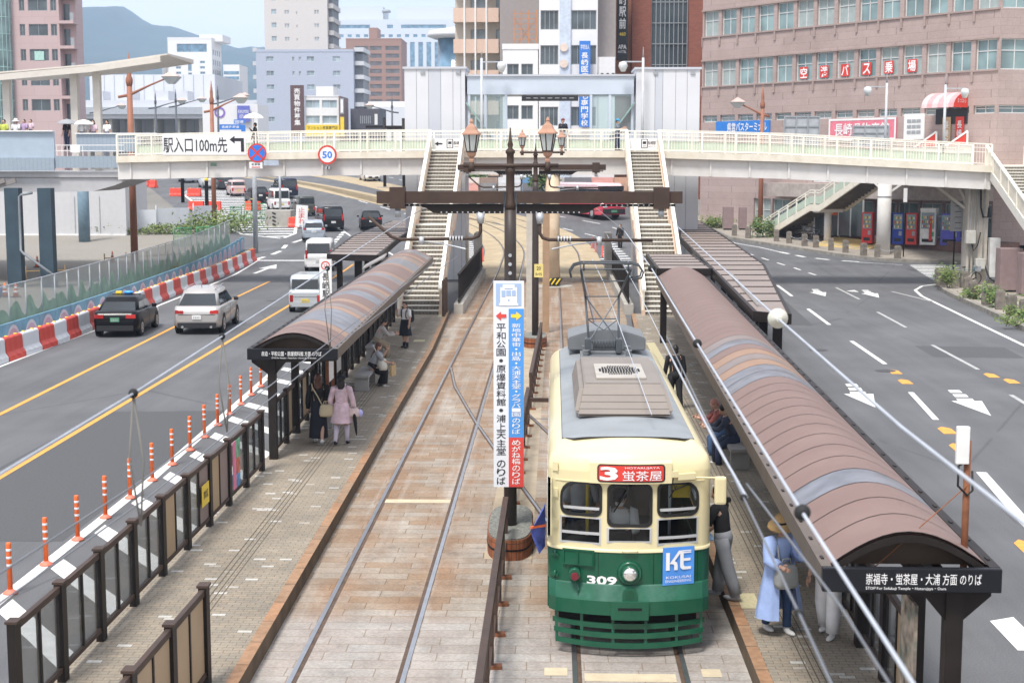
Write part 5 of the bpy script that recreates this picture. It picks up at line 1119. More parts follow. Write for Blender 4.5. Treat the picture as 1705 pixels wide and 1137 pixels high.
def bench(label,x,y,L=1.6):
 b_=thing('bench',label,'bench',(x,y,.25),0);MB().rbx(-.22,.22,-L/2,L/2,.38,.46,.02).build('seat',pm('bench_grey',(.34,.33,.32),.6,var=.1),b_)
 for s in(-1,1):MB().rbx(-.2,.2,s*L*.42-.06,s*L*.42+.06,0,.379,.015).build('leg',pm('bench_grey',(.34,.33,.32),.6,var=.1),b_)
 return b_
bench('grey bench with the woman in the grey top sitting on it',-5.35,41.4,1.9);bench('grey bench with the man in beige trousers sitting on it',-5.85,47.9,1.8);bench('grey bench beneath the right shelter with two seated people',3.9,31.4,2.6);bench('low grey bench beside the timetable posts at the front of the left shelter',-5.5,35.2,.9)
for i,(x,y,lb,c)in enumerate(((-5.62,36.6,'white timetable board behind the woman in dark clothes',WHITE),(-5.66,38.2,'pale glass fronted notice case under the left shelter',GALV))):
 t=thing('timetable_board',lb,'board',(x,y,.25));MB().bx(-.03,.03,-.4,.4,.9,1.75).build('panel',c,t);
 for s in(-1,1):MB().bx(-.035,.035,s*.43-.03,s*.43+.03,0,1.8).build('post',RUST if i==0 else SHED,t)
sb_=MB().bx(-8.87,-8.41,55.5,55.6,.55,2.95);sb_.m=1
for r0,r1 in((.13,.17),):
 n=20;sb_.loft([[(-8.64+r*math.cos(2*math.pi*i/n),55.5-d,2.72+r*math.sin(2*math.pi*i/n))for r,d in((r0,0),(r1,0),(r1,.01),(r0,.01))]for i in range(n+1)],caps=False)
sb_.text('27',(-8.64,55.5,2.72),(1,0,0),(0,0,1),.15,.12,.01);sb_.m=2;sb_.text('長崎駅前',(-8.64,55.5,1.8),(1,0,0),(0,0,1),.28,1.3,.015,.006,True);sb_.m=3;sb_.bx(-8.86,-8.42,55.49,55.497,.75,.95)
tag(sb_.build('stop_sign_board',[WHITE,RED,SBLK,YELLOW]),'white upright stop board with black vertical lettering beside the left barrel roof','sign')
for x,y0_,y1_,lb in((-4.55,60.6,62.6,'dark steel posts at the foot of the left platform stairs'),):
 g=thing('foot_railing',lb,'railing',(x,y0_,.25));
 for k in range(3):MB().bx(-.06,.06,k*.8-.06,k*.8+.06,0,1.5).build('post',BROWNP,g)
for sx,lb in((-4.15,'dark vertical bar railing on the concrete kerb right of the left stairs'),(3.3,'dark vertical bar railing on the concrete kerb left of the right stairs')):
 g=thing('track_railing',lb,'railing',(sx,64,0));MB().bx(-.2,.2,0,22,0,.45).build('kerb_wall',CONC,g);m=MB()
 for k in range(40):m.bx(-.02,.02,.3+k*.54,.34+k*.54,.45,1.75)
 m.build('bar',SHED,g)['kind']='stuff';m=MB()
 for z in(.55,1.7):m.bx(-.04,.04,.1,21.9,z,z+.07)
 m.build('rail',SHED,g);MB().bx(-.35,.0,19,21.8,.45,2.6).build('control_box',CONC,g)
for x,y,r,lb,mt in((-.05,78.6,.38,'round rust stained concrete bridge column with striped base between the tracks',1),):
 g=thing('bridge_column',lb,'column',(x,y,0));MB().cyl((0,0,0),(0,0,5.95),r,n=20).build('shaft',pm('rust_streaked_paint',(.62,.5,.36),.6,var=.1,scale=2,stain=.6,stain_col=(.5,.32,.16),sscale=1.2),g);m=MB()
 for k in range(8):m.m=k%2;m.prism([((r+.02)*1.0-.0,0)]*0 or[(.0,0),(.0,0),(.0,0)],0,0)if False else m.obx((-.42+.12*k,-r-.02,.3),(.07,.02,.4),ry=R(35))
 m.build('hazard_stripe',[YELLOW,BLK],g);MB().cyl((0,0,.05),(0,0,.5),r+.015,n=20).build('base_band',BLK,g);MB().cyl((.0,0,0),(.0,0,.04),r+.7,n=20).build('footing',CONC,g)
g=MB().bx(-1.05,-.78,57.0,57.3,0,5.2);g.m=1;g.bx(-.42,-.15,57.0,57.3,0,5.2);tag(g.build('cable_duct',[pm('duct_cream',(.5,.46,.4),.6),pm('duct_orange',(.36,.24,.15),.6)]),'pair of tall cream and rust duct boxes behind the second catenary pole','duct')
# catenary poles with lanterns
LGL=glassmat('lantern_glass',(.62,.66,.64),.25,.75,(.9,.95,.93));COPR=pm('copper_brown',(.45,.25,.17),.5,var=.12,scale=6,stain=.25,stain_col=(.3,.2,.16))
def lantern(par,x,y,z,s=1.0,rot=0):
 """a six-sided street lantern; z is the bottom of its stem"""
 k=6;ang=[math.pi*2*i/k+.26 for i in range(k)];hexr=lambda r,zz_:[(x+r*s*math.cos(a),y+r*s*math.sin(a),z+zz_*s)for a in ang]
 b=MB();b.loft([hexr(.035,0),hexr(.05,.1),hexr(.03,.14),hexr(.07,.17),hexr(.09,.22),hexr(.08,.25)]);p=b.build('lantern_stem',COPR,par,True)
 g=MB();g.loft([hexr(.085,.25),hexr(.145,.56)],caps=True);g.build('lantern_glass',LGL,par,True)
 f=MB()
 for a in ang:f.bar((x+.088*s*math.cos(a),y+.088*s*math.sin(a),z+.25*s),(x+.15*s*math.cos(a),y+.15*s*math.sin(a),z+.57*s),.018*s,.018*s)
 f.loft([hexr(.1,.24),hexr(.1,.265)]);f.build('lantern_frame',BROWNP,par,True)
 r=MB();r.loft([hexr(.185,.555),hexr(.18,.58),hexr(.12,.64),hexr(.09,.7),hexr(.045,.74),hexr(.03,.77),hexr(.04,.79),hexr(.012,.85)]);r.build('lantern_roof',COPR,par,True)
PLBR=brickmat('planter_brick',(.3,.1,.04),(.25,.08,.035),(.1,.05,.03),.085,.3,.008,axes='az',off=0)
def cpole(label,x,y,ztop,beam_z,bx0,bx1,arm,lamps,r=.1):
 t=thing('catenary_pole',label,'catenary pole',(x,y,0));m=MB()
 ring=lambda rr,z,k=10:[(x+rr*math.cos(2*math.pi*i/k),y+rr*math.sin(2*math.pi*i/k),z)for i in range(k)]
 m.loft([ring(r*1.12,0),ring(r*1.1,2.5),ring(r,beam_z-.8),ring(r,ztop-1.05)],smooth=True);m.build('shaft',pm('pole_brown',(.05,.04,.037),.5,var=.1,stain=.2,stain_col=(.1,.06,.045)),t,True)
 m=MB();m.loft([ring(rr,ztop+z)for rr,z in((r*.95,-1.05),(r*.95,-.95),(r*.75,-.9),(r*.7,-.45),(r*.85,-.42),(r*.85,-.36),(r*.6,-.33),(r*.6,-.12),(r*.8,-.1),(r*.8,-.06),(r*.35,-.02),(r*.5,.04),(r*.3,.1),(.01,.32))],smooth=True);m.build('finial',BROWNP,t,True)
 m=MB();m.bx(bx0,x-r-.01,y-.12,y+.0,beam_z-.1,beam_z+.1);m.bx(x+r+.01,bx1,y-.12,y+.0,beam_z-.1,beam_z+.1);m.build('crossbeam',BROWNP,t,True)
 for s in(-1,1):
  e=x+s*(r+.01);o=(bx0 if s<0 else bx1);q=[(e,beam_z-.11),(o-s*.1,beam_z-.11),(o-s*.1,beam_z-.15),(x+s*1.5,beam_z-.15),(x+s*1.42,beam_z-.18),(x+s*1.3,beam_z-.26),(x+s*1.2,beam_z-.27),(e,beam_z-.27)]
  MB().prism(q,y-.07,y-.05).build('web_plate',SHED,t,True);bo=MB()
  n=int(abs(o-e)/.09)
  for i in range(n):
   xx_=e+s*(.06+i*.09);zz_=beam_z-.25 if abs(xx_-x)<1.2 else beam_z-.13
   if abs(xx_-x)>1.2 and abs(xx_-x)<1.5:continue
   bo.obx((xx_,y-.08,zz_),(.022,.02,.022))
  bo.build('bolt_row',GALV,t,True)
  c=o-s*.35;MB().bx(c-.13,c+.13,y-.16,y+.05,beam_z-.19,beam_z+.17).build('clamp_box',BROWNP,t,True);MB().cyl((c,y-.05,beam_z-.33),(c,y-.05,beam_z-.19),.05,n=10).build('insulator',GALV,t,True)
  a=x+s*.5;m=MB();m.tube([(a,y-.05,beam_z-.36),(a,y-.05,beam_z-.57),(a+s*.04,y-.05,beam_z-.65),(a+s*.14,y-.05,beam_z-.69),(a+s*1.35,y-.05,beam_z-.71),(a+s*1.5,y-.05,beam_z-.67),(a+s*1.9,y-.05,beam_z-.32)]if s<0 else[(a-.0,y-.05,beam_z-.36),(a,y-.05,beam_z-.6),(a+.05,y-.05,beam_z-.68),(a+.15,y-.05,beam_z-.71),(a+1.9,y-.05,beam_z-.72)],.03);m.build('pull_off_tube',BROWNP,t,True)
  m=MB();m.cyl((a,y-.05,beam_z-.44),(a,y-.05,beam_z-.26),.05,.075,n=10);
  for k in range(5):m.cyl((a+s*(.3+.05*k),y-.05,beam_z-.7),(a+s*(.325+.05*k),y-.05,beam_z-.7),.055,n=12)
  m.build('insulator',GALV,t,True)
  m=MB();m.tube([(a+s*1.0,y-.05,beam_z-.74),(a+s*.6,y-.3,beam_z-.77),(a+s*.2,y-.9,beam_z-.82)],.012);m.cyl((a+s*1.0,y-.05,beam_z-.8),(a+s*1.0,y-.05,beam_z-.66),.05);m.build('steady_arm',GALV,t,True)
 if lamps:
  az,a0,a1=arm;m=MB();m.tube([(a0,y-.06,az),(a1,y-.06,az)],.035);m.build('lamp_arm',BROWNP,t,True)
  for lx,s in lamps:m=MB();m.cyl((lx,y-.06,az-.1),(lx,y-.06,az+.06),.06,.045);m.build('lamp_socket',BROWNP,t,True);lantern(t,lx,y-.06,az,s)
 return t
P1=cpole('brown catenary pole with two lanterns carrying the tall blue and white direction board',-.73,24.9,6.86,6.02,PX(628,24.8),PX(1135,24.8),(6.55,PX(772,24.8),PX(930,24.8)),[(PX(786,24.84),.92),(PX(912,24.84),.95)])
P2=cpole('second brown catenary pole with a yellow plate standing in a small brick planter',-.65,53,6.95,6.42,PX(763,53),PX(1008,53),(6.95,PX(866,53),PX(940,53)),[(PX(870,53),.95),(PX(935,53),.95)],.11)
for a in((.18,),):pass
m=MB()
for z in(5.05,5.2,5.35):m.cyl((-.73,24.79,z-.3),(-.73,24.76,z-.3),.03,n=10)
m.build('bolt',GALV,P1,True)
cp3=thing('catenary_pole','slim dark catenary pole on the far curve left of the stairs','catenary pole',(-18.3,160,hz(160)));MB().cyl((0,0,-.2),(0,0,7.5),.17,n=12).build('shaft',SHED,cp3);MB().bx(-2,2,-.1,.1,6.4,6.65).build('crossbeam',SHED,cp3);MB().bx(-.8,.8,-.4,.4,-.1,.1).build('base',CONC,cp3)
cp4=thing('catenary_pole','slim dark catenary pole rising behind the left lift tower','catenary pole',(-14.2,140,hz(140)));MB().cyl((0,0,-.2),(0,0,8),.14,n=12).build('shaft',SHED,cp4);MB().bx(-1.6,1.6,-.1,.1,6.9,7.15).build('crossbeam',SHED,cp4)
pl_=MB().bx(PX(890,52.7),PX(905,52.7),52.85,52.87,PZ(462,52.8),PZ(440,52.8));pl_.m=1;pl_.text('20',(PX(897.5,52.8),52.85,PZ(447,52.8)),(1,0,0),(0,0,1),.15,.13,.01,.006);pl_.text('R=75',(PX(897.5,52.8),52.85,PZ(457,52.8)),(1,0,0),(0,0,1),.22,.1,.008,.006);tag(pl_.build('speed_plate',[pm('plate_yellow',(.75,.62,.22),.5),SBLK]),'small yellow plate reading 20 R=75 on the second catenary pole','plate')
def oval(x,y,rx,ry,z0,z1,k=28,e=3.2):
 out=[]
 for i in range(k):
  a=2*math.pi*i/k;c,s=math.cos(a),math.sin(a);out.append((x+rx*math.copysign(abs(c)**(2/e),c),y+ry*math.copysign(abs(s)**(2/e),s)))
 return[[(p,q,z)for p,q in out]for z in(z0,z1)]
for x,y,rx,ry,lb in((-.73,25.15,.395,1.25,'oval brick planter around the foot of the pole with the direction board'),(-.65,53.1,.42,1.0,'oval brick planter around the foot of the second catenary pole')):
 t=thing('brick_planter',lb,'planter',(x,y,0));MB().loft(oval(x,y,rx,ry,.0,.36),smooth=False).build('brick_wall',PLBR,t,True);MB().loft(oval(x,y,rx-.02,ry-.02,.36,.385)).build('soil',pm('planter_gravel',(.2,.2,.18),.95,var=.4,scale=25,bump=.5),t,True)
 m=MB();r0,r1=oval(x,y,rx+.008,ry+.008,.17,.2);m.loft([r0,r1]);m.build('iron_band',BLACKM,t,True)
bx0_,bx1_=PX(822,24.72),PX(873,24.72);zb0,zb1=PZ(810.5,24.72),PZ(468,24.72);xm=(bx0_+bx1_)/2;zi=PZ(514,24.72)
db=thing('direction_board','tall white, blue and red direction board with vertical lettering on the nearest pole','sign',(xm,24.72,zb0));y=24.70
B2=pm('board_blue',(.08,.3,.72),.4,var=.02);R2_=pm('board_red',(.66,.07,.06),.4,var=.02);LB=pm('board_pale_blue',(.36,.48,.68),.4,var=.02)
MB().bx(bx0_,bx1_,y,y+.05,zb0,zb1).build('board',pm('board_white',(.74,.77,.82),.4,var=.02),db,True)
zr=PZ(728,24.72);m=MB();m.bx(xm,bx1_-.002,y-.006,y-.001,zr,zi);m.build('blue_panel',B2,db,True);m=MB();m.bx(xm,bx1_-.002,y-.006,y-.001,zb0+.002,zr-.001);m.build('red_panel',R2_,db,True)
m=MB();cxl,cxr=(bx0_+xm)/2,(xm+bx1_)/2;m.text('平和公園・原爆資料館・浦上天主堂',(cxl,y-.002,(PZ(538,24.72)+PZ(758,24.72))/2),(1,0,0),(0,0,1),.175,PZ(538,24.72)-PZ(758,24.72),.006,.004,True);m.text('のりば',(cxl,y-.002,PZ(786,24.72)),(1,0,0),(0,0,1),.165,.44,.008,.004,True);m.build('black_lettering',SBLK,db,True)
m=MB();m.text('新地中華街・出島・大浦天主堂・グラバー園',(cxr,y-.007,(PZ(538,24.72)+PZ(694,24.72))/2),(1,0,0),(0,0,1),.165,PZ(538,24.72)-PZ(694,24.72),.004,.004,True);m.text('のりば',(cxr,y-.007,PZ(709,24.72)),(1,0,0),(0,0,1),.15,.28,.006,.004,True);m.text('めがね橋',(cxr,y-.007,PZ(752,24.72)),(1,0,0),(0,0,1),.165,.43,.008,.004,True);m.text('のりば',(cxr,y-.007,PZ(790,24.72)),(1,0,0),(0,0,1),.15,.34,.006,.004,True);m.build('white_lettering',SWHT,db,True)
za=PZ(526,24.72)
def arrow(x,s):return[(x+s*.09,y-.012,za),(x-s*0,y-.012,za+.075),(x-s*0,y-.012,za+.03),(x-s*.09,y-.012,za+.03),(x-s*.09,y-.012,za-.03),(x,y-.012,za-.03),(x,y-.012,za-.075)]
m=MB();m.add(arrow(cxl,-1),[list(range(7))]);m.build('red_arrow',R2_,db,True);m=MB();m.add(arrow(cxr,1),[list(reversed(range(7)))]);m.build('yellow_arrow',YELLOW,db,True)
m=MB();zc=(zi+zb1)/2;m.rbx(xm-.215,xm+.215,y-.006,y-.001,zi+.05,zb1-.04,.002);m.build('icon_ground',LB,db,True)
m=MB();m.bx(xm-.14,xm+.14,y-.012,y-.007,zi+.09,zi+.36);m.bx(xm-.1,xm+.1,y-.012,y-.007,zi+.3601,zi+.41);m.bx(xm-.16,xm+.16,y-.012,y-.007,zi+.055,zi+.0899);m.m=1
for a,b_,c,d in((-.12,-.055,.2,.31),(-.04,.04,.22,.31),(.055,.12,.22,.31),(-.07,.07,.335,.35),(-.014,.014,.135,.165)):m.bx(xm+a,xm+b_,y-.018,y-.013,zi+c,zi+d)
m.build('tram_icon',[SWHT,LB],db,True)
def track_fence(label,pts,h_=.95):
 t=thing('track_fence',label,'fence',(*pts[0],0));m=MB()
 for a,b_ in zip(pts,pts[1:]):m.bar((*a,h_),(*b_,h_),.09,.13);m.bar((a[0],a[1],.3),(b_[0],b_[1],.3),.05,.05)
 m.build('rail',BROWNP,t,True);tot=0
 for a,b_ in zip(pts,pts[1:]):
  n=max(1,int(math.dist(a,b_)/1.3))
  for i in range(n+1):
   x,y=a[0]+(b_[0]-a[0])*i/n,a[1]+(b_[1]-a[1])*i/n
   if i==n and b_!=pts[-1]:continue
   MB().bx(x-.035,x+.035,y-.035,y+.035,.0,h_-.06).build('post',BROWNP,t,True);MB().bx(x-.02,x+.14,y-.06,y+.06,.0,.06).build('foot',RUST,t,True)
 return t
track_fence('brown steel fence between the tracks in front of the brick planter',[(-.8,12),(-.8,20),(-.79,24.3)]);track_fence('brown steel fence between the tracks behind the direction board',[(-.8,26.6),(-.62,36.5)]);track_fence('short brown steel fence between the tracks in front of the second planter',[(-.6,39),(-.42,51.6)])
g=MB();g.bx(-1.15,-.1,37.3,37.4,.5,.6);g.bx(-.9,-.82,37.25,37.33,.1,1.0);g.bx(-.7,-.66,37.25,37.3,.25,.8);tag(g.build('barrier_post',BROWNP),'brown T shaped stop post between the tracks','post')
# the tram
TC,TF,TB=1.035,19.2,30.3
CRM=pm('tram_cream',(.72,.635,.38),.34,var=.04,scale=2,stain=.3,stain_col=(.62,.52,.3),sscale=2.2,coat=.3)
GRN=pm('tram_green',(.008,.085,.045),.32,var=.06,scale=2,stain=.18,stain_col=(.03,.19,.1),sscale=3,coat=.3)
GRNW=pm('tram_green_weathered',(.016,.105,.062),.5,var=.2,scale=3,stain=.6,stain_col=(.15,.24,.22),sscale=1.1)
RFG=pm('tram_roof_grey',(.26,.28,.295),.6,var=.1,scale=2,stain=.35,stain_col=(.24,.25,.25),sscale=1.2,bump=.1)
ACG=pm('tram_ac_grey',(.235,.205,.18),.5,var=.06,scale=2,stain=.3,stain_col=(.25,.22,.19),sscale=1.5)
BOXG=pm('tram_box_grey',(.17,.18,.19),.5,var=.1,stain=.4,stain_col=(.15,.15,.15),sscale=2);PANT=pm('pantograph_steel',(.09,.1,.11),.45,metal=.3,var=.2)
TGL=glassmat('tram_glass',(.03,.035,.04),.03,.05,(.82,.85,.85));SILV=pm('window_aluminium',(.6,.61,.62),.35,metal=.4,var=.05);GASK=pm('rubber_gasket',(.02,.02,.02),.5)
tram=thing('tram','cream and green tram numbered 309 standing at the right platform','tram',(TC,TF,0))
HW=1.1
def fy(u):
 a=abs(u);y=.28*(min(a,1.1)/1.1)**2
 if a>.95:d=min(.15,a-.95);y+=.15-math.sqrt(max(0,.15**2-d*d))
 return TF+y
def tp(u,z,out=0.):return Vector((TC+u,fy(u)-out,z))
def ring(d,z,k=26):
 us=[-HW+2*HW*(.5-.5*math.cos(math.pi*i/k))for i in range(k+1)];f=(HW-d)/HW
 fr=[(TC+u*f,fy(u)+d,z)for u in us];bk=[(TC+u*f,TF+TB-fy(u)-d,z)for u in reversed(us)];return fr+bk
def rrect(u0,u1,z0,z1,rs,k=5):
 if not isinstance(rs,(list,tuple)):rs=[rs]*4
 out=[]
 for(cx,cz,a0),r in zip(((u1,z0,270),(u1,z1,0),(u0,z1,90),(u0,z0,180)),rs):
  sx,sz=(-1 if cx==u1 else 1),(1 if cz==z0 else-1)
  for i in range(k+1):a=R(a0+90*i/k);out.append((cx+sx*r+r*math.cos(a),cz+sz*r+r*math.sin(a)))
 return out
def holed(outline,holes,cuts):
 bm=bmesh.new();es=[]
 for lp in[outline]+holes:
  vs=[bm.verts.new((p[0],p[1],0))for p in lp];es+=[bm.edges.new((vs[i],vs[(i+1)%len(vs)]))for i in range(len(vs))]
 bmesh.ops.triangle_fill(bm,edges=es,use_beauty=True)
 for c in cuts:bmesh.ops.bisect_plane(bm,geom=bm.verts[:]+bm.edges[:]+bm.faces[:],plane_co=(c,0,0),plane_no=(1,0,0),dist=1e-5)
 for f in bm.faces:
  f.normal_update()
  if f.normal.z<0:f.normal_flip()
 return bm
CUTS=[-1.09,-1.07,-1.04,-1.0,-.96]+[-.85+.17*i for i in range(11)]+[.96,1.0,1.04,1.07,1.09]
W_UP=[rrect(-.915,-.395,1.93,2.36,[.1,.09,.2,.12]),rrect(-.29,.275,1.8,2.35,.09),rrect(.375,.91,1.93,2.36,[.12,.2,.09,.1])]
W_LO=[rrect(-.92,-.40,1.54,1.89,.012),rrect(-.295,.275,1.575,1.765,.012),rrect(.37,.91,1.54,1.885,.012)]
dense=lambda u0,u1,z0,z1:[(u0,z0)]+[(u0+(u1-u0)*i/20,z0)for i in range(1,20)]+[(u1,z0),(u1,z1)]+[(u1+(u0-u1)*i/20,z1)for i in range(1,20)]+[(u0,z1)]
bm=holed(dense(-HW,HW,1.46,2.52),W_UP+W_LO,CUTS)
for v in bm.verts:v.co=tp(v.co.x,v.co.y)
mb=MB();mb.smooth=True;mb.bm(bm);mb.smooth=False
for lp in W_UP+W_LO:
 n=len(lp);a=[tp(*p)for p in lp];b_=[tp(*p,-.06)for p in lp];mb.loft([a,b_],caps=False)
mb.build('front_panel',CRM,tram,True)
mb=MB();mb.smooth=True
mb.loft([ring(.0,1.0),ring(0,1.2),ring(0,1.44)],caps=False,smooth=True);mb.build('green_skirt',GRN,tram,True)
mb=MB();mb.loft([ring(-.012,1.435),ring(-.012,1.475),ring(.0,1.478)],caps=False,smooth=True);mb.build('waist_band',CRM,tram,True)
mb=MB();mb.loft([ring(0,2.515),ring(.008,2.6),ring(.04,2.69),ring(.11,2.775),ring(.22,2.84),ring(.42,2.895),ring(.75,2.93),ring(1.02,2.94)],caps=False,smooth=True);k_=len(mb.v)-54;mb.f.append(list(range(k_,len(mb.v))));mb.mi.append(0);mb.sm.append(False);mb.build('roof',CRM,tram,True)
for s in(-1,1):
 x=TC+s*HW;y0,y1=fy(HW),TF+TB-fy(HW);O,U=((x,y0,1.46),(0,1,0))if s>0 else((x,y1,1.46),(0,-1,0))
 w=Wall(tram,O,U,y1-y0,1.06,CRM,.05);w.wins([.35+i*1.05 for i in range(10)],[.2],.85,.72);w.done(glass=TGL,frame=SILV,split=1,bars=1,fw=.03,name='side_window',wallname='side_wall')
MB().loft([[tuple(Vector((TC+u,TF+TB-fy(u),z)))for u in[-1.1+.11*i for i in range(21)]]for z in(1.46,2.52)],caps=False,closed=False).build('rear_panel',CRM,tram,True)
MB().loft([ring(.05,.95),ring(.05,.98)]).build('floor',BLACKM,tram,True)
def gasket(lp,mat,o=.02,name='window_gasket',proud=.012):
 c=Vector((sum(p[0]for p in lp)/len(lp),sum(p[1]for p in lp)/len(lp)))
 def sc(d):return[(p[0]+(1 if p[0]>c.x else-1)*d*min(1,abs(p[0]-c.x)*6),p[1]+(1 if p[1]>c.y else-1)*d*min(1,abs(p[1]-c.y)*6))for p in lp]
 A,B=sc(o),sc(-o*.7);MB().loft([[tp(*p,-.005)for p in A],[tp(*p,proud)for p in A],[tp(*p,proud)for p in B],[tp(*p,-.04)for p in B]],caps=False).build(name,mat,tram,True)
for lp in W_UP:gasket(lp,GASK)
for i,lp in enumerate(W_LO):gasket(lp,SILV,.018 if i==1 else .012,'lower_window_frame',.008)
for lp in W_UP+W_LO:MB().add([tp(*p,-.025)for p in lp],[list(range(len(lp)))]).build('windscreen',TGL,tram,True)
m=MB()
for u0,u1,z in((-.9,-.41,2.0),(.39,.9,1.99),(-.91,-.41,1.66),(.38,.9,1.61)):m.loft([[tp(u,z,.0),tp(u,z+.035,.0),tp(u,z+.035,-.02),tp(u,z,-.02)]for u in(u0,(u0+u1)/2,u1)]).build('window_rail',SILV,tram,True);m=MB()
INT=pm('tram_interior',(.26,.22,.17),.7);m=MB()
MB().bx(TC-1.04,TC+1.04,23.2,23.25,.98,2.5).build('partition',INT,tram,True);MB().loft([ring(.08,2.53),ring(.08,2.55)]).build('ceiling',INT,tram,True)
MB().rbx(TC-.28,TC+.05,19.6,19.95,.98,1.62,.03).build('controller',BLACKM,tram,True);MB().rbx(TC+.1,TC+.6,19.55,19.8,.98,1.55,.03).build('console',BLACKM,tram,True);MB().rbx(TC-.95,TC-.4,19.6,19.9,.98,1.5,.03).build('cabinet',BLACKM,tram,True)
for u in(.6,-.55):m=MB();m.cyl((TC+u,20.2,.98),(TC+u,20.2,2.75),.022);m.build('grab_pole',YELLOW if u<0 else SILV,tram,True)
MB().bx(TC+.62,TC+.86,19.95,19.97,2.02,2.2).build('notice',YELLOW,tram,True)
m=MB();m.loft([[tp(u,z,o)for z,o in((2.385,.0),(2.385,.075),(2.655,.06),(2.69,-.06))]for u in[-.545+1.09*i/10 for i in range(11)]]);m.build('destination_box',CRM,tram,True)
dl=rrect(-.445,.455,2.405,2.645,.05);ds_=MB();out_=lambda z:.077-(z-2.385)*.055
inn=rrect(-.425,.435,2.422,2.628,.035)
for lp,o_,k_ in((dl,.004,0),(inn,.008,1)):
 bm=holed(lp,[],[-.4+.08*i for i in range(11)])
 for v in bm.verts:v.co=tp(v.co.x,v.co.y,out_(v.co.y)+o_)
 ds_.m=k_;ds_.bm(bm)
ds_.m=2
def fronttext(mb,t,u,z,w_,h_,o,bold=.02):
 q=MB();q.text(t,(0,0,0),(1,0,0),(0,0,1),w_,h_,bold,0);base=len(mb.v);mb.add([tp(u+p[0],z+p[2],o)for p in q.v],q.f)
fronttext(ds_,'3',-.29,2.525,.24,.185,.09,.035);fronttext(ds_,'蛍茶屋',.15,2.497,.52,.135,.09,.003);fronttext(ds_,'HOTARUJAYA',.15,2.6,.46,.036,.087,.0)
ds_.build('destination_sign',[GASK,RED,SWHT],tram,True)
def roofz(u,y):
 d=min(HW-abs(u),y-fy(max(-HW,min(HW,u))),TF+TB-fy(u)-y);P_=[(0,2.52),(.008,2.6),(.04,2.69),(.11,2.775),(.22,2.84),(.42,2.895),(.75,2.93),(1.02,2.94),(9,2.94)]
 for a,b_ in zip(P_,P_[1:]):
  if a[0]<=d<=b_[0]:return a[1]+(b_[1]-a[1])*(d-a[0])/(b_[0]-a[0])
 return 2.52
def cover(z_,ex):
 rows=[];ny,nx=34,14
 for j in range(ny+1):
  e=j/ny;y=TF+.5+(TB-TF-1.0)*e;dd=min(y-TF-.5,TB-.5-y);r=.16;hw=.9+ex-(r-math.sqrt(max(0,r*r-(r-min(r,dd))**2)))
  rows.append([(TC-hw+2*hw*i/nx,y-ex*(1-2*e),roofz((-hw+2*hw*i/nx),y)+z_-.0*(i in(0,nx)))for i in range(nx+1)])
 return MB().loft(rows,caps=False,closed=False,smooth=True)
cover(.006,.012).build('roof_seal',pm('roof_seal',(.1,.1,.1),.6),tram,True);cover(.014,0).build('roof_cover',RFG,tram,True)
y0,y1=21.0,24.9;zB,zT=2.96,3.33
def ac(y_,z_,hw,r=.07):return[(TC+u,y_,z_)for u in(-hw,hw)]
m=MB();m.add([(TC-.73,21.0,zB),(TC+.73,21.0,zB),(TC+.73,24.95,zB),(TC-.73,24.95,zB),(TC-.63,21.62,zT),(TC+.63,21.62,zT),(TC+.63,24.85,zT),(TC-.63,24.85,zT)],[(3,2,1,0),(4,5,6,7),(0,1,5,4),(1,2,6,5),(2,3,7,6),(3,0,4,7)])
m.build('cooling_unit',ACG,tram,True,bevel=.06)
m=MB();m.bx(TC-.55,TC+.57,21.75,24.7,zT+.001,zT+.012);m.build('cooling_lid',ACG,tram,True);m=MB();m.rbx(TC-.38,TC+.38,22.1,23.6,zT+.013,zT+.05,.012);m.build('grille_plate',pm('grille_plate',(.42,.39,.35),.5),tram,True)
for j in range(6):
 hw=.33*(1-.45*(abs(j-2.5)/2.5)**2);m=MB();n=14
 for i in range(n):m.bx(TC-hw+2*hw*i/n+.006,TC-hw+2*hw*(i+1)/n-.006,22.35+j*.17,22.5+j*.17,zT+.0505,zT+.053)
 m.build('grille_slot',BLACKM,tram,True)
for z,q in((3.05,.17),(3.13,.3),(3.21,.43)):hw=.73-.1*(z-zB)/(zT-zB);MB().bx(TC-hw+.05,TC+hw-.05,21.0+(z-zB)*1.67-.003,21.0+(z-zB)*1.67+.02,z,z+.008).build('cooling_rib',pm('rib_dark',(.2,.18,.16),.6),tram,True)
def arcbox(hw,y_,z0_,z1_,rise,k=10):return[(TC-hw,y_,z0_)]+[(TC-hw+2*hw*i/k,y_,z1_+rise*math.sin(math.pi*i/k))for i in range(k+1)]+[(TC+hw,y_,z0_)]
m=MB();m.loft([arcbox(.75,28.25,3.0,3.24,.16),arcbox(.75,29.7,3.0,3.24,.16)]);m.build('resistor_box',BOXG,tram,True,bevel=.02)
m=MB();m.rbx(TC-.52,TC+.4,27.2,28.1,2.96,3.02,.01);m.build('pantograph_base',BOXG,tram,True)
for u in(-.42,.38):MB().lathe([(.07,0),(.04,.03),(.07,.06),(.04,.09),(.07,.12)],(TC+u,27.35,3.0)).build('insulator',BOXG,tram,True);MB().lathe([(.07,0),(.04,.03),(.07,.06),(.04,.09),(.07,.12)],(TC+u,28.0,3.0)).build('insulator',BOXG,tram,True)
m=MB()
for i in range(15):u=-.28+.028*i;n=12;m.tube([(TC+u+.014*k/12,27.55+.075*math.cos(2*math.pi*k/12),3.2+.075*math.sin(2*math.pi*k/12))for k in range(13)],.011,6)
m.build('spring',PANT,tram,True)['kind']='stuff'
for u in(-.38,.2):MB().rbx(TC+u-.06,TC+u+.06,27.4,27.75,3.05,3.32,.015).build('spring_housing',PANT,tram,True)
m=MB();hy,hz_=25.6,4.86
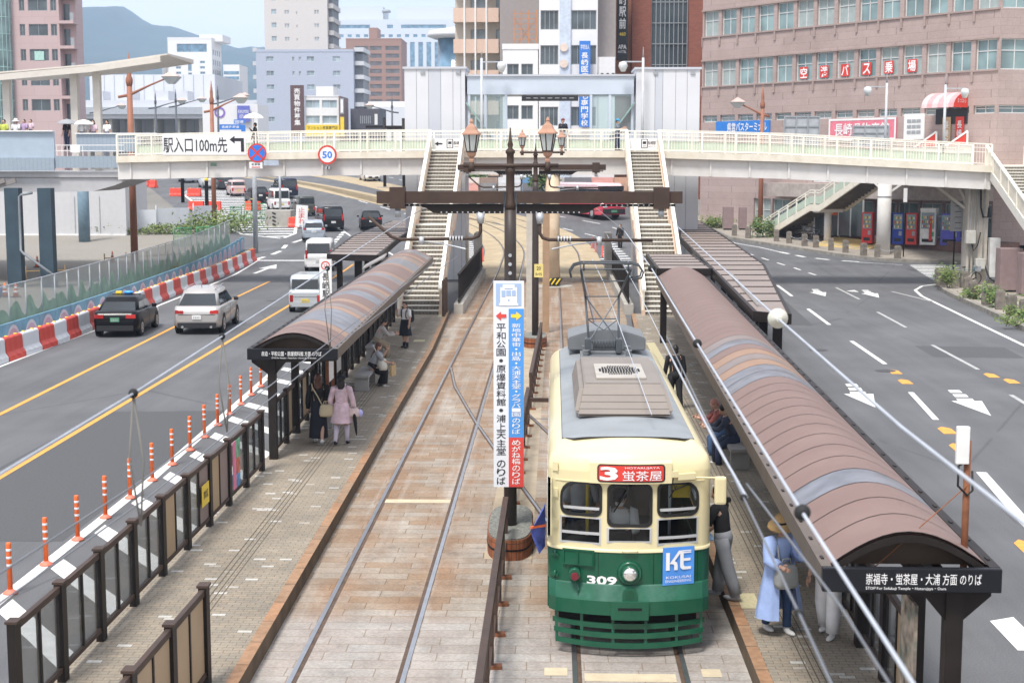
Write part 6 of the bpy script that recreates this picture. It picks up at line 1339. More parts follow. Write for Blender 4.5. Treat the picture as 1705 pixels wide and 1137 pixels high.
kL,kR=(TC-.42,28.2,4.05),(TC+.22,28.2,4.05);bL,bR=(TC-.36,27.6,3.25),(TC+.2,27.6,3.25);tL,tR=(TC-.55,hy+.25,hz_-.12),(TC+.33,hy+.25,hz_-.12)
for a,b_ in((bL,kL),(bR,kR),(kL,tL),(kR,tR)):m.cyl(a,b_,.022,n=8)
for a,b_ in((bL,bR),(kL,kR),(tL,tR),(bL,kR),(bR,kL),((TC-.39,27.9,3.65),(TC+.21,27.9,3.65)),((TC-.48,26.9,4.45),(TC+.28,26.9,4.45)),((TC-.39,27.9,3.65),(TC-.08,27.75,3.45)),((TC+.21,27.9,3.65),(TC-.08,27.75,3.45))):m.cyl(a,b_,.013,n=6)
m.build('pantograph_frame',PANT,tram,True)
m=MB()
for y_ in(hy,hy+.45):m.tube([(TC-.72,y_,hz_-.25),(TC-.75,y_,hz_-.15),(TC-.68,y_,hz_-.04),(TC-.55,y_,hz_),(TC+.33,y_,hz_),(TC+.46,y_,hz_-.04),(TC+.53,y_,hz_-.15),(TC+.5,y_,hz_-.25),(TC+.33,y_,hz_-.28)],.018)
for u in(-.5,.28):m.cyl((TC+u,hy,hz_),(TC+u,hy+.45,hz_),.012);m.cyl((TC+u,hy+.25,hz_),(TC+u,hy+.25,hz_-.15),.015)
m.build('pantograph_head',PANT,tram,True)
def disk(u,z,r0,r1,o0,o1,mat,name,par=tram,n=24):
 c=tp(u,z);return MB().cyl((c.x,c.y-o0,c.z),(c.x,c.y-o1,c.z),r0,r1,n=n).build(name,mat,par,True)
hl=disk(0,1.16,.175,.15,-.02,.05,GRN,'headlight');
CHR=pm('chrome',(.85,.85,.85),.08,metal=1,var=.02)
c=tp(0,1.16);q=MB().cyl((c.x,c.y-.05,c.z),(c.x,c.y-.09,c.z),.125,.105,n=24);o=q.build('headlight_rim',GRN,tram,True);q=MB();q.ell((c.x,c.y-.09,c.z),.092,.035,.092,20,10);o=q.build('headlight_lens',pm('lens',(.8,.8,.78),.12,metal=.75,var=.1,scale=12),tram,True)
disk(-.735,1.13,.085,.075,-.02,.13,GRN,'tail_light_housing');disk(-.735,1.11,.055,.05,.12,.16,glassmat('red_lens',(.16,.01,.02),.1),'tail_light')
m=MB();m.tube([tp(-.73,1.05,.03),tp(-.70,.98,.06),tp(-.68,.93,.08),tp(-.7,.88,.1)],.012);m.build('lamp_cable',GRN,tram,True)
nb_=MB();fronttext(nb_,'309',-.37,1.045,.4,.125,.006,.035);nb_.build('fleet_number',SWHT,tram,True)
m=MB();m.loft([[tp(u,z,o)for z,o in((1.23,.0),(1.23,.03),(1.535-.08,.03),(1.535-.08,.0))]for u in(-.9,-.69,-.475)]);hp=m.build('hatch',GRN,tram,True)
m=MB()
for a,b_ in(((-.88,1.25),(-.88,1.44)),((-.685,1.25),(-.685,1.44)),((-.495,1.25),(-.495,1.44)),((-.88,1.25),(-.495,1.25)),((-.88,1.44),(-.495,1.44))):m.bar(tp(*a,.035),tp(*b_,.035),.022,.014)
m.build('hatch_frame',GRN,tram,True)
ad=MB();ad.loft([[tp(u,z,o)for z,o in((.985,.02),(.985,.035),(1.5,.035),(1.5,.02))]for u in(.44,.87)]);ad.m=1
KB=pm('board_sky_blue',(.09,.3,.78),.4)
def ap(u,z):return tp(.44+(.87-.44)*u,.985+(1.5-.985)*z,.04)
def shape(pts):ad.add([ap(*p)for p in pts],[list(range(len(pts)))])
shape([(.1,.4),(.22,.4),(.22,.87),(.1,.87)]);shape([(.221,.58),(.5,.91),(.62,.91),(.3,.56)]);shape([(.28,.64),(.36,.655),(.45,.6),(.47,.52),(.47,.4),(.36,.4),(.36,.52),(.33,.56),(.221,.57)])
shape([(.55,.88),(.66,.88),(.66,.52),(.7,.48),(.9,.48),(.9,.4),(.64,.4),(.57,.44),(.55,.5)]);shape([(.661,.7),(.88,.7),(.88,.63),(.661,.63)]);shape([(.5,.915),(.9,.915),(.9,.885),(.52,.885)]);shape([(.56,.87),(.9,.87),(.9,.835),(.56,.835)])
for s_,z,w_ in(('KOKUSAI',.21,.78),('ENGINEERING',.11,.82)):
 q=MB();q.text(s_,(0,0,0),(1,0,0),(0,0,1),w_,.07,.0,0);ad.add([ap(.5+p[0],z+p[2])for p in q.v],q.f)
ad.build('advert_board',[KB,SWHT],tram,True)
for u in(-.42,.32,.92):MB().loft([[tp(u+a,z,.0015)for a,z in((-.003,1.0),(.003,1.0),(.003,1.43),(-.003,1.43))],[tp(u+a,z,.003)for a,z in((-.003,1.0),(.003,1.0),(.003,1.43),(-.003,1.43))]]).build('panel_seam',BLACKM,tram,True)
MB().loft([[tp(u,2.375,.0),tp(u,2.375,.014),tp(u,2.387,.014),tp(u,2.39,.0)]for u in[-1.0+.1*i for i in range(21)]]).build('drip_rail',CRM,tram,True)
def bow(us,f):return[[f(u,i)for i in range(4)]for u in us]
US=[-1.08+2.16*i/24 for i in range(25)]
m=MB();m.smooth=True;m.loft([[tp(u,1.0,.003),tp(u,.985,.02),tp(u,.79,.1),tp(u,.77,.1)]for u in US],caps=False,closed=False,smooth=False);m.build('bumper_shelf',GRNW,tram,True)
m=MB();m.loft([[tp(u,.79,.095),tp(u,.79,.11),tp(u,.6-.03*(abs(u)<.27),.11),tp(u,.6,.0)]for u in US]);m.build('bumper',GRN,tram,True)
m=MB();m.loft([[tp(u,.8,.11),tp(u,.8,.15),tp(u,.55,.15),tp(u,.55,.1)]for u in(-.25,-.0,.25)]);m.build('coupler_box',GRN,tram,True);MB().loft([[tp(u,.72,.151),tp(u,.72,.153),tp(u,.685,.153),tp(u,.685,.151)]for u in(-.16,0,.16)]).build('coupler_slot',BLACKM,tram,True)
q=rrect(-.1,.1,.8,.98,[.02,.1,.1,.02]);m=MB();m.loft([[tp(p[0],p[1],.05)for p in q],[tp(p[0],p[1],.108)for p in q]]);m.build('jack_plate',GRN,tram,True);q=rrect(-.06,.06,.82,.95,[.02,.06,.06,.02]);MB().add([tp(p[0],p[1],.1085)for p in q],[list(range(len(q)))]).build('jack_recess',pm('green_dark',(.01,.07,.035),.5),tram,True)
m=MB();m.bx(TC-.95,TC+.95,19.75,TB-.6,.3,.9);m.build('underframe',BLACKM,tram,True)
for s in(-1,1):
 MB().bx(TC+s*1.07-.03,TC+s*1.07+.03,fy(HW)+.05,TB-.4,.55,.995).build('side_skirt',GRN,tram,True);MB().bx(TC+s*.85-.12,TC+s*.85+.12,19.6,19.74,.5,.75).build('step_box',GRN,tram,True)
 for y_ in(22,23.6,27,28.6):MB().cyl((TC+s*.66,y_,.33),(TC+s*.76,y_,.33),.31,n=24).build('wheel',RAILSIDE,tram,True)
for z,hw,o in((.46,1.03,.02),(.34,1.01,.06),(.21,.99,.08)):
 m=MB();m.loft([[tp(u,z+.03-.02*(1-(u/hw)**2),o),tp(u,z+.03-.02*(1-(u/hw)**2),o+.025),tp(u,z-.035-.03*(1-(u/hw)**2),o+.025),tp(u,z-.035-.03*(1-(u/hw)**2),o)]for u in[-hw+2*hw*i/20 for i in range(21)]]);m.build('life_guard_rail',GRN,tram,True)
for u in(-.98,-.64,-.22,.22,.64,.98):
 m=MB();m.bar(tp(u,.5 if abs(u)<.3 else .6,.02),tp(u*.99,.16,.07),.04,.012,(0,1,0));m.build('life_guard_strut',GRN,tram,True)
m=MB();m.tube([tp(.85,2.44,.05),tp(1.05,2.42,.1),(TC+1.2,19.4,2.42)],.014);m.build('mirror_arm',CRM,tram,True);m=MB();m.rbx(TC+1.13,TC+1.29,19.34,19.44,2.06,2.44,.035);mo_=m.build('mirror',CRM,tram,True);MB().cyl((TC+1.27,19.42,2.1),(TC+1.34,19.5,2.1),.04,n=10).build('mirror_ball',BLACKM,tram,True)
for u,z,w_ in((.58,2.5,.05),(.75,2.46,.12)):m=MB();m.loft([[tp(u+a,z+b_,o)for a,b_ in((-w_,-.04),(w_,-.04),(w_,.04),(-w_,.04))]for o in(0,.07)]);m.build('camera_box',CRM,tram,True)
m=MB();m.tube([tp(.57,2.46,.04),tp(.56,2.38,.03),tp(.6,2.3,.02)],.006);m.build('camera_wire',RUBBER,tram,True)
for z in(1.35,1.07):m=MB();m.loft([[tp(-1.0+a,z+b_,o)for a,b_ in((-.05,-.02),(.04,-.02),(.04,.02),(-.05,.02))]for o in(0,.04)]);m.tube([tp(-1.0,z+.06,.03),tp(-1.0,z-.04,.03)],.015);m.build('lamp_bracket',GRN,tram,True)
for z in(2.56,2.2,1.78):m=MB();m.loft([[tp(-1.0+a,z+b_,o)for a,b_ in((-.035,-.06),(.035,-.06),(.035,.06),(-.035,.06))]for o in(-.0,.03)]);m.build('hinge',CRM,tram,True)
m=MB();m.tube([tp(-.1,1.46,.01),tp(-.09,1.46,.04),tp(.09,1.46,.04),tp(.1,1.46,.01)],.012);m.build('handle',CRM,tram,True)
m=MB();m.tube([tp(.02,2.385,.04),tp(-.18,2.06,.03)],.011);m.tube([tp(.0,2.36,.03),tp(-.22,1.99,.022)],.008);m.cyl(tp(.03,2.4,.0),tp(.03,2.4,.06),.035);m.build('wiper',BLACKM,tram,True)
m=MB();m.tube([tp(.82,2.36,.03),tp(.55,2.27,.02)],.01);m.tube([tp(.62,2.34,.02),tp(.52,2.18,.02)],.007);m.build('wiper',BLACKM,tram,True)
fl_=MB();fl_.add([(-.12,18.95+.45,1.98),(-.1,19.75,1.98),(-.3,19.55,1.62),(-.18,19.6,1.3),(-.1,19.8,1.36)],[(0,1,2),(2,1,4),(2,4,3)]);fl_.m=1;fl_.bar((-.09,19.62,1.7),(-.3,19.55,1.68),.03,.03);tag(fl_.build('pennant',[pm('pennant_blue',(.1,.14,.5),.6,var=.3,scale=8),ORANGE]),'blue and orange pennant hanging from the left side of the tram','pennant')
# vehicles
CGL=glassmat('car_glass',(.02,.025,.028),.05);TYRE=RUBBER;RIM=pm('wheel_rim',(.5,.5,.51),.35,metal=.6,var=.05);TAIL=glassmat('tail_lamp',(.4,.02,.02),.12);HEAD=glassmat('head_lamp',(.75,.77,.78),.1);PLT=pm('plate_white',(.75,.75,.73),.5);PLY=pm('plate_yellow_kei',(.75,.55,.05),.5);PLG=pm('plate_green',(.1,.28,.17),.5);BLKP=pm('black_plastic',(.025,.025,.027),.55)
PAINT={}
def paint(nm,c,metal=0.,rough=.3):return pm('car_paint_'+nm,c,rough,metal=metal,var=.02,coat=.6 if c[0]>.1 else .15,spec=.3 if c[0]>.1 else .2)
def car(name,label,x,y,heading,L,W,H,col,kind='hatch',plate=None,cat='car',group=None,taxi=False,z=None):
 """kind gives the side shape: sedan, suv, van or kei (boxy)"""
 t=thing(name,label,cat,(x,y,hz(y)+.006 if z is None else z),heading,group);hw=W/2;gc=.2 if kind!='suv' else .24;hl=L/2
 belt={'sedan':.92,'suv':1.06,'van':1.0,'kei':.98,'hatch':.92}[kind]
 bl={'sedan':.9,'suv':.96,'van':.92,'kei':.92,'hatch':.86}[kind]
 S={'sedan':[(-hl,.5,.74,.82),(-hl+.05,.26,.95,.92),(-hl+.35,gc,.99,1),(-hl+.9,gc,.98,1),(0,gc,.95,1),(hl-1.2,gc,.92,1),(hl-.5,gc,.8,.97),(hl-.12,.26,.68,.86),(hl,.4,.58,.72)],'suv':[(-hl,.5,.8,.86),(-hl+.06,.3,1.06,.94),(-hl+.35,gc,1.1,1),(0,gc,1.07,1),(hl-1.1,gc,1.05,1),(hl-.5,gc,.97,.98),(hl-.12,.3,.82,.88),(hl,.45,.68,.76)],'van':[(-hl,.4,.85,.93),(-hl+.04,.26,1.02,.97),(-hl+.2,gc,1.04,1),(0,gc,1.02,1),(hl-1.0,gc,1.0,1),(hl-.4,gc,.92,.97),(hl-.1,.3,.78,.88),(hl,.42,.66,.78)],'kei':[(-hl,.36,.85,.94),(-hl+.03,.24,1.0,.98),(-hl+.15,gc,1.0,1),(0,gc,.98,1),(hl-.7,gc,.97,1),(hl-.25,gc,.88,.98),(hl-.05,.3,.74,.9),(hl,.42,.64,.8)],'hatch':[(-hl,.42,.8,.9),(-hl+.05,.26,.93,.95),(-hl+.25,gc,.96,1),(0,gc,.93,1),(hl-1.0,gc,.92,1),(hl-.4,gc,.82,.97),(hl-.1,.3,.68,.86),(hl,.42,.58,.74)]}[kind]
 def sec(y_,zb,zt,wf):
  w_=hw*wf;return[(-w_*.9,y_,zb),(-w_*.98,y_,zb+.08),(-w_,y_,(zb+zt)/2),(-w_*.985,y_,zt-.1),(-w_*.93,y_,zt-.015),(-w_*.8,y_,zt),(w_*.8,y_,zt),(w_*.93,y_,zt-.015),(w_*.985,y_,zt-.1),(w_,y_,(zb+zt)/2),(w_*.98,y_,zb+.08),(w_*.9,y_,zb)]
 MB().loft([sec(*s)for s in S],smooth=True).build('body',col,t)
 G={'sedan':(-hl+.45,-hl+1.15,.35,hl-1.35),'suv':(-hl+.18,-hl+.95,.25,hl-1.3),'van':(-hl+.06,-hl+.28,hl-1.45,hl-.75),'kei':(-hl+.05,-hl+.2,hl-1.05,hl-.62),'hatch':(-hl+.1,-hl+.6,.3,hl-1.15)}[kind]
 zb_=belt-.03;tw=hw*{'sedan':.72,'suv':.69,'van':.84,'kei':.86,'hatch':.75}[kind];bw_=hw*.925;r=.07
 def ringz(z_,ya,yb,w_):
  c=.1;return[(-w_+c,ya,z_),(w_-c,ya,z_),(w_,ya+c,z_),(w_,yb-c,z_),(w_-c,yb,z_),(-w_+c,yb,z_),(-w_,yb-c,z_),(-w_,ya+c,z_)]
 zt=H;k=.17
 def mixr(f):return ringz(zb_+(zt-k-zb_)*f,G[0]+(G[1]-.1-G[0])*f,G[3]+(G[2]+.1-G[3])*f,bw_+(tw+.04-bw_)*f)
 MB().loft([mixr(0),mixr(1),ringz(zt-.04,G[1]-.02,G[2]+.03,tw-.01),ringz(zt,G[1]+.18,G[2]-.2,tw-.14)],smooth=True).build('cabin',col,t)
 f0,f1=.12,.93
 def P(f,fx,side,out=.012):
  y_a,y_b=G[0]+(G[1]-.1-G[0])*f,G[3]+(G[2]+.1-G[3])*f;w_=bw_+(tw+.04-bw_)*f;return((w_+out)*side,y_a+(y_b-y_a)*fx,zb_+(zt-k-zb_)*f)
 for s in(-1,1):
  cuts=[.05,.5,.94]if kind in('sedan','suv','hatch')else[.03,.34,.67,.95]
  for a,b_ in zip(cuts,cuts[1:]):
   q=[P(f0,a+.012,s),P(f0,b_-.012,s),P(f1,b_-.012,s),P(f1,a+.012,s)];MB().add(q,[(0,1,2,3)if s>0 else(3,2,1,0)]).build('side_window',CGL,t)
 for nm,fx,o,lo in(('rear_window',0,-.012,.14 if kind!='van' else .1),('windscreen',1,.012,.08)):
  q=[]
  for f,s in((lo,-1),(lo,1),(.94,1),(.94,-1)):p=P(f,fx,s,-.1);q.append((p[0],p[1]+o,p[2]+.004))
  MB().add(q,[(0,1,2,3)if fx==0 else(3,2,1,0)]).build(nm,CGL,t)
 for s in(-1,1):
  for fy_ in(-.02,.26):MB().bx(s*(hw+.001)-.002,s*(hw+.001)+.002,fy_*L-.006,fy_*L+.006,.34,belt-.05).build('door_gap',BLKP,t)
 MB().bx(-hw*.78,hw*.78,-hl-.006,-hl+.02,belt-.3,belt-.285).build('hatch_gap',BLKP,t)
 wr={'sedan':.31,'suv':.36,'van':.32,'kei':.28,'hatch':.3}[kind];wy=(-hl+.78 if kind not in('kei',)else-hl+.5,hl-.88 if kind!='kei' else hl-.6)
 for y_ in wy:
  for s in(-1,1):
   m=MB();m.cyl((s*(hw-.05),y_,wr+.02),(s*(hw+.004),y_,wr+.02),wr+.06,n=22);m.build('wheel_arch',BLKP,t);m=MB();m.cyl((s*(hw-.2),y_,wr),(s*(hw+.012),y_,wr),wr,n=22);w=m.build('wheel',TYRE,t);m=MB();m.cyl((s*(hw-.02),y_,wr),(s*(hw+.018),y_,wr),wr*.66,n=16);o=m.build('wheel_rim',RIM,w);m=MB()
   for i in range(5):a=2*math.pi*i/5;m.obx((s*(hw+.02),y_+math.cos(a)*wr*.36,wr+math.sin(a)*wr*.36),(.006,wr*.12,wr*.2),rx=a-math.pi/2)
   m.build('rim_opening',BLKP,o)
 zl={'sedan':.8,'suv':.88,'van':1.0,'kei':.62,'hatch':.88}[kind];hl_={'van':.5,'kei':.3}.get(kind,.14);lw={'van':.12,'kei':.14,'sedan':.36,'suv':.32}.get(kind,.22)
 for s in(-1,1):
  m=MB();m.obx((s*(hw*.9-lw/2),-hl+.035,zl),(lw,.1,hl_),rz=s*.12);m.build('tail_light',TAIL,t);m=MB();m.obx((s*(hw*.8-.1),hl-.13,.66 if kind!='van' else .76),(.34,.2,.15),rz=-s*.35);m.build('headlight',HEAD,t);m=MB();m.rbx(s*(hw+.1)-.09,s*(hw+.1)+.09,G[3]-.55,G[3]-.4,belt+.0,belt+.14,.03);m.build('mirror',col if kind!='suv' else BLKP,t)
 MB().obx((0,-hl-.004,.36),(W*.8,.06,.2)).build('rear_bumper',BLKP if kind in('suv','sedan')else col,t);MB().obx((0,hl-.03,.4),(W*.62,.08,.22)).build('front_grille',BLKP,t)
 zp={'van':.62,'kei':.52}.get(kind,.68);m=MB();m.bx(-.17,.17,-hl-.04,-hl-.02,zp-.08,zp+.08);m.m=1
 for i in range(4):m.bx(-.12+i*.065,-.08+i*.065,-hl-.043,-hl-.041,zp-.05,zp+.02)
 m.build('number_plate',[plate or PLT,GREYP],t);MB().bx(-.17,.17,hl+.015,hl+.03,.38,.54).build('number_plate',plate or PLT,t)
 if taxi:
  MB().rbx(-.42,-.18,-.12,.05,H+.02,H+.12,.02).build('roof_lamp',YELLOW,t);m=MB();m.ell((.08,-.05,H+.07),.2,.12,.075);m.build('roof_lamp',pm('lamp_blue',(.05,.3,.75),.3),t);MB().bx(-.55,.55,-.1,-.06,H-.01,H+.02).build('lamp_bar',BLKP,t)
 if kind=='suv':
  for s in(-1,1):MB().tube([(s*tw*.92,-hl+.9,H-.02),(s*tw*.92,-hl+1.1,H+.03),(s*tw*.92,.2,H+.03),(s*tw*.92,.4,H-.03)],.018).build('roof_rail',GALV,t);MB().cyl((s*.55,-hl-.05,.3),(s*.55,-hl+.1,.3),.05,n=12).build('exhaust',CHR,t)
  MB().tube([(0,-hl+1.3,H-.01),(0,-hl+1.15,H+.1)],.012).build('aerial',BLKP,t)
 return t
HD=lambda a:R(a)
car('taxi','black taxi sedan with yellow and blue roof lamps in the left lane',-16.75,57.2,HD(4),4.5,1.72,1.46,paint('black',(.004,.004,.006)),'sedan',PLG,taxi=True)
car('parked_car','silver station wagon with dark rear window beside the black taxi',-13.85,58.4,HD(3),4.85,1.84,1.72,paint('silver',(.5,.48,.46),.5),'suv',cat='car')
car('small_van','light silver boxy small van behind the stop sign board',-11.0,66.2,HD(1),3.4,1.48,1.66,paint('light_silver',(.56,.6,.62),.4),'kei',PLY,cat='van')
car('minivan','white minivan waiting at the stop line',-14.3,90.2,HD(5),4.6,1.72,1.86,paint('white',(.8,.8,.8)),'van',cat='van')
car('hatchback','silver blue hatchback in front of the white minivan',-17.9,109.5,HD(10),4.3,1.7,1.5,paint('silver_blue',(.45,.5,.56),.4),'hatch')
car('minivan','black minivan with red tail lamps on the bend',-17.9,117.0,HD(18),4.7,1.74,1.86,paint('black2',(.015,.015,.018)),'van',cat='van')
car('small_van','dark grey boxy small car with a yellow plate on the bend',-21.9,128.5,HD(22),3.4,1.48,1.7,paint('dark_grey',(.07,.075,.07)),'kei',PLY)
car('minivan','tall white small van beside the dark grey boxy car',-25.0,133.5,HD(22),3.5,1.55,1.95,paint('white2',(.78,.78,.77)),'kei',PLY,cat='van')
car('minivan','dark blue minivan ahead of the tall white small van',-26.9,147,HD(24),4.7,1.75,1.9,paint('navy',(.02,.025,.045)),'van',cat='van')
car('dark_car','black low car with a silver bumper in the queue',-28.6,141.5,HD(22),4.4,1.72,1.5,paint('black3',(.02,.02,.022)),'hatch')
car('pink_car','pale pink small car in the far queue',-32.2,149,HD(22),3.4,1.48,1.58,paint('pink',(.6,.42,.4)),'kei',PLY)
car('dark_car','dark car half seen behind the grey sign pole',-35.6,158,HD(24),4.4,1.7,1.6,paint('graphite',(.05,.055,.06)),'hatch')
car('small_van','small white car at the far end of the queue',-37.6,160,HD(24),3.6,1.55,1.75,paint('white3',(.7,.72,.74)),'kei')
car('minivan','silver grey van farthest along the left road',-42.2,170,HD(24),4.7,1.8,2.0,paint('grey',(.45,.48,.52),.3),'van',cat='van')
car('black_car','black compact car half hidden by the left flat canopy',-14.6,117.2,HD(10),4.0,1.7,1.5,paint('black4',(.018,.018,.02)),'hatch')
car('oncoming_minivan','white minivan coming towards the tram on the far road',-21.6,173.5,HD(197),4.9,1.85,1.95,paint('white4',(.8,.8,.8)),'van',cat='van')
car('oncoming_van','white van seen between the lanterns under the footbridge',-7.8,150,HD(190),4.8,1.85,2.2,paint('white5',(.78,.78,.78)),'van',cat='van')
bt_=thing('bus','red and pale pink coach turning on the road beyond the right stairs','bus',(2.95,128.2,hz(126)+.006),R(206));BR=paint('bus_red',(.62,.06,.1));BP=pm('bus_pink',(.72,.52,.56),.4)
bl_,bh=4.8,1.2
m=MB();sec=lambda y_,w_,z0_,z1_:[(-w_,y_,z0_),(-w_,y_,z1_-.12),(-w_+.12,y_,z1_),(w_-.12,y_,z1_),(w_,y_,z1_-.12),(w_,y_,z0_)]
m.loft([sec(-bl_,bh-.08,.5,1.5),sec(-bl_+.1,bh,.35,1.55),sec(bl_-.2,bh,.35,1.5),sec(bl_,bh-.1,.45,1.3)],smooth=False);m.build('body',BR,bt_)
m=MB();m.loft([sec(-bl_+.03,bh-.06,1.5,2.55),sec(bl_-.6,bh-.06,1.5,2.55),sec(bl_-.18,bh-.1,1.3,1.9)]);m.build('window_band',CGL,bt_);m=MB();m.loft([sec(-bl_,bh-.04,2.5,2.95),sec(bl_-.9,bh-.04,2.5,2.98),sec(bl_-.45,bh-.1,2.45,2.75)]);m.build('roof',BP,bt_);MB().rbx(-bh+.05,bh-.05,bl_-.75,bl_-.38,2.35,2.75,.05).build('destination_board',BLKP,bt_)
MB().rbx(-bh+.15,bh-.15,bl_-.02,bl_+.05,.45,.85,.03).build('front_bumper',BLKP,bt_);MB().bx(-.28,.28,bl_+.051,bl_+.06,.55,.75).build('number_plate',PLG,bt_)
for s in(-1,1):
 MB().obx((s*.85,bl_-.02,1.05),(.42,.1,.16)).build('headlight',HEAD,bt_)
 for y_ in(-bl_+1.8,bl_-1.7):MB().cyl((s*(bh-.3),y_,.48),(s*(bh+.015),y_,.48),.48,n=22).build('wheel',TYRE,bt_);MB().cyl((s*(bh-.05),y_,.48),(s*(bh+.02),y_,.48),.28,n=16).build('wheel_rim',RIM,bt_)
# street furniture
pr_=thing('delineator_post','','post',(-8.35,18.6,.006),0,'orange posts along the left platform');
MB().lathe([(.11,0),(.11,.02),(.06,.05),(.042,.07)],n=16).build('base',pm('base_salmon',(.75,.2,.13),.55),pr_);MB().lathe([(.04,.06),(.04,.78),(.036,.8),(.005,.805)],n=14).build('tube',ORANGE,pr_)
for z in(.43,.55,.67):MB().lathe([(.0405,z),(.042,z+.004),(.042,z+.034),(.0405,z+.038)],n=14).build('reflective_band',REFL,pr_)
n_=15
for i in range(n_):
 y=21.85+1.62*i;o=pr_ if i==0 else dup(pr_,(0,0,0));x=-8.36-max(0,y-33)*.03;o.location=(x,y,.008)
 o['label']='orange delineator post, %s from the camera in the row beside the platform fence'%ordw(i)
rp_=thing('delineator_post','','post',(0,0,0),0,'thin red posts by the far curve');MB().lathe([(.1,0),(.05,.05),(.04,.75),(.005,.76)],n=10).build('tube',pm('post_red',(.7,.09,.06),.5),rp_)
sp_=[(-5.2,100.5),(-5.0,99),(-4.8,97.6),(-4.65,96.2),(-4.55,95),(3.25,98),(3.35,95.5),(3.42,93.5),(3.5,91.5),(3.55,89.8),(2.9,101.5),(2.7,104)]
for i,(x,y)in enumerate(sp_):
 o=rp_ if i==0 else dup(rp_,(x,y,hz(y)+.01));o.location=(x,y,hz(y)+.01);o['label']='thin red post, %s %s of the tracks at the far curve'%(ordw(i if i<5 else i-5),'of the row left' if i<5 else 'of the row right')
def barrier_proto(nm,mat):
 t=thing('water_barrier','','barrier',(0,0,0),0,'red and white plastic road barriers along the left road')
 m=MB();prof=[(-.23,0),(-.23,.16),(-.13,.3),(-.11,.75),(-.05,.8),(.05,.8),(.11,.75),(.13,.3),(.23,.16),(.23,0)]
 rings=[]
 for k in range(7):y=-.74+1.48*k/6;s=1 if k%2==0 else .86;rings.append([(p[0]*(s if .15<p[1]<.8 else 1),y,p[1])for p in prof])
 m.loft(rings);m.build('body',mat,t,bevel=.012);m=MB();m.cyl((0,-.4,.79),(0,-.4,.83),.06,n=10);m.build('filler_cap',YELLOW,t);m=MB();m.cyl((0,.4,.79),(0,.4,.83),.06,n=10);m.build('filler_cap',YELLOW,t);return t
bw0,br0=barrier_proto('w',pm('barrier_white',(.66,.68,.7),.5,var=.08,stain=.3,stain_col=(.4,.42,.42),sscale=3)),barrier_proto('r',pm('barrier_red',(.62,.07,.05),.5,var=.08,stain=.25,stain_col=(.5,.14,.1),sscale=3))
BPTH=[(-18.35,46.6),(-18.35,47.8),(-18.25,52.6),(-18.55,61.4),(-19.0,72),(-19.3,84),(-19.6,97)]
def arclen(pts):
 out=[0]
 for a,b_ in zip(pts,pts[1:]):out.append(out[-1]+math.dist(a,b_))
 return out
def atlen(pts,s):
 L_=arclen(pts)
 for i in range(len(pts)-1):
  if s<=L_[i+1]+1e-6:f=(s-L_[i])/(L_[i+1]-L_[i]);a,b_=pts[i],pts[i+1];return(a[0]+(b_[0]-a[0])*f,a[1]+(b_[1]-a[1])*f,math.atan2(b_[1]-a[1],b_[0]-a[0])-math.pi/2)
n_=int(arclen(BPTH)[-1]/1.53);first={}
for i in range(n_):
 x,y,a=atlen(BPTH,.76+i*1.53);src=br0 if i%2 else bw0;o=src if i<2 else dup(src,(0,0,0));o.location=(x,y,hz(y)+.006);o.rotation_euler=(0,0,a)
 k_=i//2;c_='red' if i%2 else 'white';o['label']=('%s road barrier, %s %s one from the left edge of the photo'%(c_,ordw(k_),c_))if k_>=0 else('%s road barrier, %s %s one before the left edge of the photo'%(c_,ordw(-k_-1),c_))
br2=barrier_proto('r2',pm('barrier_bright_red',(.75,.08,.05),.5,var=.06))
for i,(x,y,a,lb)in enumerate(((-20.6,118.3,80,'in front of the striped concrete block'),(-27.2,133.0,75,'alone at the right edge of the hatched road area'),(-30.8,133,75,'right one of a pair by the rear brown lamp post'),(-32.4,133.2,75,'left one of a pair by the rear brown lamp post'),(-36.2,148,75,'right one of the far trio on the hatched area'),(-38,148.2,75,'middle one of the far trio on the hatched area'),(-43.6,160,40,'farthest but one beyond the hatched area'),(-45,162.5,40,'farthest of all beyond the hatched area'))):
 o=br2 if i==0 else dup(br2,(0,0,0));o.location=(x,y,hz(y)+.006);o.rotation_euler=(0,0,R(a));o['label']='red barrier, '+lb;o['group']='red barriers on the hatched area'
for i in range(3):
 m=MB();m.obx((0,0,.35),(.5,1.6,.7));
mur=thing('mural_hoarding','low blue hoarding painted with pink flower domes behind the road barriers','hoarding',(-19.3,50,0));MURB=pm('mural_blue',(.16,.36,.48),.6,var=.2,scale=1.5,stain=.5,stain_col=(.3,.5,.6),sscale=1);MURP=pm('mural_pink',(.55,.42,.52),.6,var=.15,scale=5,stain=.4,stain_col=(.65,.3,.4),sscale=5);MURW=pm('mural_white',(.6,.62,.66),.6,var=.1)
MP=[(-19.25,36),(-19.3,50),(-19.35,58.5),(-19.6,66),(-20.0,74),(-20.8,88),(-21.7,103)]
n_=int(arclen(MP)[-1]/1.85)
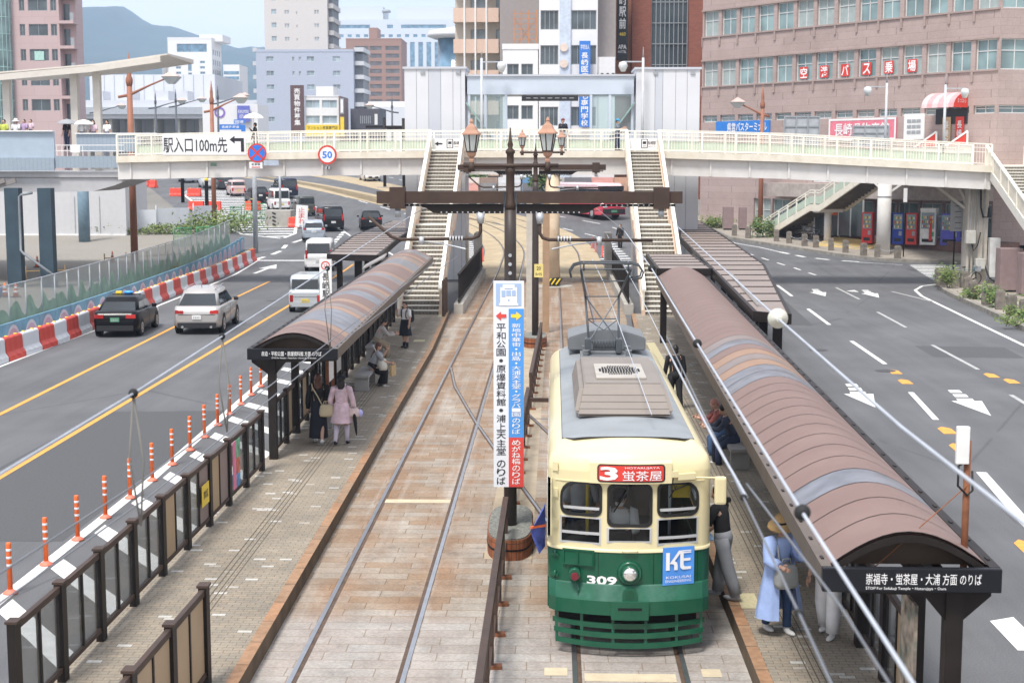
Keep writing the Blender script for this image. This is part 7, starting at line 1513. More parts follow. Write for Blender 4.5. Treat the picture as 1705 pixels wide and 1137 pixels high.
for i in range(n_):
 x,y,a=atlen(MP,.9+i*1.85);M=Matrix.Translation((x,y,hz(y)))@Matrix.Rotation(a,4,'Z')
 q=MB();q.add([M@Vector(p)for p in((.03,-.91,0),(.03,.91,0),(.03,.91,.95),(.03,-.91,.95),(-.03,-.91,0),(-.03,.91,0),(-.03,.91,.95),(-.03,-.91,.95))],[(0,1,2,3),(7,6,5,4),(3,2,6,7),(1,5,6,2),(0,3,7,4)])
 for mi,rr in((1,.72),(2,.6)):
  q.m=mi;pts=[M@Vector((.031+.003*mi,rr*math.cos(math.pi*k/10),.12+rr*1.02*math.sin(math.pi*k/10)))for k in range(11)];q.add(pts,[list(range(11))])
 q.m=1
 for k in range(5):an=math.pi*(k+.5)/5;q.add([M@Vector((.04,.3*math.cos(an)-.03,.15+.4*math.sin(an))),M@Vector((.04,.3*math.cos(an)+.03,.15+.4*math.sin(an))),M@Vector((.04,.12*math.cos(an),.15+.1*math.sin(an)))],[(0,1,2)])
 q.build('mural_panel',[MURB,MURW,MURP],mur,True)
MESH=glassmat('mesh_sheet',(.4,.42,.38),.6,.55,(.9,.92,.9));FP=[(-20.2,36),(-20.35,50),(-20.5,58.5),(-20.9,66),(-21.4,74),(-22.2,90),(-22.7,104)]
mf=thing('mesh_fence','grey mesh fence printed with green hills on top of the blue hoarding','fence',(-20.5,55,0));HILL=pm('mesh_hills',(.3,.4,.3),.7,var=.2,scale=2)
n_=int(arclen(FP)[-1]/1.85)
for i in range(n_):
 x,y,a=atlen(FP,.9+i*1.85);M=Matrix.Translation((x,y,hz(y)))@Matrix.Rotation(a,4,'Z');q=MB();q.add([M@Vector(p)for p in((0,-.91,.25),(0,.91,.25),(0,.91,2.0),(0,-.91,2.0))],[(0,1,2,3)])
 q.m=1;hp_=[(.7*math.sin(k*.9+i*1.7)*.25+.75+.25*math.sin(k*.5+1))for k in range(9)];q.add([M@Vector((.012,-.9+1.8*k/8,z_))for k in range(9)for z_ in(.45,.45+hp_[k]*.9)],[(2*k,2*k+2,2*k+3,2*k+1)for k in range(8)]);q.build('mesh_panel',[MESH,HILL],mf,True)
 q=MB();q.cyl(M@Vector((0,-.92,0)),M@Vector((0,-.92,2.05)),.03,n=8);q.build('post',GALV,mf,True)
q=MB();q.tube([(*p,hz(p[1])+2.03)for p in FP],.025);q.build('top_rail',GALV,mf,True);q=MB();q.loft([[(p[0]-.1,p[1],hz(p[1])),(p[0]+.1,p[1],hz(p[1])),(p[0]+.1,p[1],hz(p[1])+.25),(p[0]-.1,p[1],hz(p[1])+.25)]for p in FP]);q.build('base_board',pm('earth_brown',(.16,.13,.1),.9),mf,True)
wf=thing('site_fence','white panel site fence with steel posts behind the weeds','fence',(-32,114,1));WP=[(-46,114),(-36,114),(-31.5,114.5),(-28,118),(-27.2,119.5)]
n_=int(arclen(WP)[-1]/3)
for i in range(n_):
 x,y,a=atlen(WP,1.5+i*3);M=Matrix.Translation((x,y,hz(y)))@Matrix.Rotation(a,4,'Z');q=MB();q.obx((0,0,0),(.04,2.96,1.5));q.v=[tuple(M@(Vector(p)+Vector((0,0,1.0))))for p in q.v];q.build('panel',pm('white_site_panel',(.66,.69,.73),.5,var=.04,stain=.2,sscale=.5),wf,True);q=MB();q.cyl(M@Vector((.06,-1.5,0)),M@Vector((.06,-1.5,2.0)),.04,n=8);q.build('post',GALV,wf,True)
GNF=pm('green_fence',(.1,.42,.2),.6,var=.1)
for i,(x,y,a,lb)in enumerate(((-26.4,122,70,'green mesh site gate right of the weeds'),(-25.4,125,20,'green mesh site gate beside the grey sign pole'),(-26.6,105,60,'green mesh barrier standing on the gravel by the brown lamp post'),(-25.0,106,40,'green mesh barrier behind the grey mesh fence'),(-43,126,80,'green scaffold gate at the far left of the lot'))):
 g=thing('site_gate',lb,'gate',(x,y,hz(y)),R(a));m=MB();m.tube([(-.9,0,.05),(-.9,0,1.3),(.9,0,1.3),(.9,0,.05),(-.9,0,.1)],.03);m.build('frame',GNF,g);m=MB()
 for k in range(12):m.bar((-.85+.15*k,0,.12),(-.85+.15*k,0,1.28),.02,.02,(0,1,0))
 for z in(.4,.7,1.0):m.bar((-.88,0,z),(.88,0,z),.02,.02)
 m.build('mesh',GNF,g)['kind']='stuff'
CONEB=pm('cone_black',(.03,.03,.03),.6)
cn_=thing('traffic_cone','','cone',(0,0,0),0,'traffic cones');MB().rbx(-.2,.2,-.2,.2,0,.04,.01).build('base',CONEB,cn_);MB().lathe([(.15,.04),(.03,.7),(.01,.71)],n=16).build('cone',pm('cone_orange',(.8,.15,.05),.5),cn_)
for z in(.22,.42):MB().lathe([(.152-.171*(z-.04),z),(.152-.171*(z+.1-.04),z+.1)],n=16).build('white_band',REFL,cn_)
for i,(x,y,lb)in enumerate(((-32.1,90.6,'orange cone with white bands on a black mat between the blue columns'),(-28.4,94,'orange cone standing alone on the gravel lot'),(-27.0,71.5,'left of two cones at the left edge of the lot'),(-26.45,71.5,'right of two cones at the left edge of the lot'),(27,87,'orange cone on the right pavement by the child'))):
 o=cn_ if i==0 else dup(cn_,(0,0,0));o.location=(x,y,hz(y)+(.14 if x>0 else .006));o['label']=lb
BAMB=pm('bamboo_post',(.42,.28,.12),.7,var=.15)
for i,(a,b_,lb)in enumerate((((-29,80),(-21.6,84),'low wooden rail fence on the gravel beside the blue column'),((-28,91),(-24,96),'low wooden rail fence by the single cone'))):
 g=thing('rail_fence',lb,'fence',(*a,0));n=4
 for k in range(n+1):x,y=a[0]+(b_[0]-a[0])*k/n,a[1]+(b_[1]-a[1])*k/n;MB().cyl((x,y,0),(x,y,.95),.035,n=7).build('post',BAMB,g,True)
 q=MB();q.cyl((*a,.65),(*b_,.65),.03,n=7);q.build('rail',BAMB,g,True)
MB_=MB();MB_.rbx(-27.9,-27.2,70.9,71.8,0,.45,.06);tag(MB_.build('blue_sack',pm('tarpaulin_blue',(.03,.16,.5),.5,var=.3,scale=8,bump=.5)),'crumpled blue tarpaulin sack beside the two cones','sack')
LPB=pm('rusty_lamp_post',(.33,.14,.085),.6,var=.15,scale=2,stain=.35,stain_col=(.2,.1,.07),sscale=2);LPD=pm('dark_lamp_post',(.09,.1,.12),.5)
def lamp_post(label,x,y,H,r,arm,mat,lamp=True,z=None,rz=0,s=1.0):
 t=thing('lamp_post',label,'lamp post',(x,y,hz(y)if z is None else z),rz);MB().cyl((0,0,0),(0,0,H*.84),r,r*.72,n=14).build('shaft',mat,t);MB().lathe([(r*.72,H*.84),(r*.95,H*.86),(r*.95,H*.875),(r*.6,H*.89),(r*.62,H*.92),(.01,H)],n=14).build('spire',mat,t)
 q=MB();q.tube([(-arm*.28,0,H*.79),(0,0,H*.8),(arm*.5,0,H*.845),(arm,0,H*.885)],[.09*s,.1*s,.06*s,.05*s]);q.build('arm',mat,t)
 if lamp:q=MB();c=(arm+.1,0,H*.885);q.loft([[(c[0]+u*w_*s,v*w_*s,c[2]+z_*s)for u,v in((-1,-1),(1,-1),(1,1),(-1,1))]for w_,z_ in((.05,.35),(.55,.0))]);q.build('lamp_hood',pm('lamp_hood',(.55,.42,.38),.4),t);q=MB();q.loft([[(c[0]+u*w_*s,v*w_*s,c[2]+z_*s)for u,v in((-1,-1),(1,-1),(1,1),(-1,1))]for w_,z_ in((.53,-.005),(.2,-.45))]);q.build('lamp_glass',LGL,t)
 return t
lamp_post('tall rust brown lamp post with a spire rising through the left end of the footbridge',-26.9,93.8,13.3,.24,2.6,LPB)
lamp_post('tall rust brown lamp post behind the banner with a blue plate',-26.7,115.5,11.7,.2,2.2,LPB)
lamp_post('rust brown lamp post in front of the pink building with its arm to the left',15.9,114,11.3,.2,-2.0,LPB)
for i,(px_,Y,top,lb)in enumerate(((163,190,160,'dark lamp post farthest left of those beyond the bridge'),(262,185,150,'dark lamp post left of the pair before the railway'),(296,185,147,'dark lamp post right of the pair before the railway'),(366,178,140,'dark lamp post behind the tall brown lamp post'),(655,190,160,'dark lamp post left of the left lift tower'))):
 lamp_post(lb,PX(px_,Y),Y,PZ(top,Y)-hz(Y),.16,3.2 if i!=4 else-3.0,LPD)
for x,y,lb,s in((-4.0,82.4,'white walkway lamp pole in front of the left lift tower',1),(4.9,82.4,'white walkway lamp pole in front of the right lift tower',-1),(19.5,88,'small grey twin deck lamp left of the awning',-1),(22.4,86,'grey deck lamp in front of the red awning',1)):
 zt_=12.3 if x<10 else(11.2 if x<20 else 11.0);t=thing('deck_lamp',lb,'lamp post',(x,y,6.6));MB().cyl((0,0,0),(0,0,zt_-6.6),.09,.07,n=10).build('shaft',pm('lamp_grey',(.52,.54,.56),.45),t);MB().cyl((0,0,zt_-6.6),(0,0,zt_-6.0),.05,.005,n=8).build('spike',GREYP,t);MB().bx(min(0,s*1.1),max(0,s*1.1),-.03,.03,zt_-6.85,zt_-6.78).build('arm',GALV,t);MB().lathe([(.12,-.5),(.26,-.2),(.2,0),(.05,.05)],(s*1.1,0,zt_-6.85),n=8).build('lamp_head',pm('lamp_head',(.6,.62,.62),.3),t)
g=thing('sign_pole','thick grey pole carrying the round no stopping sign in front of the footbridge','sign pole',(-20.4,100.4,hz(100.4)));MB().cyl((0,0,0),(0,0,7.9),.17,.14,n=14).build('pole',GALV,g)
cst=PY(428,255,100);
disc('no_stopping_sign','round red and blue no stopping sign with a cross on the grey pole',428,255,77.6,.5,nostop)
q=MB().bx(PX(416,77.6),PX(438,77.6),77.62,77.65,PZ(281,77.6),PZ(270,77.6));q.m=1;q.text('駐車場',(PX(427,77.6),77.62,PZ(274,77.6)),(1,0,0),(0,0,1),.45,.12,.01,.004);q.m=2;q.bx(PX(420,77.6),PX(434,77.6),77.61,77.615,PZ(279.5,77.6),PZ(278,77.6));tag(q.build('sign_plate',[WHITE,SBLK,RED]),'small white plate with a red arrow below the no stopping sign','sign')
q=MB().bx(PX(440,77.6),PX(465,77.6),77.62,77.65,PZ(276,77.6),PZ(267,77.6));tag(q.build('sign_plate',pm('plate_grey_blue',(.42,.48,.56),.4)),'blank grey blue plate beside the no stopping sign','sign')
q=MB().bx(PX(349,77.6),PX(359,77.6),77.9,77.95,PZ(277,77.6),PZ(271,77.6));tag(q.build('sign_plate',pm('plate_dark_green',(.08,.13,.1),.5)),'small dark plate fixed on the girder below the banner','plate')
g=thing('signal_pole','thin grey signal pole on a striped concrete block','pole',(-22.3,120,hz(120)));MB().cyl((0,0,0),(0,0,5.6),.1,n=10).build('pole',GALV,g);MB().rbx(-.35,.35,-.3,.3,4.9,5.3,.05).build('signal_box',pm('signal_orange',(.6,.35,.1),.5),g)
q=MB().rbx(-23.3,-21.2,118.5,120.5,1.2,2.75,.05);q.m=1
for k in range(4):q.obx((-22.55,118.48,1.6+k*.3),(.3,.02,.12),ry=R(25))
tag(q.build('concrete_block',[CONC,BLK]),'concrete block with a striped panel at the tip of the hatched area','block')
q=MB().obx((-20.15,117.6,hz(117.6)+.95),(.95,.06,1.75),ry=R(4));q.m=1;q.text('止まれ',(-20.15,117.57,hz(117.6)+1.0),(1,0,0),(0,0,1),.55,1.35,.01,.004,True);tag(q.build('leaning_sign',[WHITE,RED]),'leaning white sign with red lettering beside the concrete block','sign')
for i,(x,y,h_,lb)in enumerate(((-27.0,132,1.9,'black and yellow bollard post right of the brown lamp post'),(-31.4,133,4.8,'tall black post in the middle of the hatched area'),(-35.6,141,4.6,'dark post left of the brown lamp post'),(-42,150,4.4,'dark post at the far left barriers'),(-45.5,127,3.6,'dark signal post by the green scaffold gate'))):
 g=thing('dark_post',lb,'post',(x,y,hz(y)));MB().cyl((0,0,0),(0,0,h_),.17,n=10).build('post',BLACKM,g);MB().cyl((0,0,h_*.55),(0,0,h_*.6),.175,n=10).build('band',YELLOW,g)
BOL=pm('stone_bollard',(.2,.175,.15),.9,var=.3,scale=4,bump=.5,stain=.5,stain_col=(.1,.1,.08),sscale=3)
b0=thing('stone_bollard','','bollard',(0,0,0),0,'rough stone bollards on the right kerbs');MB().rbx(-.19,.19,-.16,.16,0,.82,.05).build('post',BOL,b0);MB().rbx(-.15,.15,-.13,.13,.821,.86,.015).build('cap',BOL,b0)
FARB=[(13.6,111.3),(14.4,109.6),(16.2,107.6),(16.9,106.2),(17.7,104.4),(18.3,103.3),(19.0,101.4),(19.7,99.9),(20.5,97.9),(21.2,97.0),(22.3,96.0)]
NEARB=[(20.6,79.2),(21.0,79.6),(20.3,77.6),(21.1,77.8),(20.5,73.2),(20.0,70.5),(19.8,67.6),(19.75,65.4),(19.6,63.3),(19.5,61.2),(21.3,76.8)]
for i,(x,y)in enumerate(FARB+NEARB):
 o=b0 if i==0 else dup(b0,(0,0,0));o.location=(x,y,hz(y)+.13);o.rotation_euler=(0,0,rnd.uniform(-.3,.3));f=i<len(FARB)
 o['label']='rough stone bollard, %s from the %s'%(ordw(i if f else i-len(FARB)),'left on the far kerb in front of the bicycles' if f else 'pier on the near planted kerb')
for i in range(3,10):
 a,b_=FARB[i],FARB[i+1];q=MB();q.tube([(a[0]+(b_[0]-a[0])*k/8,a[1]+(b_[1]-a[1])*k/8,hz((a[1]+b_[1])/2)+.75-.18*math.sin(math.pi*k/8))for k in range(9)],.022,6);tag(q.build('chain',GREYP),'sagging chain between the %s and %s stone bollards of the far kerb'%(ordw(i),ordw(i+1)),'chain','chains between the stone bollards')
PIL=pm('mauve_pillar',(.26,.19,.185),.6,var=.1)
for x,y,h_,w_,lb in((13.6,115.5,1.8,.4,'dark stone pillar left of the brown lamp post at the far kerb'),(14.75,115.6,1.75,.3,'slimmer stone pillar beside the brown lamp post'),(22.9,74.6,2.2,.55,'mauve stone pillar right of the pier'),(23.3,72.4,2.1,.55,'mauve stone pillar nearest the white stairs')):
 q=thing('stone_pillar',lb,'pillar',(x,y,hz(y)+.13));MB().rbx(-w_,w_,-w_*.8,w_*.8,0.1,h_,.03).build('body',PIL,q);MB().bx(-w_*.8,w_*.8,-w_*.6,w_*.6,0,.1).build('foot',BLK,q)
for x,lb in((21.75,'back of a grey square road sign, left of the pair before the pier'),(22.3,'back of a grey square road sign, right of the pair before the pier')):
 y=80.6;q=thing('road_sign',lb,'road sign',(x,y,.13));MB().cyl((0,0,0),(0,0,4.35),.04,n=8).build('post',BLACKM,q);MB().rbx(-.27,.29,-.06,-.03,2.75,4.4,.012).build('sign_back',pm('sign_back_grey',(.3,.3,.3),.5),q)
 m=MB()
 for k in range(5):m.bx(-.02,.32,-.063,-.061,2.9+k*.3,2.93+k*.3)
 m.build('bracket',BLK,q)
q=thing('bus_stop_sign','blue and white stop plate on a thin post before the pier','sign',(22.6,81.6,.13));MB().cyl((0,0,0),(0,0,3.2),.035,n=8).build('post',BLACKM,q);MB().bx(-.15,.35,-.03,0,2.2,3.1).build('plate',WHITE,q);MB().bx(-.1,.3,-.04,-.031,2.5,3.0).build('symbol_panel',BLUE,q)
q=thing('street_sign','thin dark post with a narrow white plate left of the round column','sign',(22.9,97,hz(97)+.13));MB().cyl((0,0,0),(0,0,4.4),.04,n=8).build('post',BLACKM,q);MB().bx(-.12,.12,-.06,-.042,3.6,4.5).build('plate',WHITE,q)
VM=[('red','narrow red vending machine left of the round column',21.9),('blue','blue vending machine just right of the round column',23.0),('deep','deep blue vending machine with lit rows second right of the column',23.8),('red2','red and white vending machine between the blue and green ones',24.6),('green','white photo booth with green and red stripes',25.6),('violet','violet blue vending machine farthest right, behind the sign backs',26.9)]
vc={'red':(.6,.05,.05),'blue':(.1,.1,.5),'deep':(.03,.06,.35),'red2':(.6,.06,.05),'green':(.75,.76,.74),'violet':(.12,.12,.55)}
for k,lb,x in VM:
 y=103.2-(x-22)*.52;W_={'green':.52,'violet':.6}.get(k,.37);q=thing('vending_machine',lb,'vending machine',(x,y,1.0),R(-28));H_=2.15 if k!='green' else 2.3
 MB().rbx(-W_,W_,-.35,.35,0,H_,.03).build('cabinet',pm('vend_'+k,vc[k],.35),q);MB().bx(-W_+.08,W_-.08,-.375,-.352,H_*.48,H_-.1).build('display_window',GLP,q)
 for r_ in range(3):
  m=MB()
  for c_ in range(7):m.m=(c_+r_)%4;m.cyl((-W_+.16+c_*(2*W_-.3)/6.5,-.38,H_*.52+r_*.3),(-W_+.16+c_*(2*W_-.3)/6.5,-.38,H_*.52+r_*.3+.17),.035,n=6)
  m.build('drink_row',[WHITE,RED,pm('can_green',(.1,.4,.2),.4),YELLOW],q)['kind']='stuff'
 MB().bx(-W_+.15,W_-.15,-.375,-.352,.2,.42).build('delivery_flap',BLKP,q);MB().bx(W_-.3,W_-.1,-.37,-.352,.6,.9).build('coin_panel',GREYP if k!='green' else pm('booth_green',(.03,.35,.16),.4),q)
 if k=='green':MB().bx(.1,.3,-.39,-.376,.3,2.0).build('red_stripe',RED,q);MB().bx(-W_-.0,W_,-.42,.35,H_+.002,H_+.2).build('header_sign',WHITE,q)
sd_=thing('shop_entrance','glass sliding doors with an orange notice beside the vending machines','entrance',(20.6,107.2,1.3),R(-42))
for k in range(4):MB().bx(-2+k*1.0,-1.03+k*1.0,-.03,.03,.05,2.6).build('door_leaf',GLD,sd_);
m=MB()
for k in range(5):m.bx(-2.06+k*1.0,-1.97+k*1.0,-.06,.06,0,2.7)
m.bx(-2.05,2.03,-.065,.065,2.62,2.72);m.build('frame',SILV,sd_);MB().bx(-.65,-.1,-.08,-.065,1.5,1.95).build('notice',ORANGE,sd_)
ramp=MB();ramp.loft([[(18.2,104.6,hz(104)+.15),(21.5,101.6,hz(101)+.15),(21.5,101.6,hz(101)+.2),(18.2,104.6,hz(104)+.2)],[(20.2,106.6,hz(106)+.15),(23.2,103.2,hz(103)+.3),(23.2,103.2,hz(103)+.55),(20.2,106.6,hz(106)+.6)]]);tag(ramp.build('ramp',pm('ramp_yellow',(.5,.37,.16),.8,var=.1)),'yellow ramp leading to the glass doors','ramp')
def bicycle(label,x,y,rz,col):
 t=thing('bicycle',label,'bicycle',(x,y,hz(y)+.14),rz)
 for s in(-.52,.52):
  m=MB();n=20;m.loft([[((.31+rr)*math.cos(2*math.pi*i/n)+s,d,.34+(.31+rr)*math.sin(2*math.pi*i/n))for rr,d in((-.018,-.018),(.018,-.018),(.018,.018),(-.018,.018))]for i in range(n+1)],caps=False);
  for i in range(6):a=math.pi*i/6;m.cyl((s+.3*math.cos(a),0,.34+.3*math.sin(a)),(s-.3*math.cos(a),0,.34-.3*math.sin(a)),.004,n=4)
  m.build('wheel',RUBBER,t)
 m=MB();m.tube([(-.52,0,.34),(-.15,0,.36),(.38,0,.8),(-.22,0,.78),(-.15,0,.36)],.02);m.tube([(.52,0,.34),(.38,0,.8),(.36,0,.95)],.018);m.tube([(-.52,0,.34),(-.24,0,.8),(-.26,0,.92)],.016);m.build('frame',col,t);m=MB();m.ell((-.27,0,.94),.13,.07,.035);m.build('saddle',RUBBER,t);m=MB();m.tube([(.36,-.28,1.02),(.42,-.2,1.0),(.36,0,.97),(.42,.2,1.0),(.36,.28,1.02)],.014);m.build('handlebar',GALV,t);m=MB();m.loft([[(.42+u,v,z_)for u,v in((0,-.17),(.26,-.17),(.26,.17),(0,.17))]for z_ in(.72,.98)]);m.build('basket',GREYP,t)
bicycle('black bicycle leaning by the column under the side stairs',17.9,108.9,R(15),BLACKM);bicycle('silver bicycle parked second under the side stairs',19.2,108.1,R(25),GALV);bicycle('dark bicycle held by the man in the pale blue shirt',20.5,108.3,R(160),BLACKM);bicycle('dark bicycle lying near the foot of the pier',22.0,78.6,R(20),pm('bike_teal',(.03,.12,.13),.5))
hr_=MB()
for z in(.55,.85):hr_.tube([(18.6,110.2,1.0+z),(22.0,107.0,1.0+z)],.03)
for k in range(4):hr_.cyl((18.7+k*1.08,110.1-k*1.02,.9),(18.7+k*1.08,110.1-k*1.02,1.9),.03,n=8)
tag(hr_.build('handrail',SILV),'steel handrail along the shop wall behind the bicycles','railing')
for a,b_,t_,lb in((1300,1357,195,'left of the two grey framed sign backs above the right footbridge'),(1412,1470,211,'right of the two grey framed sign backs above the right footbridge')):
 Y=90;q=thing('sign_back_board',lb,'sign frame',(PX(a,Y),Y,6.4));MB().bx(PX(a,Y),PX(b_,Y),Y,Y+.05,PZ(243,Y),PZ(t_,Y)).build('sheet',pm('frame_sheet',(.42,.44,.46),.45),q,True);m=MB()
 for k in range(4):x=PX(a,Y)+(PX(b_,Y)-PX(a,Y))*k/3;m.bx(x-.04,x+.04,Y-.07,Y-.005,PZ(246,Y),PZ(t_,Y)+.05)
 for k in range(4):z=PZ(243,Y)+(PZ(t_,Y)-PZ(243,Y))*k/3;m.bx(PX(a,Y)-.03,PX(b_,Y)+.03,Y-.05,Y-.01,z-.04,z+.04)
 m.build('frame',GREYP,q,True)
ew=thing('station_walkway','grey panelled elevated walkway with white roof at the left edge','walkway',(-28,84,0));EWG=brickmat('walkway_panel',(.3,.36,.42),(.3,.36,.42),(.24,.29,.34),.22,40,.012,axes='xz',off=0,var=.05);EWB=pm('walkway_beam',(.46,.46,.47),.6,var=.05)
Y=78.5;xa=PX(90,Y)
MB().bx(-40,xa,Y,Y+.15,PZ(262,Y)-.6,PZ(219,Y)).build('parapet',pm('walkway_parapet',(.38,.46,.54),.45,var=.04),ew,True);MB().bx(-40,xa,Y-.1,Y-.01,PZ(285,Y),PZ(263,Y)).build('skirt_panel',EWG,ew,True)
MB().bx(xa+.02,PX(207,Y),Y,Y+.12,PZ(280,Y),PZ(260,Y)).build('skirt_panel',EWG,ew,True);MB().bx(xa+.05,PX(205,Y),Y+3.6,Y+3.7,PZ(252,Y),PZ(221,Y)).build('rear_parapet',EWG,ew,True);MB().bx(-40,PX(206,Y),Y+.2,Y+14,5.8,6.1).build('deck',EWB,ew,True)
MB().bx(-40,xa,Y-.16,Y+.3,PZ(219,Y),PZ(217,Y)).build('coping',WHITE,ew,True);MB().bx(xa,PX(232,Y),Y+3.5,Y+3.8,PZ(221,Y),PZ(219,Y)).build('coping',WHITE,ew,True)
m=MB()
for z in(1.05,.75,.45):m.bx(xa+.06,PX(206,Y),Y+.04,Y+.08,6.85+z-.42,6.89+z-.42)
for k in range(6):m.bx(xa+.1+k*.28,xa+.13+k*.28,Y+.05,Y+.08,6.4,7.45)
m.build('handrail',WHITE,ew,True);MB().bx(PX(117,Y),PX(133,Y),Y-.0,Y+.03,PZ(254,Y),PZ(242,Y)).build('notice',WHITE,ew,True)
MB().loft([[(x,Y+.3,z0_),(x,Y+5,z0_),(x,Y+5,5.78),(x,Y+.3,5.78)]for x,z0_ in((-40,5.2),(PX(70,Y),5.0),(PX(150,Y),5.05),(PX(185,Y),5.35),(PX(206,Y),5.6))]).build('girder',EWB,ew,True)
m=MB()
for k in range(6):m.bar((PX(-60+k*18,Y),Y-.6,5.65),(PX(-140+k*18,Y),Y-.2,4.9),.15,.25)
m.build('underside_rib',pm('rib_grey_brown',(.25,.23,.22),.7),ew,True)
BLC=pm('blue_grey_column',(.04,.068,.09),.55,var=.12,scale=1.5)
for x,y,r in((-28.6,77.5,.38),(-26.75,77.2,.36)):MB().bx(x-r,x+r,y-.3,y+.3,0,5.25).build('column',BLC,ew,True)
MB().cyl((-34.6,107.8,.6),(-34.6,107.8,5.9),.42,n=20).build('column',pm('blue_grey_column_pale',(.16,.24,.3),.45),ew,True)
m=MB();m.tube([(-27.4,77.0,5.0),(-28.0,77.0,4.9),(-28.1,77.0,4.8),(-28.1,76.9,2.0),(-27.9,76.7,1.85),(-25.9,76.5,.45)],.07);m.build('drain_pipe',pm('pipe_grey',(.2,.22,.24),.5),ew,True)
RFW=pm('walkway_roof',(.62,.58,.52),.55,var=.04);
m=MB();pr4=[(-44,12.4),(-31.2,11.55),(-25.6,12.0),(-21.6,12.55)]
m.loft([[(x,83,z),(x,89,z-.1),(x,89,z+.14),(x,83,z+.08)]for x,z in pr4]);m.build('roof',RFW,ew,True);m=MB();m.loft([[(x,82.9,z-.35),(x,83.1,z-.35),(x,83.1,z-.01),(x,82.9,z-.01)]for x,z in((-44,12.0),(-31.2,11.5),(-26,11.95),(-22,12.5))]);m.build('roof_beam',RFW,ew,True)
for x in(-31.2,-26.0,-22.6-5.0+.3):MB().bx(x-.2,x+.2,84,84.4,6.1,11.7).build('roof_post',RFW,ew,True)
uw=thing('site_building','plain white site building wall behind the blue columns','building',(-38,112,.7));MB().bx(-47,PX(207,112)+0,112.0,118,.6,5.9).build('wall',pm('site_wall_white',(.56,.56,.57),.6,var=.03,stain=.15,sscale=.5),uw,True)
for a in(121,163):MB().bx(PX(a,112)-.02,PX(a,112)+.02,111.96,111.99,1.2,4.0).build('door_edge',GREYP,uw,True)
MB().bx(-47,PX(206,112),111.95,111.99,.85,1.15).build('skirting',WHITE,uw,True);MB().bx(-33,-30.2,76.3,76.6,0,4.6).build('grey_screen',pm('grey_screen',(.3,.3,.31),.7,var=.05),uw,True)
q=thing('antenna_mast','rusty mast with a white box antenna at the front corner of the right shelter','mast',(4.15,14.6,2.3));MB().cyl((0,0,0),(0,0,1.55),.035,n=10).build('pole',RUST,q);MB().rbx(-.13,.0,-.07,-.01,1.32,1.7,.012).build('antenna_box',pm('antenna_white',(.72,.72,.7),.4),q);m=MB();m.tube([(-.05,-.04,1.33),(-.1,-.05,1.3),(-.1,-.05,1.1),(.0,-.04,1.0),(.05,-.04,1.05),(.04,-.04,1.25)],.012);m.build('cable',RUBBER,q);m=MB();m.tube([(0,-.03,1.1),(-1.15,-.3,.15)],.006);m.build('stay_wire',RUST,q)
WIRE=pm('sheathed_wire',(.42,.45,.5),.5);WIRED=pm('bare_wire',(.22,.23,.25),.4,metal=.5)
def wire(label,pts,r,mat=WIRE,balls=(),discs=(),hang=()):
 t=thing('overhead_wire',label,'wire',pts[0]);V=[Vector(p)for p in pts];fine=[]
 for a,b_ in zip(V,V[1:]):
  for k in range(12):fine.append(a+(b_-a)*(k/12)-Vector((0,0,.0)))
 fine.append(V[-1]);MB().tube(fine,r*.62,8).build('wire',mat,t,True)
 def atY(y):
  for a,b_ in zip(V,V[1:]):
   if min(a.y,b_.y)<=y<=max(a.y,b_.y):return a+(b_-a)*((y-a.y)/(b_.y-a.y))
 for y,s in balls:p=atY(y);m=MB();m.ell(p,s*.82,s*.7,s*.82,14,10);m.build('insulator_ball',RUBBER,t,True)
 for y,s in discs:p=atY(y);m=MB();m.lathe([(.02,-.06),(s*.5,-.05),(s,-.01),(s,.015),(s*.4,.03),(s*.3,.07),(.02,.09)],n=20,M=Matrix.Translation(p)@Matrix.Rotation(R(90),4,'X'));m.build('insulator_disc',pm('porcelain',(.62,.62,.54),.25,stain=.3,stain_col=(.35,.2,.1),sscale=12),t,True)
 for y,d in hang:p=atY(y);m=MB();m.tube([p,p+Vector((.04,.02,-d*.5)),p+Vector((.02,.0,-d))],.006);m.tube([p,p+Vector((-.04,.02,-d*.5)),p+Vector((.02,.0,-d))],.006);m.build('dropper',pm('rope',(.2,.19,.17),.8),t,True)
 return t
LW=lambda px_,py_,Y:tuple(PY(px_,py_,Y))
wire('pale sheathed overhead wire crossing the left road with black balls',[LW(-220,922,4.4),LW(222,655,8),LW(370,560,11.2),LW(545,447,17.6),LW(690,356,27)],.0105,WIRE,[(8,.034),(11.2,.03),(17.6,.04)],(),[(8,.75),(11.2,.75),(17.6,1.0)])
wire('upper of the two thin wires low over the left platform',[LW(-100,1020,6),LW(250,790,10),LW(560,560,17),LW(740,425,24.5)],.009,WIRED);wire('lower of the two thin wires low over the left platform',[LW(-100,1075,6),LW(250,825,10),LW(560,575,17),LW(760,428,24.5)],.009,WIRED)
wire('thick white sheathed wire from the pantograph across the right shelter',[LW(1570,1215,3.9),LW(1336,853,6.0),LW(1161,572,11.6),LW(1085,447,19),LW(1040,385,25)],.0125,WIRE,[(6.0,.043),(11.6,.045),(19,.06)])
wire('white sheathed feeder wire over the right road with a large porcelain disc',[LW(1850,985,4),LW(1500,710,6.6),LW(1295,530,11),LW(1120,370,27)],.013,WIRE,(),[(11,.075)])
wire('left strand of the pair of wires beside the tram',[LW(1420,1215,4),LW(1330,1020,5),LW(1238,828,6.9),LW(1110,560,13)],.0085,WIRED,[(5,.02),(6.9,.022)]);wire('right strand of the pair of wires beside the tram',[LW(1530,1215,4),LW(1400,1010,5.1),LW(1243,805,6.9)],.008,WIRED);wire('short thick clamp wire beside the tram roof',[LW(1243,828,6.9),LW(1192,738,8.2),LW(1100,560,13.5)],.012,WIRE)
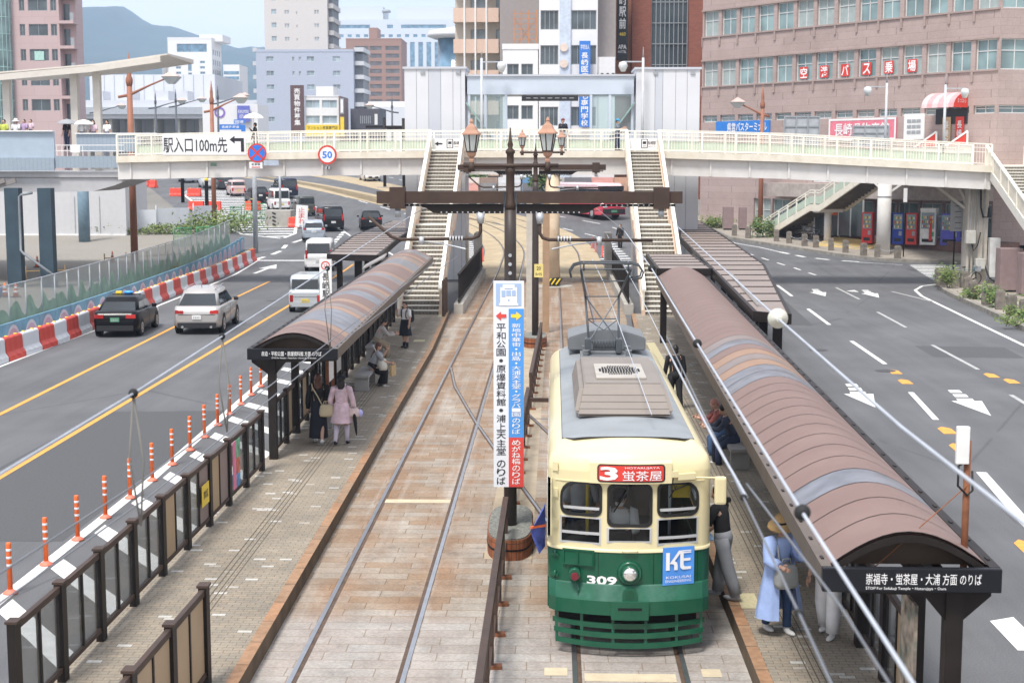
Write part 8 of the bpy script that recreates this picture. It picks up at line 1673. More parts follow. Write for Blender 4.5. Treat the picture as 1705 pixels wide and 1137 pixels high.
wire('thin span wire slanting from the pantograph over the tram roof',[LW(1085,690,20),LW(1005,470,27),LW(985,430,31)],.011,WIRE);wire('thin span wire over the right stairs',[LW(1130,620,26),LW(1065,490,29),LW(1010,390,40)],.011,WIRE)
wire('left track contact wire in the middle distance',[LW(690,356,27),LW(790,305,52)],.01,WIRED);wire('right track contact wire in the middle distance',[LW(1040,385,25),LW(960,320,52)],.01,WIRED)
for a,b_,lb in(((760,340,52),(900,332,30),'thin cross wire left of the second pole'),((880,345,52),(1110,335,26),'black cross wire right of the nearest pole')):wire(lb,[LW(*a),LW((a[0]+b_[0])/2,max(a[1],b_[1])+6,(a[2]+b_[2])/2),LW(*b_)],.012,RUBBER)
# people
SKIN=pm('skin',(.55,.34,.25),.55,var=.05);EYE=pm('eye_dark',(.02,.015,.015),.3);LIP=pm('lips',(.4,.16,.13),.5)
HAIRB=pm('hair_black',(.018,.015,.014),.45,var=.3,scale=12);HAIRR=pm('hair_brown',(.1,.045,.03),.45,var=.3,scale=14)
def fab(n,c,v=.1):return pm('cloth_'+n,c,.85,var=v,scale=6,bump=.25)
def skinmesh(V,E_,Rr,root=0):
 me=bpy.data.meshes.new('s');me.from_pydata([tuple(v)for v in V],E_,[]);o=bpy.data.objects.new('s',me);COL.objects.link(o)
 m=o.modifiers.new('k','SKIN');m.use_smooth_shade=True
 for i,r in enumerate(Rr):d=me.skin_vertices[0].data[i];d.radius=(r,r)if not isinstance(r,tuple)else r;d.use_root=i==root
 s=o.modifiers.new('b','SUBSURF');s.levels=1;s.render_levels=1
 q=bpy.data.meshes.new_from_object(o.evaluated_get(bpy.context.evaluated_depsgraph_get()));vs=[tuple(v.co)for v in q.vertices];fs=[list(p.vertices)for p in q.polygons]
 bpy.data.objects.remove(o);bpy.data.meshes.remove(me);bpy.data.meshes.remove(q);return vs,fs
def seg(a,b,n=4):return[a+(b-a)*i/n for i in range(n+1)]
def human(label,x,y,z,face,H=1.62,legs=((4,4,0),(-4,4,0)),arms=((5,10,15),(5,10,15)),lean=0,head=(0,0),top=None,sleeve=1.,bottom='trousers',bmat=None,blen=1.,shoes=None,hair=HAIRB,hairlen=.3,hat=None,socks=None,seat=None,flare=1.25,group=None,build=1.0,mask=False,collar=None,sleevew=1.0):
 """face: heading in degrees (0 looks away from the camera, 180 looks at it); arms/legs: left, right as (swing, spread, bend)"""
 t=thing('person',label,'person',(x,y,z),R(face),group);h=H;Lf=lambda a:Vector((0,math.sin(R(a)),-math.cos(R(a))));J={}
 l=R(lean);up=Vector((0,math.sin(l),math.cos(l)))
 for s,nm,(sw,sp,be)in((-1,'L',legs[0]),(1,'R',legs[1])):
  hp=Vector((s*.05*h,0,-.015*h));kn=hp+.245*h*(Lf(sw)+Vector((s*math.sin(R(sp)),0,0))).normalized();an=kn+.24*h*Lf(sw-be);J['hip'+nm],J['kn'+nm],J['an'+nm]=hp,kn,an
  J['toe'+nm]=an+Vector((s*.01*h,.1*h,-.025*h))
 low=min(J['anL'].z,J['anR'].z)-.04*h;base=Vector((0,0,-low))if seat is None else Vector((0,0,seat+.05*h))
 for k in J:J[k]=J[k]+base
 pv=base;wa=pv+up*.1*h;ch=pv+up*.2*h;nk=pv+up*.3*h;hd_=nk+Vector((0,math.sin(l*.6),math.cos(l*.6)))*.085*h
 for s,nm,(sw,sp,be)in((-1,'L',arms[0]),(1,'R',arms[1])):
  sh_=pv+up*.268*h+Vector((s*.108*h*build,0,0));d=Vector((s*math.sin(R(sp)),math.sin(R(sw))*math.cos(R(sp)),-math.cos(R(sw))*math.cos(R(sp))));el=sh_+d*.17*h
  d2=Vector((s*math.sin(R(sp))*.25-(s*.35 if be>50 else 0),math.sin(R(sw+be)),-math.cos(R(sw+be)))).normalized();wr=el+d2*.145*h;J['sh'+nm],J['el'+nm],J['wr'+nm],J['hd'+nm]=sh_,el,wr,wr+d2*.045*h
 V=[pv,wa,ch,nk-up*.02*h,nk+up*.025*h];Rr=[.075*h,.07*h,.08*h,.04*h,.033*h];E_=[(0,1),(1,2),(2,3),(3,4)]
 def addc(par,pts,rs):
  for p,r in zip(pts,rs):V.append(p);Rr.append(r);E_.append((par,len(V)-1));par=len(V)-1
 for nm in 'LR':
  addc(2,[J['sh'+nm],J['el'+nm],J['wr'+nm]],[.036*h,.025*h,.017*h]);addc(0,[J['hip'+nm],J['kn'+nm],J['an'+nm]],[.055*h,.036*h,.022*h])
 vs,fs=skinmesh(V,E_,Rr);b=MB();b.smooth=True;b.add(vs,fs)
 Mh=Matrix.Rotation(R(head[0]),3,'Z')@Matrix.Rotation(R(head[1])-l*.6,3,'X');hc=hd_+up*.0
 b.ell(hc,.046*h,.056*h,.066*h,14,10,Mh);b.ell(hc+Mh@Vector((0,.012*h,-.032*h)),.035*h,.04*h,.034*h,12,8,Mh)
 b.ell(hc+Mh@Vector((0,.058*h,-.012*h)),.008*h,.011*h,.014*h,8,6,Mh)
 for s in(-1,1):b.ell(hc+Mh@Vector((s*.046*h,-.002*h,-.008*h)),.006*h,.012*h,.017*h,8,6,Mh)
 for nm,s in(('L',-1),('R',1)):
  w,q=J['wr'+nm],J['hd'+nm];d=(q-w).normalized();sd_=d.orthogonal().normalized()if abs(d.x)>.9 else d.cross(Vector((1,0,0))).normalized();sd2=sd_.cross(d)
  b.tube([w-d*.005*h,w+d*.012*h,w+d*.045*h],[.017*h,.022*h,.02*h],8)
  for i,(o_,ln)in enumerate(((-.015,.042),(-.005,.048),(.005,.045),(.014,.034))):p0=w+d*.042*h+sd_*o_*h;p1=p0+d*ln*.5*h+sd2*.004*h*s;b.tube([p0,p1,p1+(d*.8-sd2*.6*s).normalized()*ln*.45*h],[.0062*h,.0056*h,.0042*h],6)
  p0=w+d*.012*h-sd_*.02*h;b.tube([p0,p0+(d*.7-sd_*.7)*.022*h,p0+(d*.95-sd_*.5)*.04*h],[.008*h,.007*h,.005*h],6)
 b.m=1
 for s in(-1,1):b.ell(hc+Mh@Vector((s*.018*h,.051*h,.004*h)),.0065*h,.004*h,.004*h,8,6,Mh)
 b.m=2;b.ell(hc+Mh@Vector((0,.05*h,-.036*h)),.013*h,.006*h,.004*h,8,6,Mh)
 if mask:b.m=3;b.ell(hc+Mh@Vector((0,.03*h,-.032*h)),.038*h,.036*h,.028*h,12,8,Mh)
 b.build('body',[SKIN,EYE,LIP,WHITE],t)
 def ringe(c,rx,ry,ax=up,k=16,wob=0,n=0):
  a=Vector((1,0,0));bb=ax.cross(a).normalized();return[c+a*(rx*(1+wob*math.sin(n*2*math.pi*i/k))*math.cos(2*math.pi*i/k))+bb*(ry*(1+wob*math.sin(n*2*math.pi*i/k))*math.sin(2*math.pi*i/k))for i in range(k)]
 if top:
  m=MB();bw=build;m.loft([ringe(pv-up*.03*h,.094*h*bw,.072*h),ringe(wa,.088*h*bw,.068*h),ringe(ch,.1*h*bw,.072*h),ringe(pv+up*.255*h,.104*h*bw,.064*h),ringe(pv+up*.285*h,.075*h,.05*h),ringe(nk-up*.0*h,.04*h,.04*h)],smooth=True)
  for nm in 'LR':
   pts=[J['sh'+nm]-Vector(((-1 if nm=='L' else 1)*.03*h,0,-.004*h)),J['sh'+nm]]+([J['sh'+nm]+(J['el'+nm]-J['sh'+nm])*.55,J['el'+nm]]);rs=[.044*h,.044*h*sleevew,.039*h*sleevew,.036*h*sleevew]
   if sleeve>.6:pts+=[J['el'+nm]+(J['wr'+nm]-J['el'+nm])*.5,J['wr'+nm]-(J['wr'+nm]-J['el'+nm])*(1-sleeve)];rs+=[.034*h*sleevew,.026*h*sleevew]
   else:pts=pts[:3]+[J['sh'+nm]+(J['el'+nm]-J['sh'+nm])*(.7+sleeve*.4)];rs=rs[:3]+[.042*h*sleevew]
   m.tube(pts,rs,10)
  m.build('top',top,t)
 if bottom=='trousers' and bmat:
  m=MB();m.loft([ringe(pv+up*.06*h,.09*h,.07*h),ringe(pv,.098*h,.08*h),ringe(pv-Vector((0,0,.05*h)),.09*h,.075*h,Vector((0,0,1)))],smooth=True)
  for nm in 'LR':hp,kn,an=J['hip'+nm],J['kn'+nm],J['an'+nm];m.tube([hp+Vector((0,0,.02*h)),hp+(kn-hp)*.3,kn,kn+(an-kn)*.5,kn+(an-kn)*blen],[.066*h,.062*h,.046*h*flare/1.25,.043*h*flare/1.25,.04*h*flare/1.25],12)
  m.build('trousers',bmat,t)
 elif bottom=='skirt' and bmat:
  kn=(J['knL']+J['knR'])/2;an=(J['anL']+J['anR'])/2;m=MB();w0=.085*h
  if seat is None:
   e=pv+(an-pv)*blen;rg=[]
   for f in(0,.15,.35,.6,.85,1.):c=pv+up*.08*h*(1-f)+(e-pv)*f;w_=.088*h*(1+(flare-1)*f*1.2)+(.012*h if f>.1 else 0);rg.append(ringe(c,w_,w_*.82,Vector((0,0,1)),32,.05*min(1,f*2),8))
  else:
   e=kn+(an-kn)*blen;rg=[ringe(pv+up*.07*h,.09*h,.075*h,up,32),ringe(pv+Vector((0,.02*h,.0)),.115*h,.1*h,Vector((0,.4,.9)).normalized(),32),ringe(pv+(kn-pv)*.55,.125*h,.085*h,Vector((0,-.8,.5)).normalized(),32,.02,8),ringe(kn+Vector((0,.01*h,0)),.125*h,.085*h,Vector((0,-.5,.8)).normalized(),32,.04,8),ringe(e,.12*h*flare/1.2,.095*h,Vector((0,0,1)),32,.05,8)]
  m.loft(rg,caps=False,smooth=True);m.build('skirt',bmat,t)
 if socks:
  m=MB()
  for nm in 'LR':kn,an=J['kn'+nm],J['an'+nm];m.tube([an+(kn-an)*socks[1],an+(kn-an)*.3*socks[1],an-Vector((0,0,.01*h))],[.033*h if socks[1]<.8 else .04*h,.03*h,.026*h],10)
  m.build('socks',socks[0],t)
 for nm in 'LR':
  a=J['an'+nm];m=MB();yaw_=0;m.ell(a+Vector((0,.045*h,-.022*h)),.028*h,.078*h,.022*h,12,8);m.ell(a+Vector((0,.0,-.008*h)),.026*h,.034*h,.03*h,10,8);m.build('shoe',shoes or BLKP,t)
 m=MB();m.ell(hc+Mh@Vector((0,-.01*h,.014*h)),.052*h,.058*h,.062*h,14,10,Mh)
 if hairlen>.35:
  L_=hairlen*.3*h;rg=[]
  for f in(0,.25,.5,.75,1):c=hc+Mh@Vector((0,-.026*h-.02*h*f,-.0*h))-up*(L_*f);rg.append(ringe(c,(.052+.012*math.sin(math.pi*min(1,f*.9)))*h*(1-.35*f*f),.034*h*(1-.4*f),up,18,.06,7))
  m.loft(rg,smooth=True)
 elif hairlen>.1:m.ell(hc+Mh@Vector((0,-.028*h,-.02*h)),.046*h,.036*h,.045*h,12,8,Mh)
 m.build('hair',hair,t)
 if hat:
  kind,hm=hat[:2];m=MB();Th=Matrix.Translation(hc+Mh@Vector((0,-.004*h,.028*h)))@Mh.to_4x4()
  if kind=='brim':m.lathe([(.125*h,-.03*h),(.118*h,-.012*h),(.064*h,.012*h),(.06*h,.05*h),(.05*h,.07*h),(.005*h,.078*h)],n=24,M=Th);m.m=1;m.lathe([(.0665*h,.012*h),(.0655*h,.03*h)],n=24,M=Th)
  elif kind=='cap':m.lathe([(.06*h,-.008*h),(.059*h,.02*h),(.045*h,.045*h),(.004*h,.053*h)],n=18,M=Th);m.add([Th@Vector(p)for p in((-.045*h,.045*h,-.004*h),(.045*h,.045*h,-.004*h),(.03*h,.1*h,-.012*h),(-.03*h,.1*h,-.012*h),(-.045*h,.045*h,.004*h),(.045*h,.045*h,.004*h),(.03*h,.1*h,-.006*h),(-.03*h,.1*h,-.006*h))],[(3,2,1,0),(4,5,6,7),(2,3,7,6),(1,2,6,5),(0,3,7,4)])
  elif kind=='beret':m.lathe([(.056*h,-.01*h),(.068*h,.015*h),(.055*h,.04*h),(.005*h,.048*h)],n=18,M=Th)
  m.build('hat',[hm,hat[2]if len(hat)>2 else hm],t)
 M=Matrix.Translation((x,y,z))@Matrix.Rotation(R(face),4,'Z');return t,{k:M@v for k,v in J.items()},M,(pv,wa,ch,nk,hc)
NAVY=fab('navy',(.018,.02,.03));PINKC=fab('pink',(.62,.47,.53),.25);WHC=fab('white',(.74,.74,.74));BLKC=fab('black',(.015,.015,.017));GRYC=fab('grey',(.33,.34,.36));KHA=fab('khaki',(.33,.27,.19));SKY=fab('sky_blue',(.3,.4,.66));DEN=fab('denim',(.035,.07,.16));GTR=fab('grey_trousers',(.23,.24,.26));OLV=fab('lime',(.5,.55,.1));DKB=fab('dark_blue',(.03,.04,.08));BEIG=pm('beige_canvas',(.52,.44,.3),.8,var=.12,bump=.3);PUR=fab('purple',(.4,.3,.45))
WSH=pm('white_shoe',(.68,.68,.66),.5);BSH=pm('black_shoe',(.015,.015,.016),.3);STRAW=brickmat('straw',(.5,.33,.14),(.42,.27,.11),(.3,.19,.08),.02,.012,.002)
PZ_=.252
p,J,M,b_=human('woman in black top and long dark skirt walking away with a beige shoulder bag',-5.33,32.9,PZ_,4,1.62,((14,2,6),(-14,2,16)),((4,12,8),(-4,14,10)),2,top=BLKC,bottom='skirt',bmat=NAVY,blen=.93,flare=1.28,shoes=WSH,hair=HAIRR,hairlen=.85,sleevew=1.12)
def bag(label,c,sx,sy,sz,mat,rz=0,strap=None,nm='bag',grp=None):
 t=thing(nm,label,'bag',c,rz,grp);m=MB();m.loft([[(sx*w_*math.copysign(abs(math.cos(a))**.6,math.cos(a)),sy*w_*math.copysign(abs(math.sin(a))**.6,math.sin(a)),z_*sz)for a in[2*math.pi*i/18 for i in range(18)]]for w_,z_ in((.5,-1),(.9,-.92),(1,-.5),(.95,.2),(.85,.8),(.6,1.0))],smooth=True);m.build('pouch',mat,t)
 m=MB();m.tube([(-sx*.5,0,sz*.9),(-sx*.3,0,sz*1.5),(sx*.3,0,sz*1.5),(sx*.5,0,sz*.9)],.012);m.build('handle',mat,t)
 if strap:m=MB();Vs=[Vector(q)-Vector(c)for q in strap];Mi=Matrix.Rotation(-rz,3,'Z');m.tube([Mi@v for v in Vs],.015,6);m.build('strap',mat,t)
 return t
W=lambda v:tuple(M@Vector(v))
bag('beige canvas bag hanging behind the woman in black',W((.2,-.17,.78)),.17,.09,.14,BEIG,R(4),[W((.12,-.17,.86)),W((0,-.15,1.1)),W((-.12,-.12,1.3)),W((-.14,0,1.37))])
p,J,M,b_=human('girl in a pale pink dress and dark beret walking away',-4.78,32.75,PZ_,-6,1.6,((-12,2,14),(12,2,6)),((-2,18,12),(6,16,14)),2,top=PINKC,bottom='skirt',bmat=PINKC,blen=.44,flare=1.5,shoes=BSH,hair=HAIRB,hairlen=.4,hat=('beret',NAVY),socks=(pm('lilac_tights',(.62,.55,.66),.7),1.0),sleevew=1.08)
m=MB();m.tube([W((-.07,-.09,.98)),W((.0,-.1,.99)),W((.07,-.09,.98))],.025);m.tube([W((-.03,-.1,.97)),W((-.06,-.12,.78))],.018);m.tube([W((.03,-.1,.97)),W((.05,-.12,.76))],.018)
for s in(-1,1):m.ell(W((s*.05,-.1,1.0)),.045,.02,.03)
for s in(-1,1):m.tube([W((s*.07,-.02,1.42)),W((s*.085,.0,1.36)),W((s*.085,.01,1.28))],[.024,.022,.01])
q=m.build('waist_bow',PINKC,None);q.parent=p;q.matrix_parent_inverse=(Matrix.Translation(p.location)@Matrix.Rotation(R(-6),4,'Z')).inverted()
bag('frilled pink handbag held beside the pink dress',W((.27,.02,.74)),.14,.08,.1,fab('pink_bag',(.6,.48,.47),.3),0)
m=MB();a,c=Vector(W((.3,-.03,.72))),Vector(W((.36,-.08,.22)));d=c-a;m.tube([a,a+d*.1,a+d*.45,a+d*.8,c],[.03,.045,.04,.025,.006]);m.tube([a-d*.25,a],.009);tag(m.build('umbrella',BLKC),'folded black umbrella hanging beside the pink dress','umbrella')
m=MB();m.ell(W((.42,.05,.72)),.06,.06,.09);tag(m.build('pouch',fab('lilac',(.4,.4,.75))),'small lilac pouch held by the girl in pink','bag')
p,J,M,b_=human('seated woman with long hair in grey top and black skirt holding a white tote',-5.2,41.6,PZ_,-75,1.6,((62,8,75),(70,8,72)),((58,12,95),(35,10,40)),22,(0,-18),top=GRYC,sleeve=.4,bottom='skirt',bmat=BLKC,blen=.82,flare=1.2,shoes=WSH,hair=HAIRR,hairlen=.8,seat=.47)
bag('white tote bag on the lap of the seated woman',W((.05,.28,.62)),.24,.13,.17,pm('tote_white',(.72,.7,.62),.8,bump=.3),R(-60),[W((.15,.25,.7)),W((.12,.12,1.0)),W((.05,.05,1.18))])
m=MB();c=Vector(W((.02,.62,.42)));m.obx(c,(.06,.3,.3),rz=R(-20));m.tube([c+Vector((0,-.08,.15)),c+Vector((0,-.05,.26)),c+Vector((0,.05,.26)),c+Vector((0,.08,.15))],.006);tag(m.build('paper_bag',pm('kraft_paper',(.5,.37,.2),.7)),'tan paper carrier bag held by the seated woman','bag')
human('seated man in beige trousers and pale shirt bent over on the farther bench',-5.8,47.8,PZ_,-80,1.7,((72,8,72),(60,8,65)),((40,10,60),(40,10,55)),26,(0,-25),top=fab('pale_shirt',(.45,.42,.4)),sleeve=.9,bottom='trousers',bmat=KHA,shoes=BSH,seat=.47)
m=MB();c=PY(651,523,47.2);
p,J,M,b_=human('school pupil in white blouse and navy skirt standing with a backpack',-5.1,50.3,PZ_,150,1.6,((4,2,4),(-3,2,4)),((6,10,10),(30,12,120)),0,(10,-8),top=WHC,sleeve=.3,bottom='skirt',bmat=NAVY,blen=.55,flare=1.5,shoes=BSH,hair=HAIRB,hairlen=.25,socks=(NAVY,.35))
q=thing('backpack','black backpack worn by the school pupil','bag',W((-.02,-.19,1.1)),R(150));MB().rbx(-.17,.17,-.1,.1,-.23,.2,.06).build('sack',BLKC,q);MB().rbx(-.13,.13,-.16,-.101,-.2,.02,.03).build('pocket',BLKC,q);m=MB();
for s in(-1,1):m.tube([(s*.1,.08,.2),(s*.11,.2,.26),(s*.1,.3,.18),(s*.09,.31,-.02),(s*.1,.1,-.2)],.018)
m.build('strap',BLKC,q)
p,J,M,b_=human('woman in a long pale blue coat dress and straw hat on the right platform',3.08,19.5,PZ_,205,1.62,((6,3,6),(-8,3,10)),((28,12,85),(20,16,60)),3,(-48,-14),top=SKY,sleeve=.82,bottom='trousers',bmat=DEN,blen=.92,flare=1.1,shoes=WSH,hair=HAIRR,hairlen=.32,hat=('brim',STRAW,BLKC),sleevew=1.5)
def coat(M,mat,par,h=1.6):
 m=MB();k=40;rg=[]
 for f,w_,z_ in((0,.098,1.36),(.12,.135,1.3),(.3,.185,1.1),(.5,.23,.86),(.75,.29,.55),(1,.34,.25)):
  rg.append([Vector((w_*(1+.045*math.sin(9*a)*f)*math.sin(a),(w_*.78)*(1+.06*math.sin(9*a+1)*f)*-math.cos(a),z_))for a in[R(-152)+R(304)*i/k for i in range(k+1)]])
 m.loft(rg,caps=False,closed=False,smooth=True);return m.build('coat',mat,par)
coat(M,SKY,p)
m=MB();m.loft([[Vector((sx_*.1*w_,.07*w_*sy_+.028,z_))for sx_,sy_ in[(math.cos(2*math.pi*i/16),math.sin(2*math.pi*i/16))for i in range(16)]]for z_,w_ in((1.36,.95),(1.2,1.25),(1.0,1.3),(.78,1.35))],smooth=True);m.build('vest',fab('grey_vest',(.34,.35,.38)),p)
bag('grey shoulder bag carried in front of the pale blue coat',W((.06,.24,.86)),.17,.1,.16,fab('grey_bag',(.3,.31,.3)),R(205),[W((.14,.22,.98)),W((.13,.14,1.2)),W((.1,.03,1.38))])
human('person in white trousers with upper body hidden by the front of the right shelter',3.72,19.4,PZ_,150,1.6,((8,3,4),(-10,3,8)),((5,10,20),(5,10,20)),0,top=WHC,sleeve=.4,bottom='trousers',bmat=WHC,blen=.95,flare=1.75,shoes=WSH)
bag('white drawstring bag held in front of the white trousers',(3.78,19.1,1.17),.16,.09,.14,pm('tote_white',(.72,.7,.62),.8,bump=.3),0)
p,J,M,b_=human('person in black top and grey trousers stepping from the platform towards the tram',2.5,21.1,PZ_,62,1.7,((-16,2,4),(10,2,4)),((22,10,25),(16,8,30)),9,(10,-10),top=BLKC,sleeve=.35,bottom='trousers',bmat=GTR,blen=.97,flare=1.6,shoes=pm('grey_shoe',(.3,.31,.33),.6),hair=HAIRB,hairlen=.2)
m=MB();q=J['hdR'];m.obx(q+Vector((.06,-.03,-.03)),(.12,.16,.012),rz=.5,rx=.5);tag(m.build('leaflet',fab('leaflet',(.35,.52,.75))),'pale blue leaflet in the hand of the person by the tram','leaflet')
human('seated person in dark trousers bending forward under the right shelter',3.85,30.9,PZ_,95,1.68,((66,8,70),(74,8,78)),((45,8,55),(45,8,55)),24,(0,-20),top=fab('dark_top',(.05,.06,.09)),sleeve=.95,bottom='trousers',bmat=DKB,shoes=WSH,seat=.47)
human('seated person in blue jeans and red patterned top under the right shelter',3.8,31.9,PZ_,95,1.62,((66,8,70),(60,8,66)),((45,8,65),(45,8,60)),28,(0,-25),top=fab('red_print',(.3,.1,.09),.8),sleeve=.9,bottom='trousers',bmat=fab('jeans',(.08,.14,.27)),shoes=BSH,hair=fab('beanie',(.42,.2,.16),.3),seat=.47)
human('person in black walking away between the tram and the right shelter',3.15,37.7,PZ_,10,1.7,((10,2,4),(-10,2,10)),((8,10,15),(-8,10,15)),2,top=BLKC,bottom='trousers',bmat=BLKC,shoes=BSH)
human('tram driver in a white shirt and dark cap seen through the middle window',TC-.08,20.25,.78,175,1.66,((70,8,70),(70,8,70)),((38,8,62),(30,8,50)),8,(-20,-12),top=WHC,sleeve=.95,bottom='trousers',bmat=DKB,hat=('cap',NAVY),mask=True,seat=.46)
human('passenger in grey standing behind the left window of the tram',TC-.62,20.9,.6,170,1.7,((2,4,4),(2,4,4)),((20,20,60),(5,10,20)),0,top=GRYC,sleeve=.4,bottom='trousers',bmat=DKB)
def deckp(label,px_,Y,z,face,**k):return human(label,PX(px_,Y),Y,z,face,**k)
deckp('man in a dark T-shirt and cap on the footbridge, seen above the lantern',937,79.6,7.2,205,H=1.72,top=NAVY,sleeve=.3,bmat=GTR,hat=('cap',fab('maroon',(.2,.05,.05))))
deckp('man in a grey T-shirt and blue cap reading his phone on the footbridge',1027,79.6,7.2,250,H=1.7,arms=((30,8,80),(30,8,80)),top=fab('slate',(.16,.19,.22)),sleeve=.3,bmat=DKB,hat=('cap',fab('cap_blue',(.05,.35,.65))),head=(0,-20))
p,J,M,b_=deckp('person in dark clothes walking under a white parasol on the footbridge',427,79.6,7.1,90,H=1.62,arms=((5,8,20),(30,10,110)),top=BLKC,bmat=BLKC)
def parasol(label,px_,Y,z,mat):
 t=thing('parasol',label,'parasol',(PX(px_,Y),Y,z));MB().cyl((0,0,-.75),(0,0,.3),.012,n=6).build('shaft',GREYP,t);m=MB();k=16;rg=[[(r_*math.cos(2*math.pi*i/k),r_*math.sin(2*math.pi*i/k),z_-(.02 if i%2 else 0)*r_)for i in range(k)]for r_,z_ in((.55,0),(.46,.12),(.28,.22),(.02,.28))];m.loft(rg,smooth=False);m.build('canopy',mat,t)
parasol('white parasol held open on the footbridge right of the banner',425,79.6,8.95,WHC)
WKZ=6.62
for px_,lb,tp_,hr_,ls in((7,'person in a lime yellow top at the far left behind the walkway parapet',OLV,.2,0),(27,'person in a white blouse and light hat behind the walkway parapet',WHC,.3,1),(41,'person with short dark hair behind the walkway parapet, left of the child in pink',PUR,.3,0),(52,'child in pink behind the walkway parapet',PINKC,.3,0),(112,'person in black under the grey parasol on the walkway',BLKC,.3,0),(138,'person in white under the white parasol on the walkway',WHC,.3,0),(157,'person in a pink top with a mask on the walkway',PINKC,.5,0),(180,'woman with long black hair and white top on the walkway',WHC,.9,0)):
 H_={52:1.35,41:1.5,7:1.7}.get(px_,1.62);deckp(lb,px_,82.7 if px_>90 else 79.6,PZ(207,80)-H_+.28 if px_<60 else PZ(201,82.7)-H_+.05,175+rnd.uniform(-20,20),H=H_,top=tp_,sleeve=.5,bmat=DKB,hairlen=hr_,hat=('brim',WHC)if ls else None,mask=px_==157)
parasol('dark grey parasol over the person in black on the walkway',113,82.6,PZ(206,82.6),GRYC);parasol('white parasol beside the dark grey one on the walkway',141,82.6,PZ(207,82.6),WHC)
human('man in a pale blue shirt stooping over a bicycle under the side stairs',20.5,109.4,hz(109)+.14,165,1.68,((5,4,4),(5,4,4)),((40,8,30),(40,8,30)),38,(0,-10),top=fab('pale_blue_shirt',(.4,.46,.62)),sleeve=.4,bmat=GRYC,group=None)
human('child in a pale top walking on the right pavement by the pier',26.2,87.3,hz(87)+.14,175,1.5,((10,2,6),(-10,2,12)),top=WHC,sleeve=.5,bmat=GRYC,hair=HAIRR,hairlen=.5)
human('person in black with a phone coming down the white stairs at the right edge',25.15,70.9,3.45,180,1.66,((10,2,10),(-4,2,10)),((20,8,50),(5,8,20)),top=BLKC,sleeve=.4,bmat=BLKC)
human('person in a dark coat under the footbridge right of the red coach',4.7,104,hz(104)+.01,150,1.7,top=BLKC,bmat=BLKC)
# plants
def leafmat(n,c):return pm(n,c,.7,var=.35,scale=3)
LG1,LG2=leafmat('leaf_green',(.075,.14,.035)),leafmat('leaf_pale',(.16,.2,.06))
def bush(name,label,x,y,rx,ry,h_,n,mat,cat='bush',leaf=.12,z=None,grp=None,stems=5):
 t=thing(name,label,cat,(x,y,(hz(y)if z is None else z)),0,grp);m=MB();clumps=[(rnd.uniform(-rx,rx)*.75,rnd.uniform(-ry,ry)*.75,rnd.uniform(.25,.85)*h_,rnd.uniform(.25,.5))for _ in range(max(4,n//60))]
 n=int(n*1.9);leaf*=1.15
 for i in range(n):
  cx,cy,cz,cr=rnd.choice(clumps);p=Vector((cx+rnd.gauss(0,cr*rx*.8),cy+rnd.gauss(0,cr*ry*.8),max(.04,cz+rnd.gauss(0,cr*h_*.55))));a=Vector((rnd.gauss(0,1),rnd.gauss(0,1),rnd.gauss(0,.6))).normalized();b=a.orthogonal().normalized();s=leaf*rnd.uniform(.6,1.4)
  m.m=rnd.random()<.35;m.add([p-a*s*.5,p+b*s*.22,p+a*s*.5,p-b*s*.22],[(0,1,2,3)])
 m.build('foliage',[mat,LG2 if mat is LG1 else LG1],t);m=MB()
 for k in range(stems):a=rnd.uniform(0,6.28);m.cyl((0,0,-.05),(math.cos(a)*rx*.5,math.sin(a)*ry*.5,h_*.6),.015,.006,n=5)
 m.build('stem',pm('stem_brown',(.1,.08,.04),.8),t);return t
bush('weed_clump','tall weeds beside the white site fence and the brown lamp post',-25.6,113.8,2.6,1.8,1.5,900,LG2,'weeds',.22);bush('weed_clump','low weeds in front of the white site fence',-29.5,113.0,2.2,.8,.8,400,LG2,'weeds',.2);bush('weed_clump','sparse weeds along the foot of the white site fence at its left',-33.5,112.6,2.5,.5,.6,200,LG2,'weeds',.2)
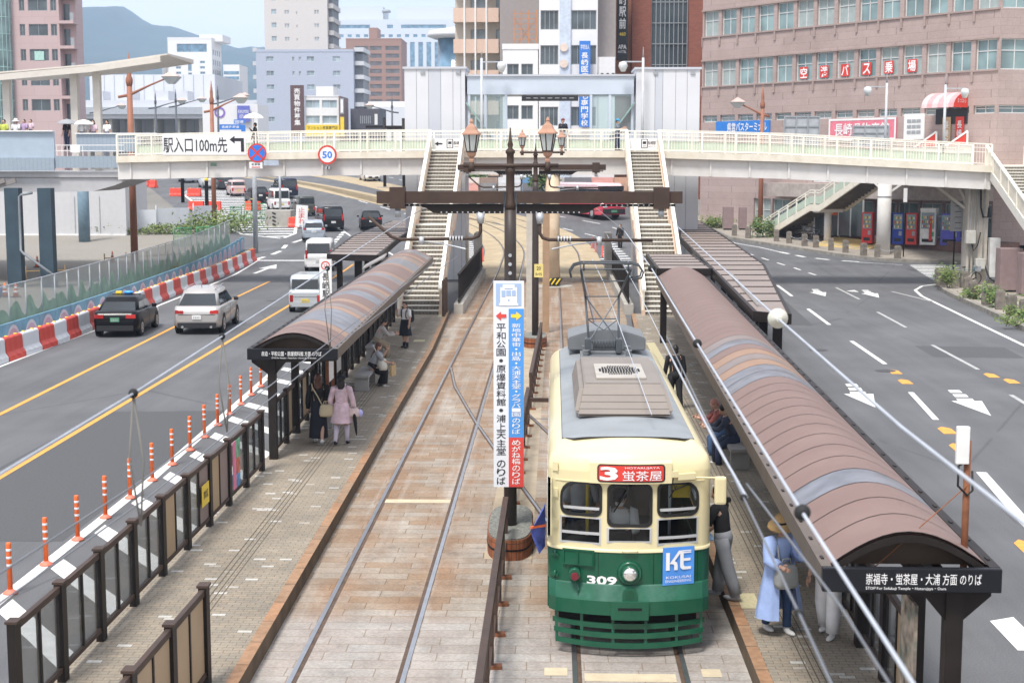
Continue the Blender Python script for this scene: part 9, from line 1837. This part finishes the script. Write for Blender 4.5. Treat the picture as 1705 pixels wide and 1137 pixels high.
bush('bush','round green bush at the foot of the side stairs',15.6,110.2,.7,.6,1.3,600,LG1,'bush',.16,hz(110)+.1);bush('bush','dry bush beside the stone pillar at the far kerb',12.6,117,1.5,.9,.9,500,LG2,'bush',.18,hz(117))
for i,(x,y,n,h_,lb)in enumerate(((20.5,76.8,260,.9,'green weeds below the leftmost bollards of the near kerb'),(21.0,79.0,200,.8,'weeds among the bollards in front of the pier'),(20.2,70.2,260,.75,'weeds between the bollards right of the pier'),(20.0,66.6,320,.9,'bright weeds in the planted kerb below the stone pillars'),(19.8,62.6,260,.8,'weeds in the planted kerb near the right edge'),(19.2,60.2,220,.7,'weeds nearest the camera on the right kerb'),(18.5,59.0,120,.4,'small weeds hanging over the right kerb stone'))):bush('weed_clump',lb,x,y,.7,.6,h_,n,LG1 if i%2 else LG2,'weeds',.13,.14)
def tree(label,x,y,h_,r,n,mat):
 t=thing('tree',label,'tree',(x,y,hz(y)));m=MB();m.cyl((0,0,-.1),(0,0,h_*.5),.16,.09,n=8)
 lim=[(rnd.uniform(-r,r)*.7,rnd.uniform(-r,r)*.7,h_*rnd.uniform(.6,.95))for _ in range(7)]
 for l_ in lim:m.cyl((0,0,h_*.45),l_,.06,.02,n=6)
 m.build('trunk',pm('bark',(.1,.08,.06),.9),t);m=MB()
 for i in range(n):
  c=rnd.choice(lim);p=Vector(c)+Vector((rnd.gauss(0,r*.35),rnd.gauss(0,r*.35),rnd.gauss(0,r*.3)));a=Vector((rnd.gauss(0,1),rnd.gauss(0,1),rnd.gauss(0,.6))).normalized();b=a.orthogonal().normalized();s=.22*rnd.uniform(.6,1.4);m.m=rnd.random()<.4;m.add([p-a*s,p+b*s*.5,p+a*s,p-b*s*.5],[(0,1,2,3)])
 m.build('crown',[mat,LG2],t)
tree('small street tree behind the red coach',-.6,133,4.2,1.5,900,LG1);tree('street tree seen under the footbridge left of the lift tower',-15.5,165,3.4,1.4,600,LG1);tree('street tree between the left stairs and the first pole',-7.5,138,3.8,1.2,600,LG1)
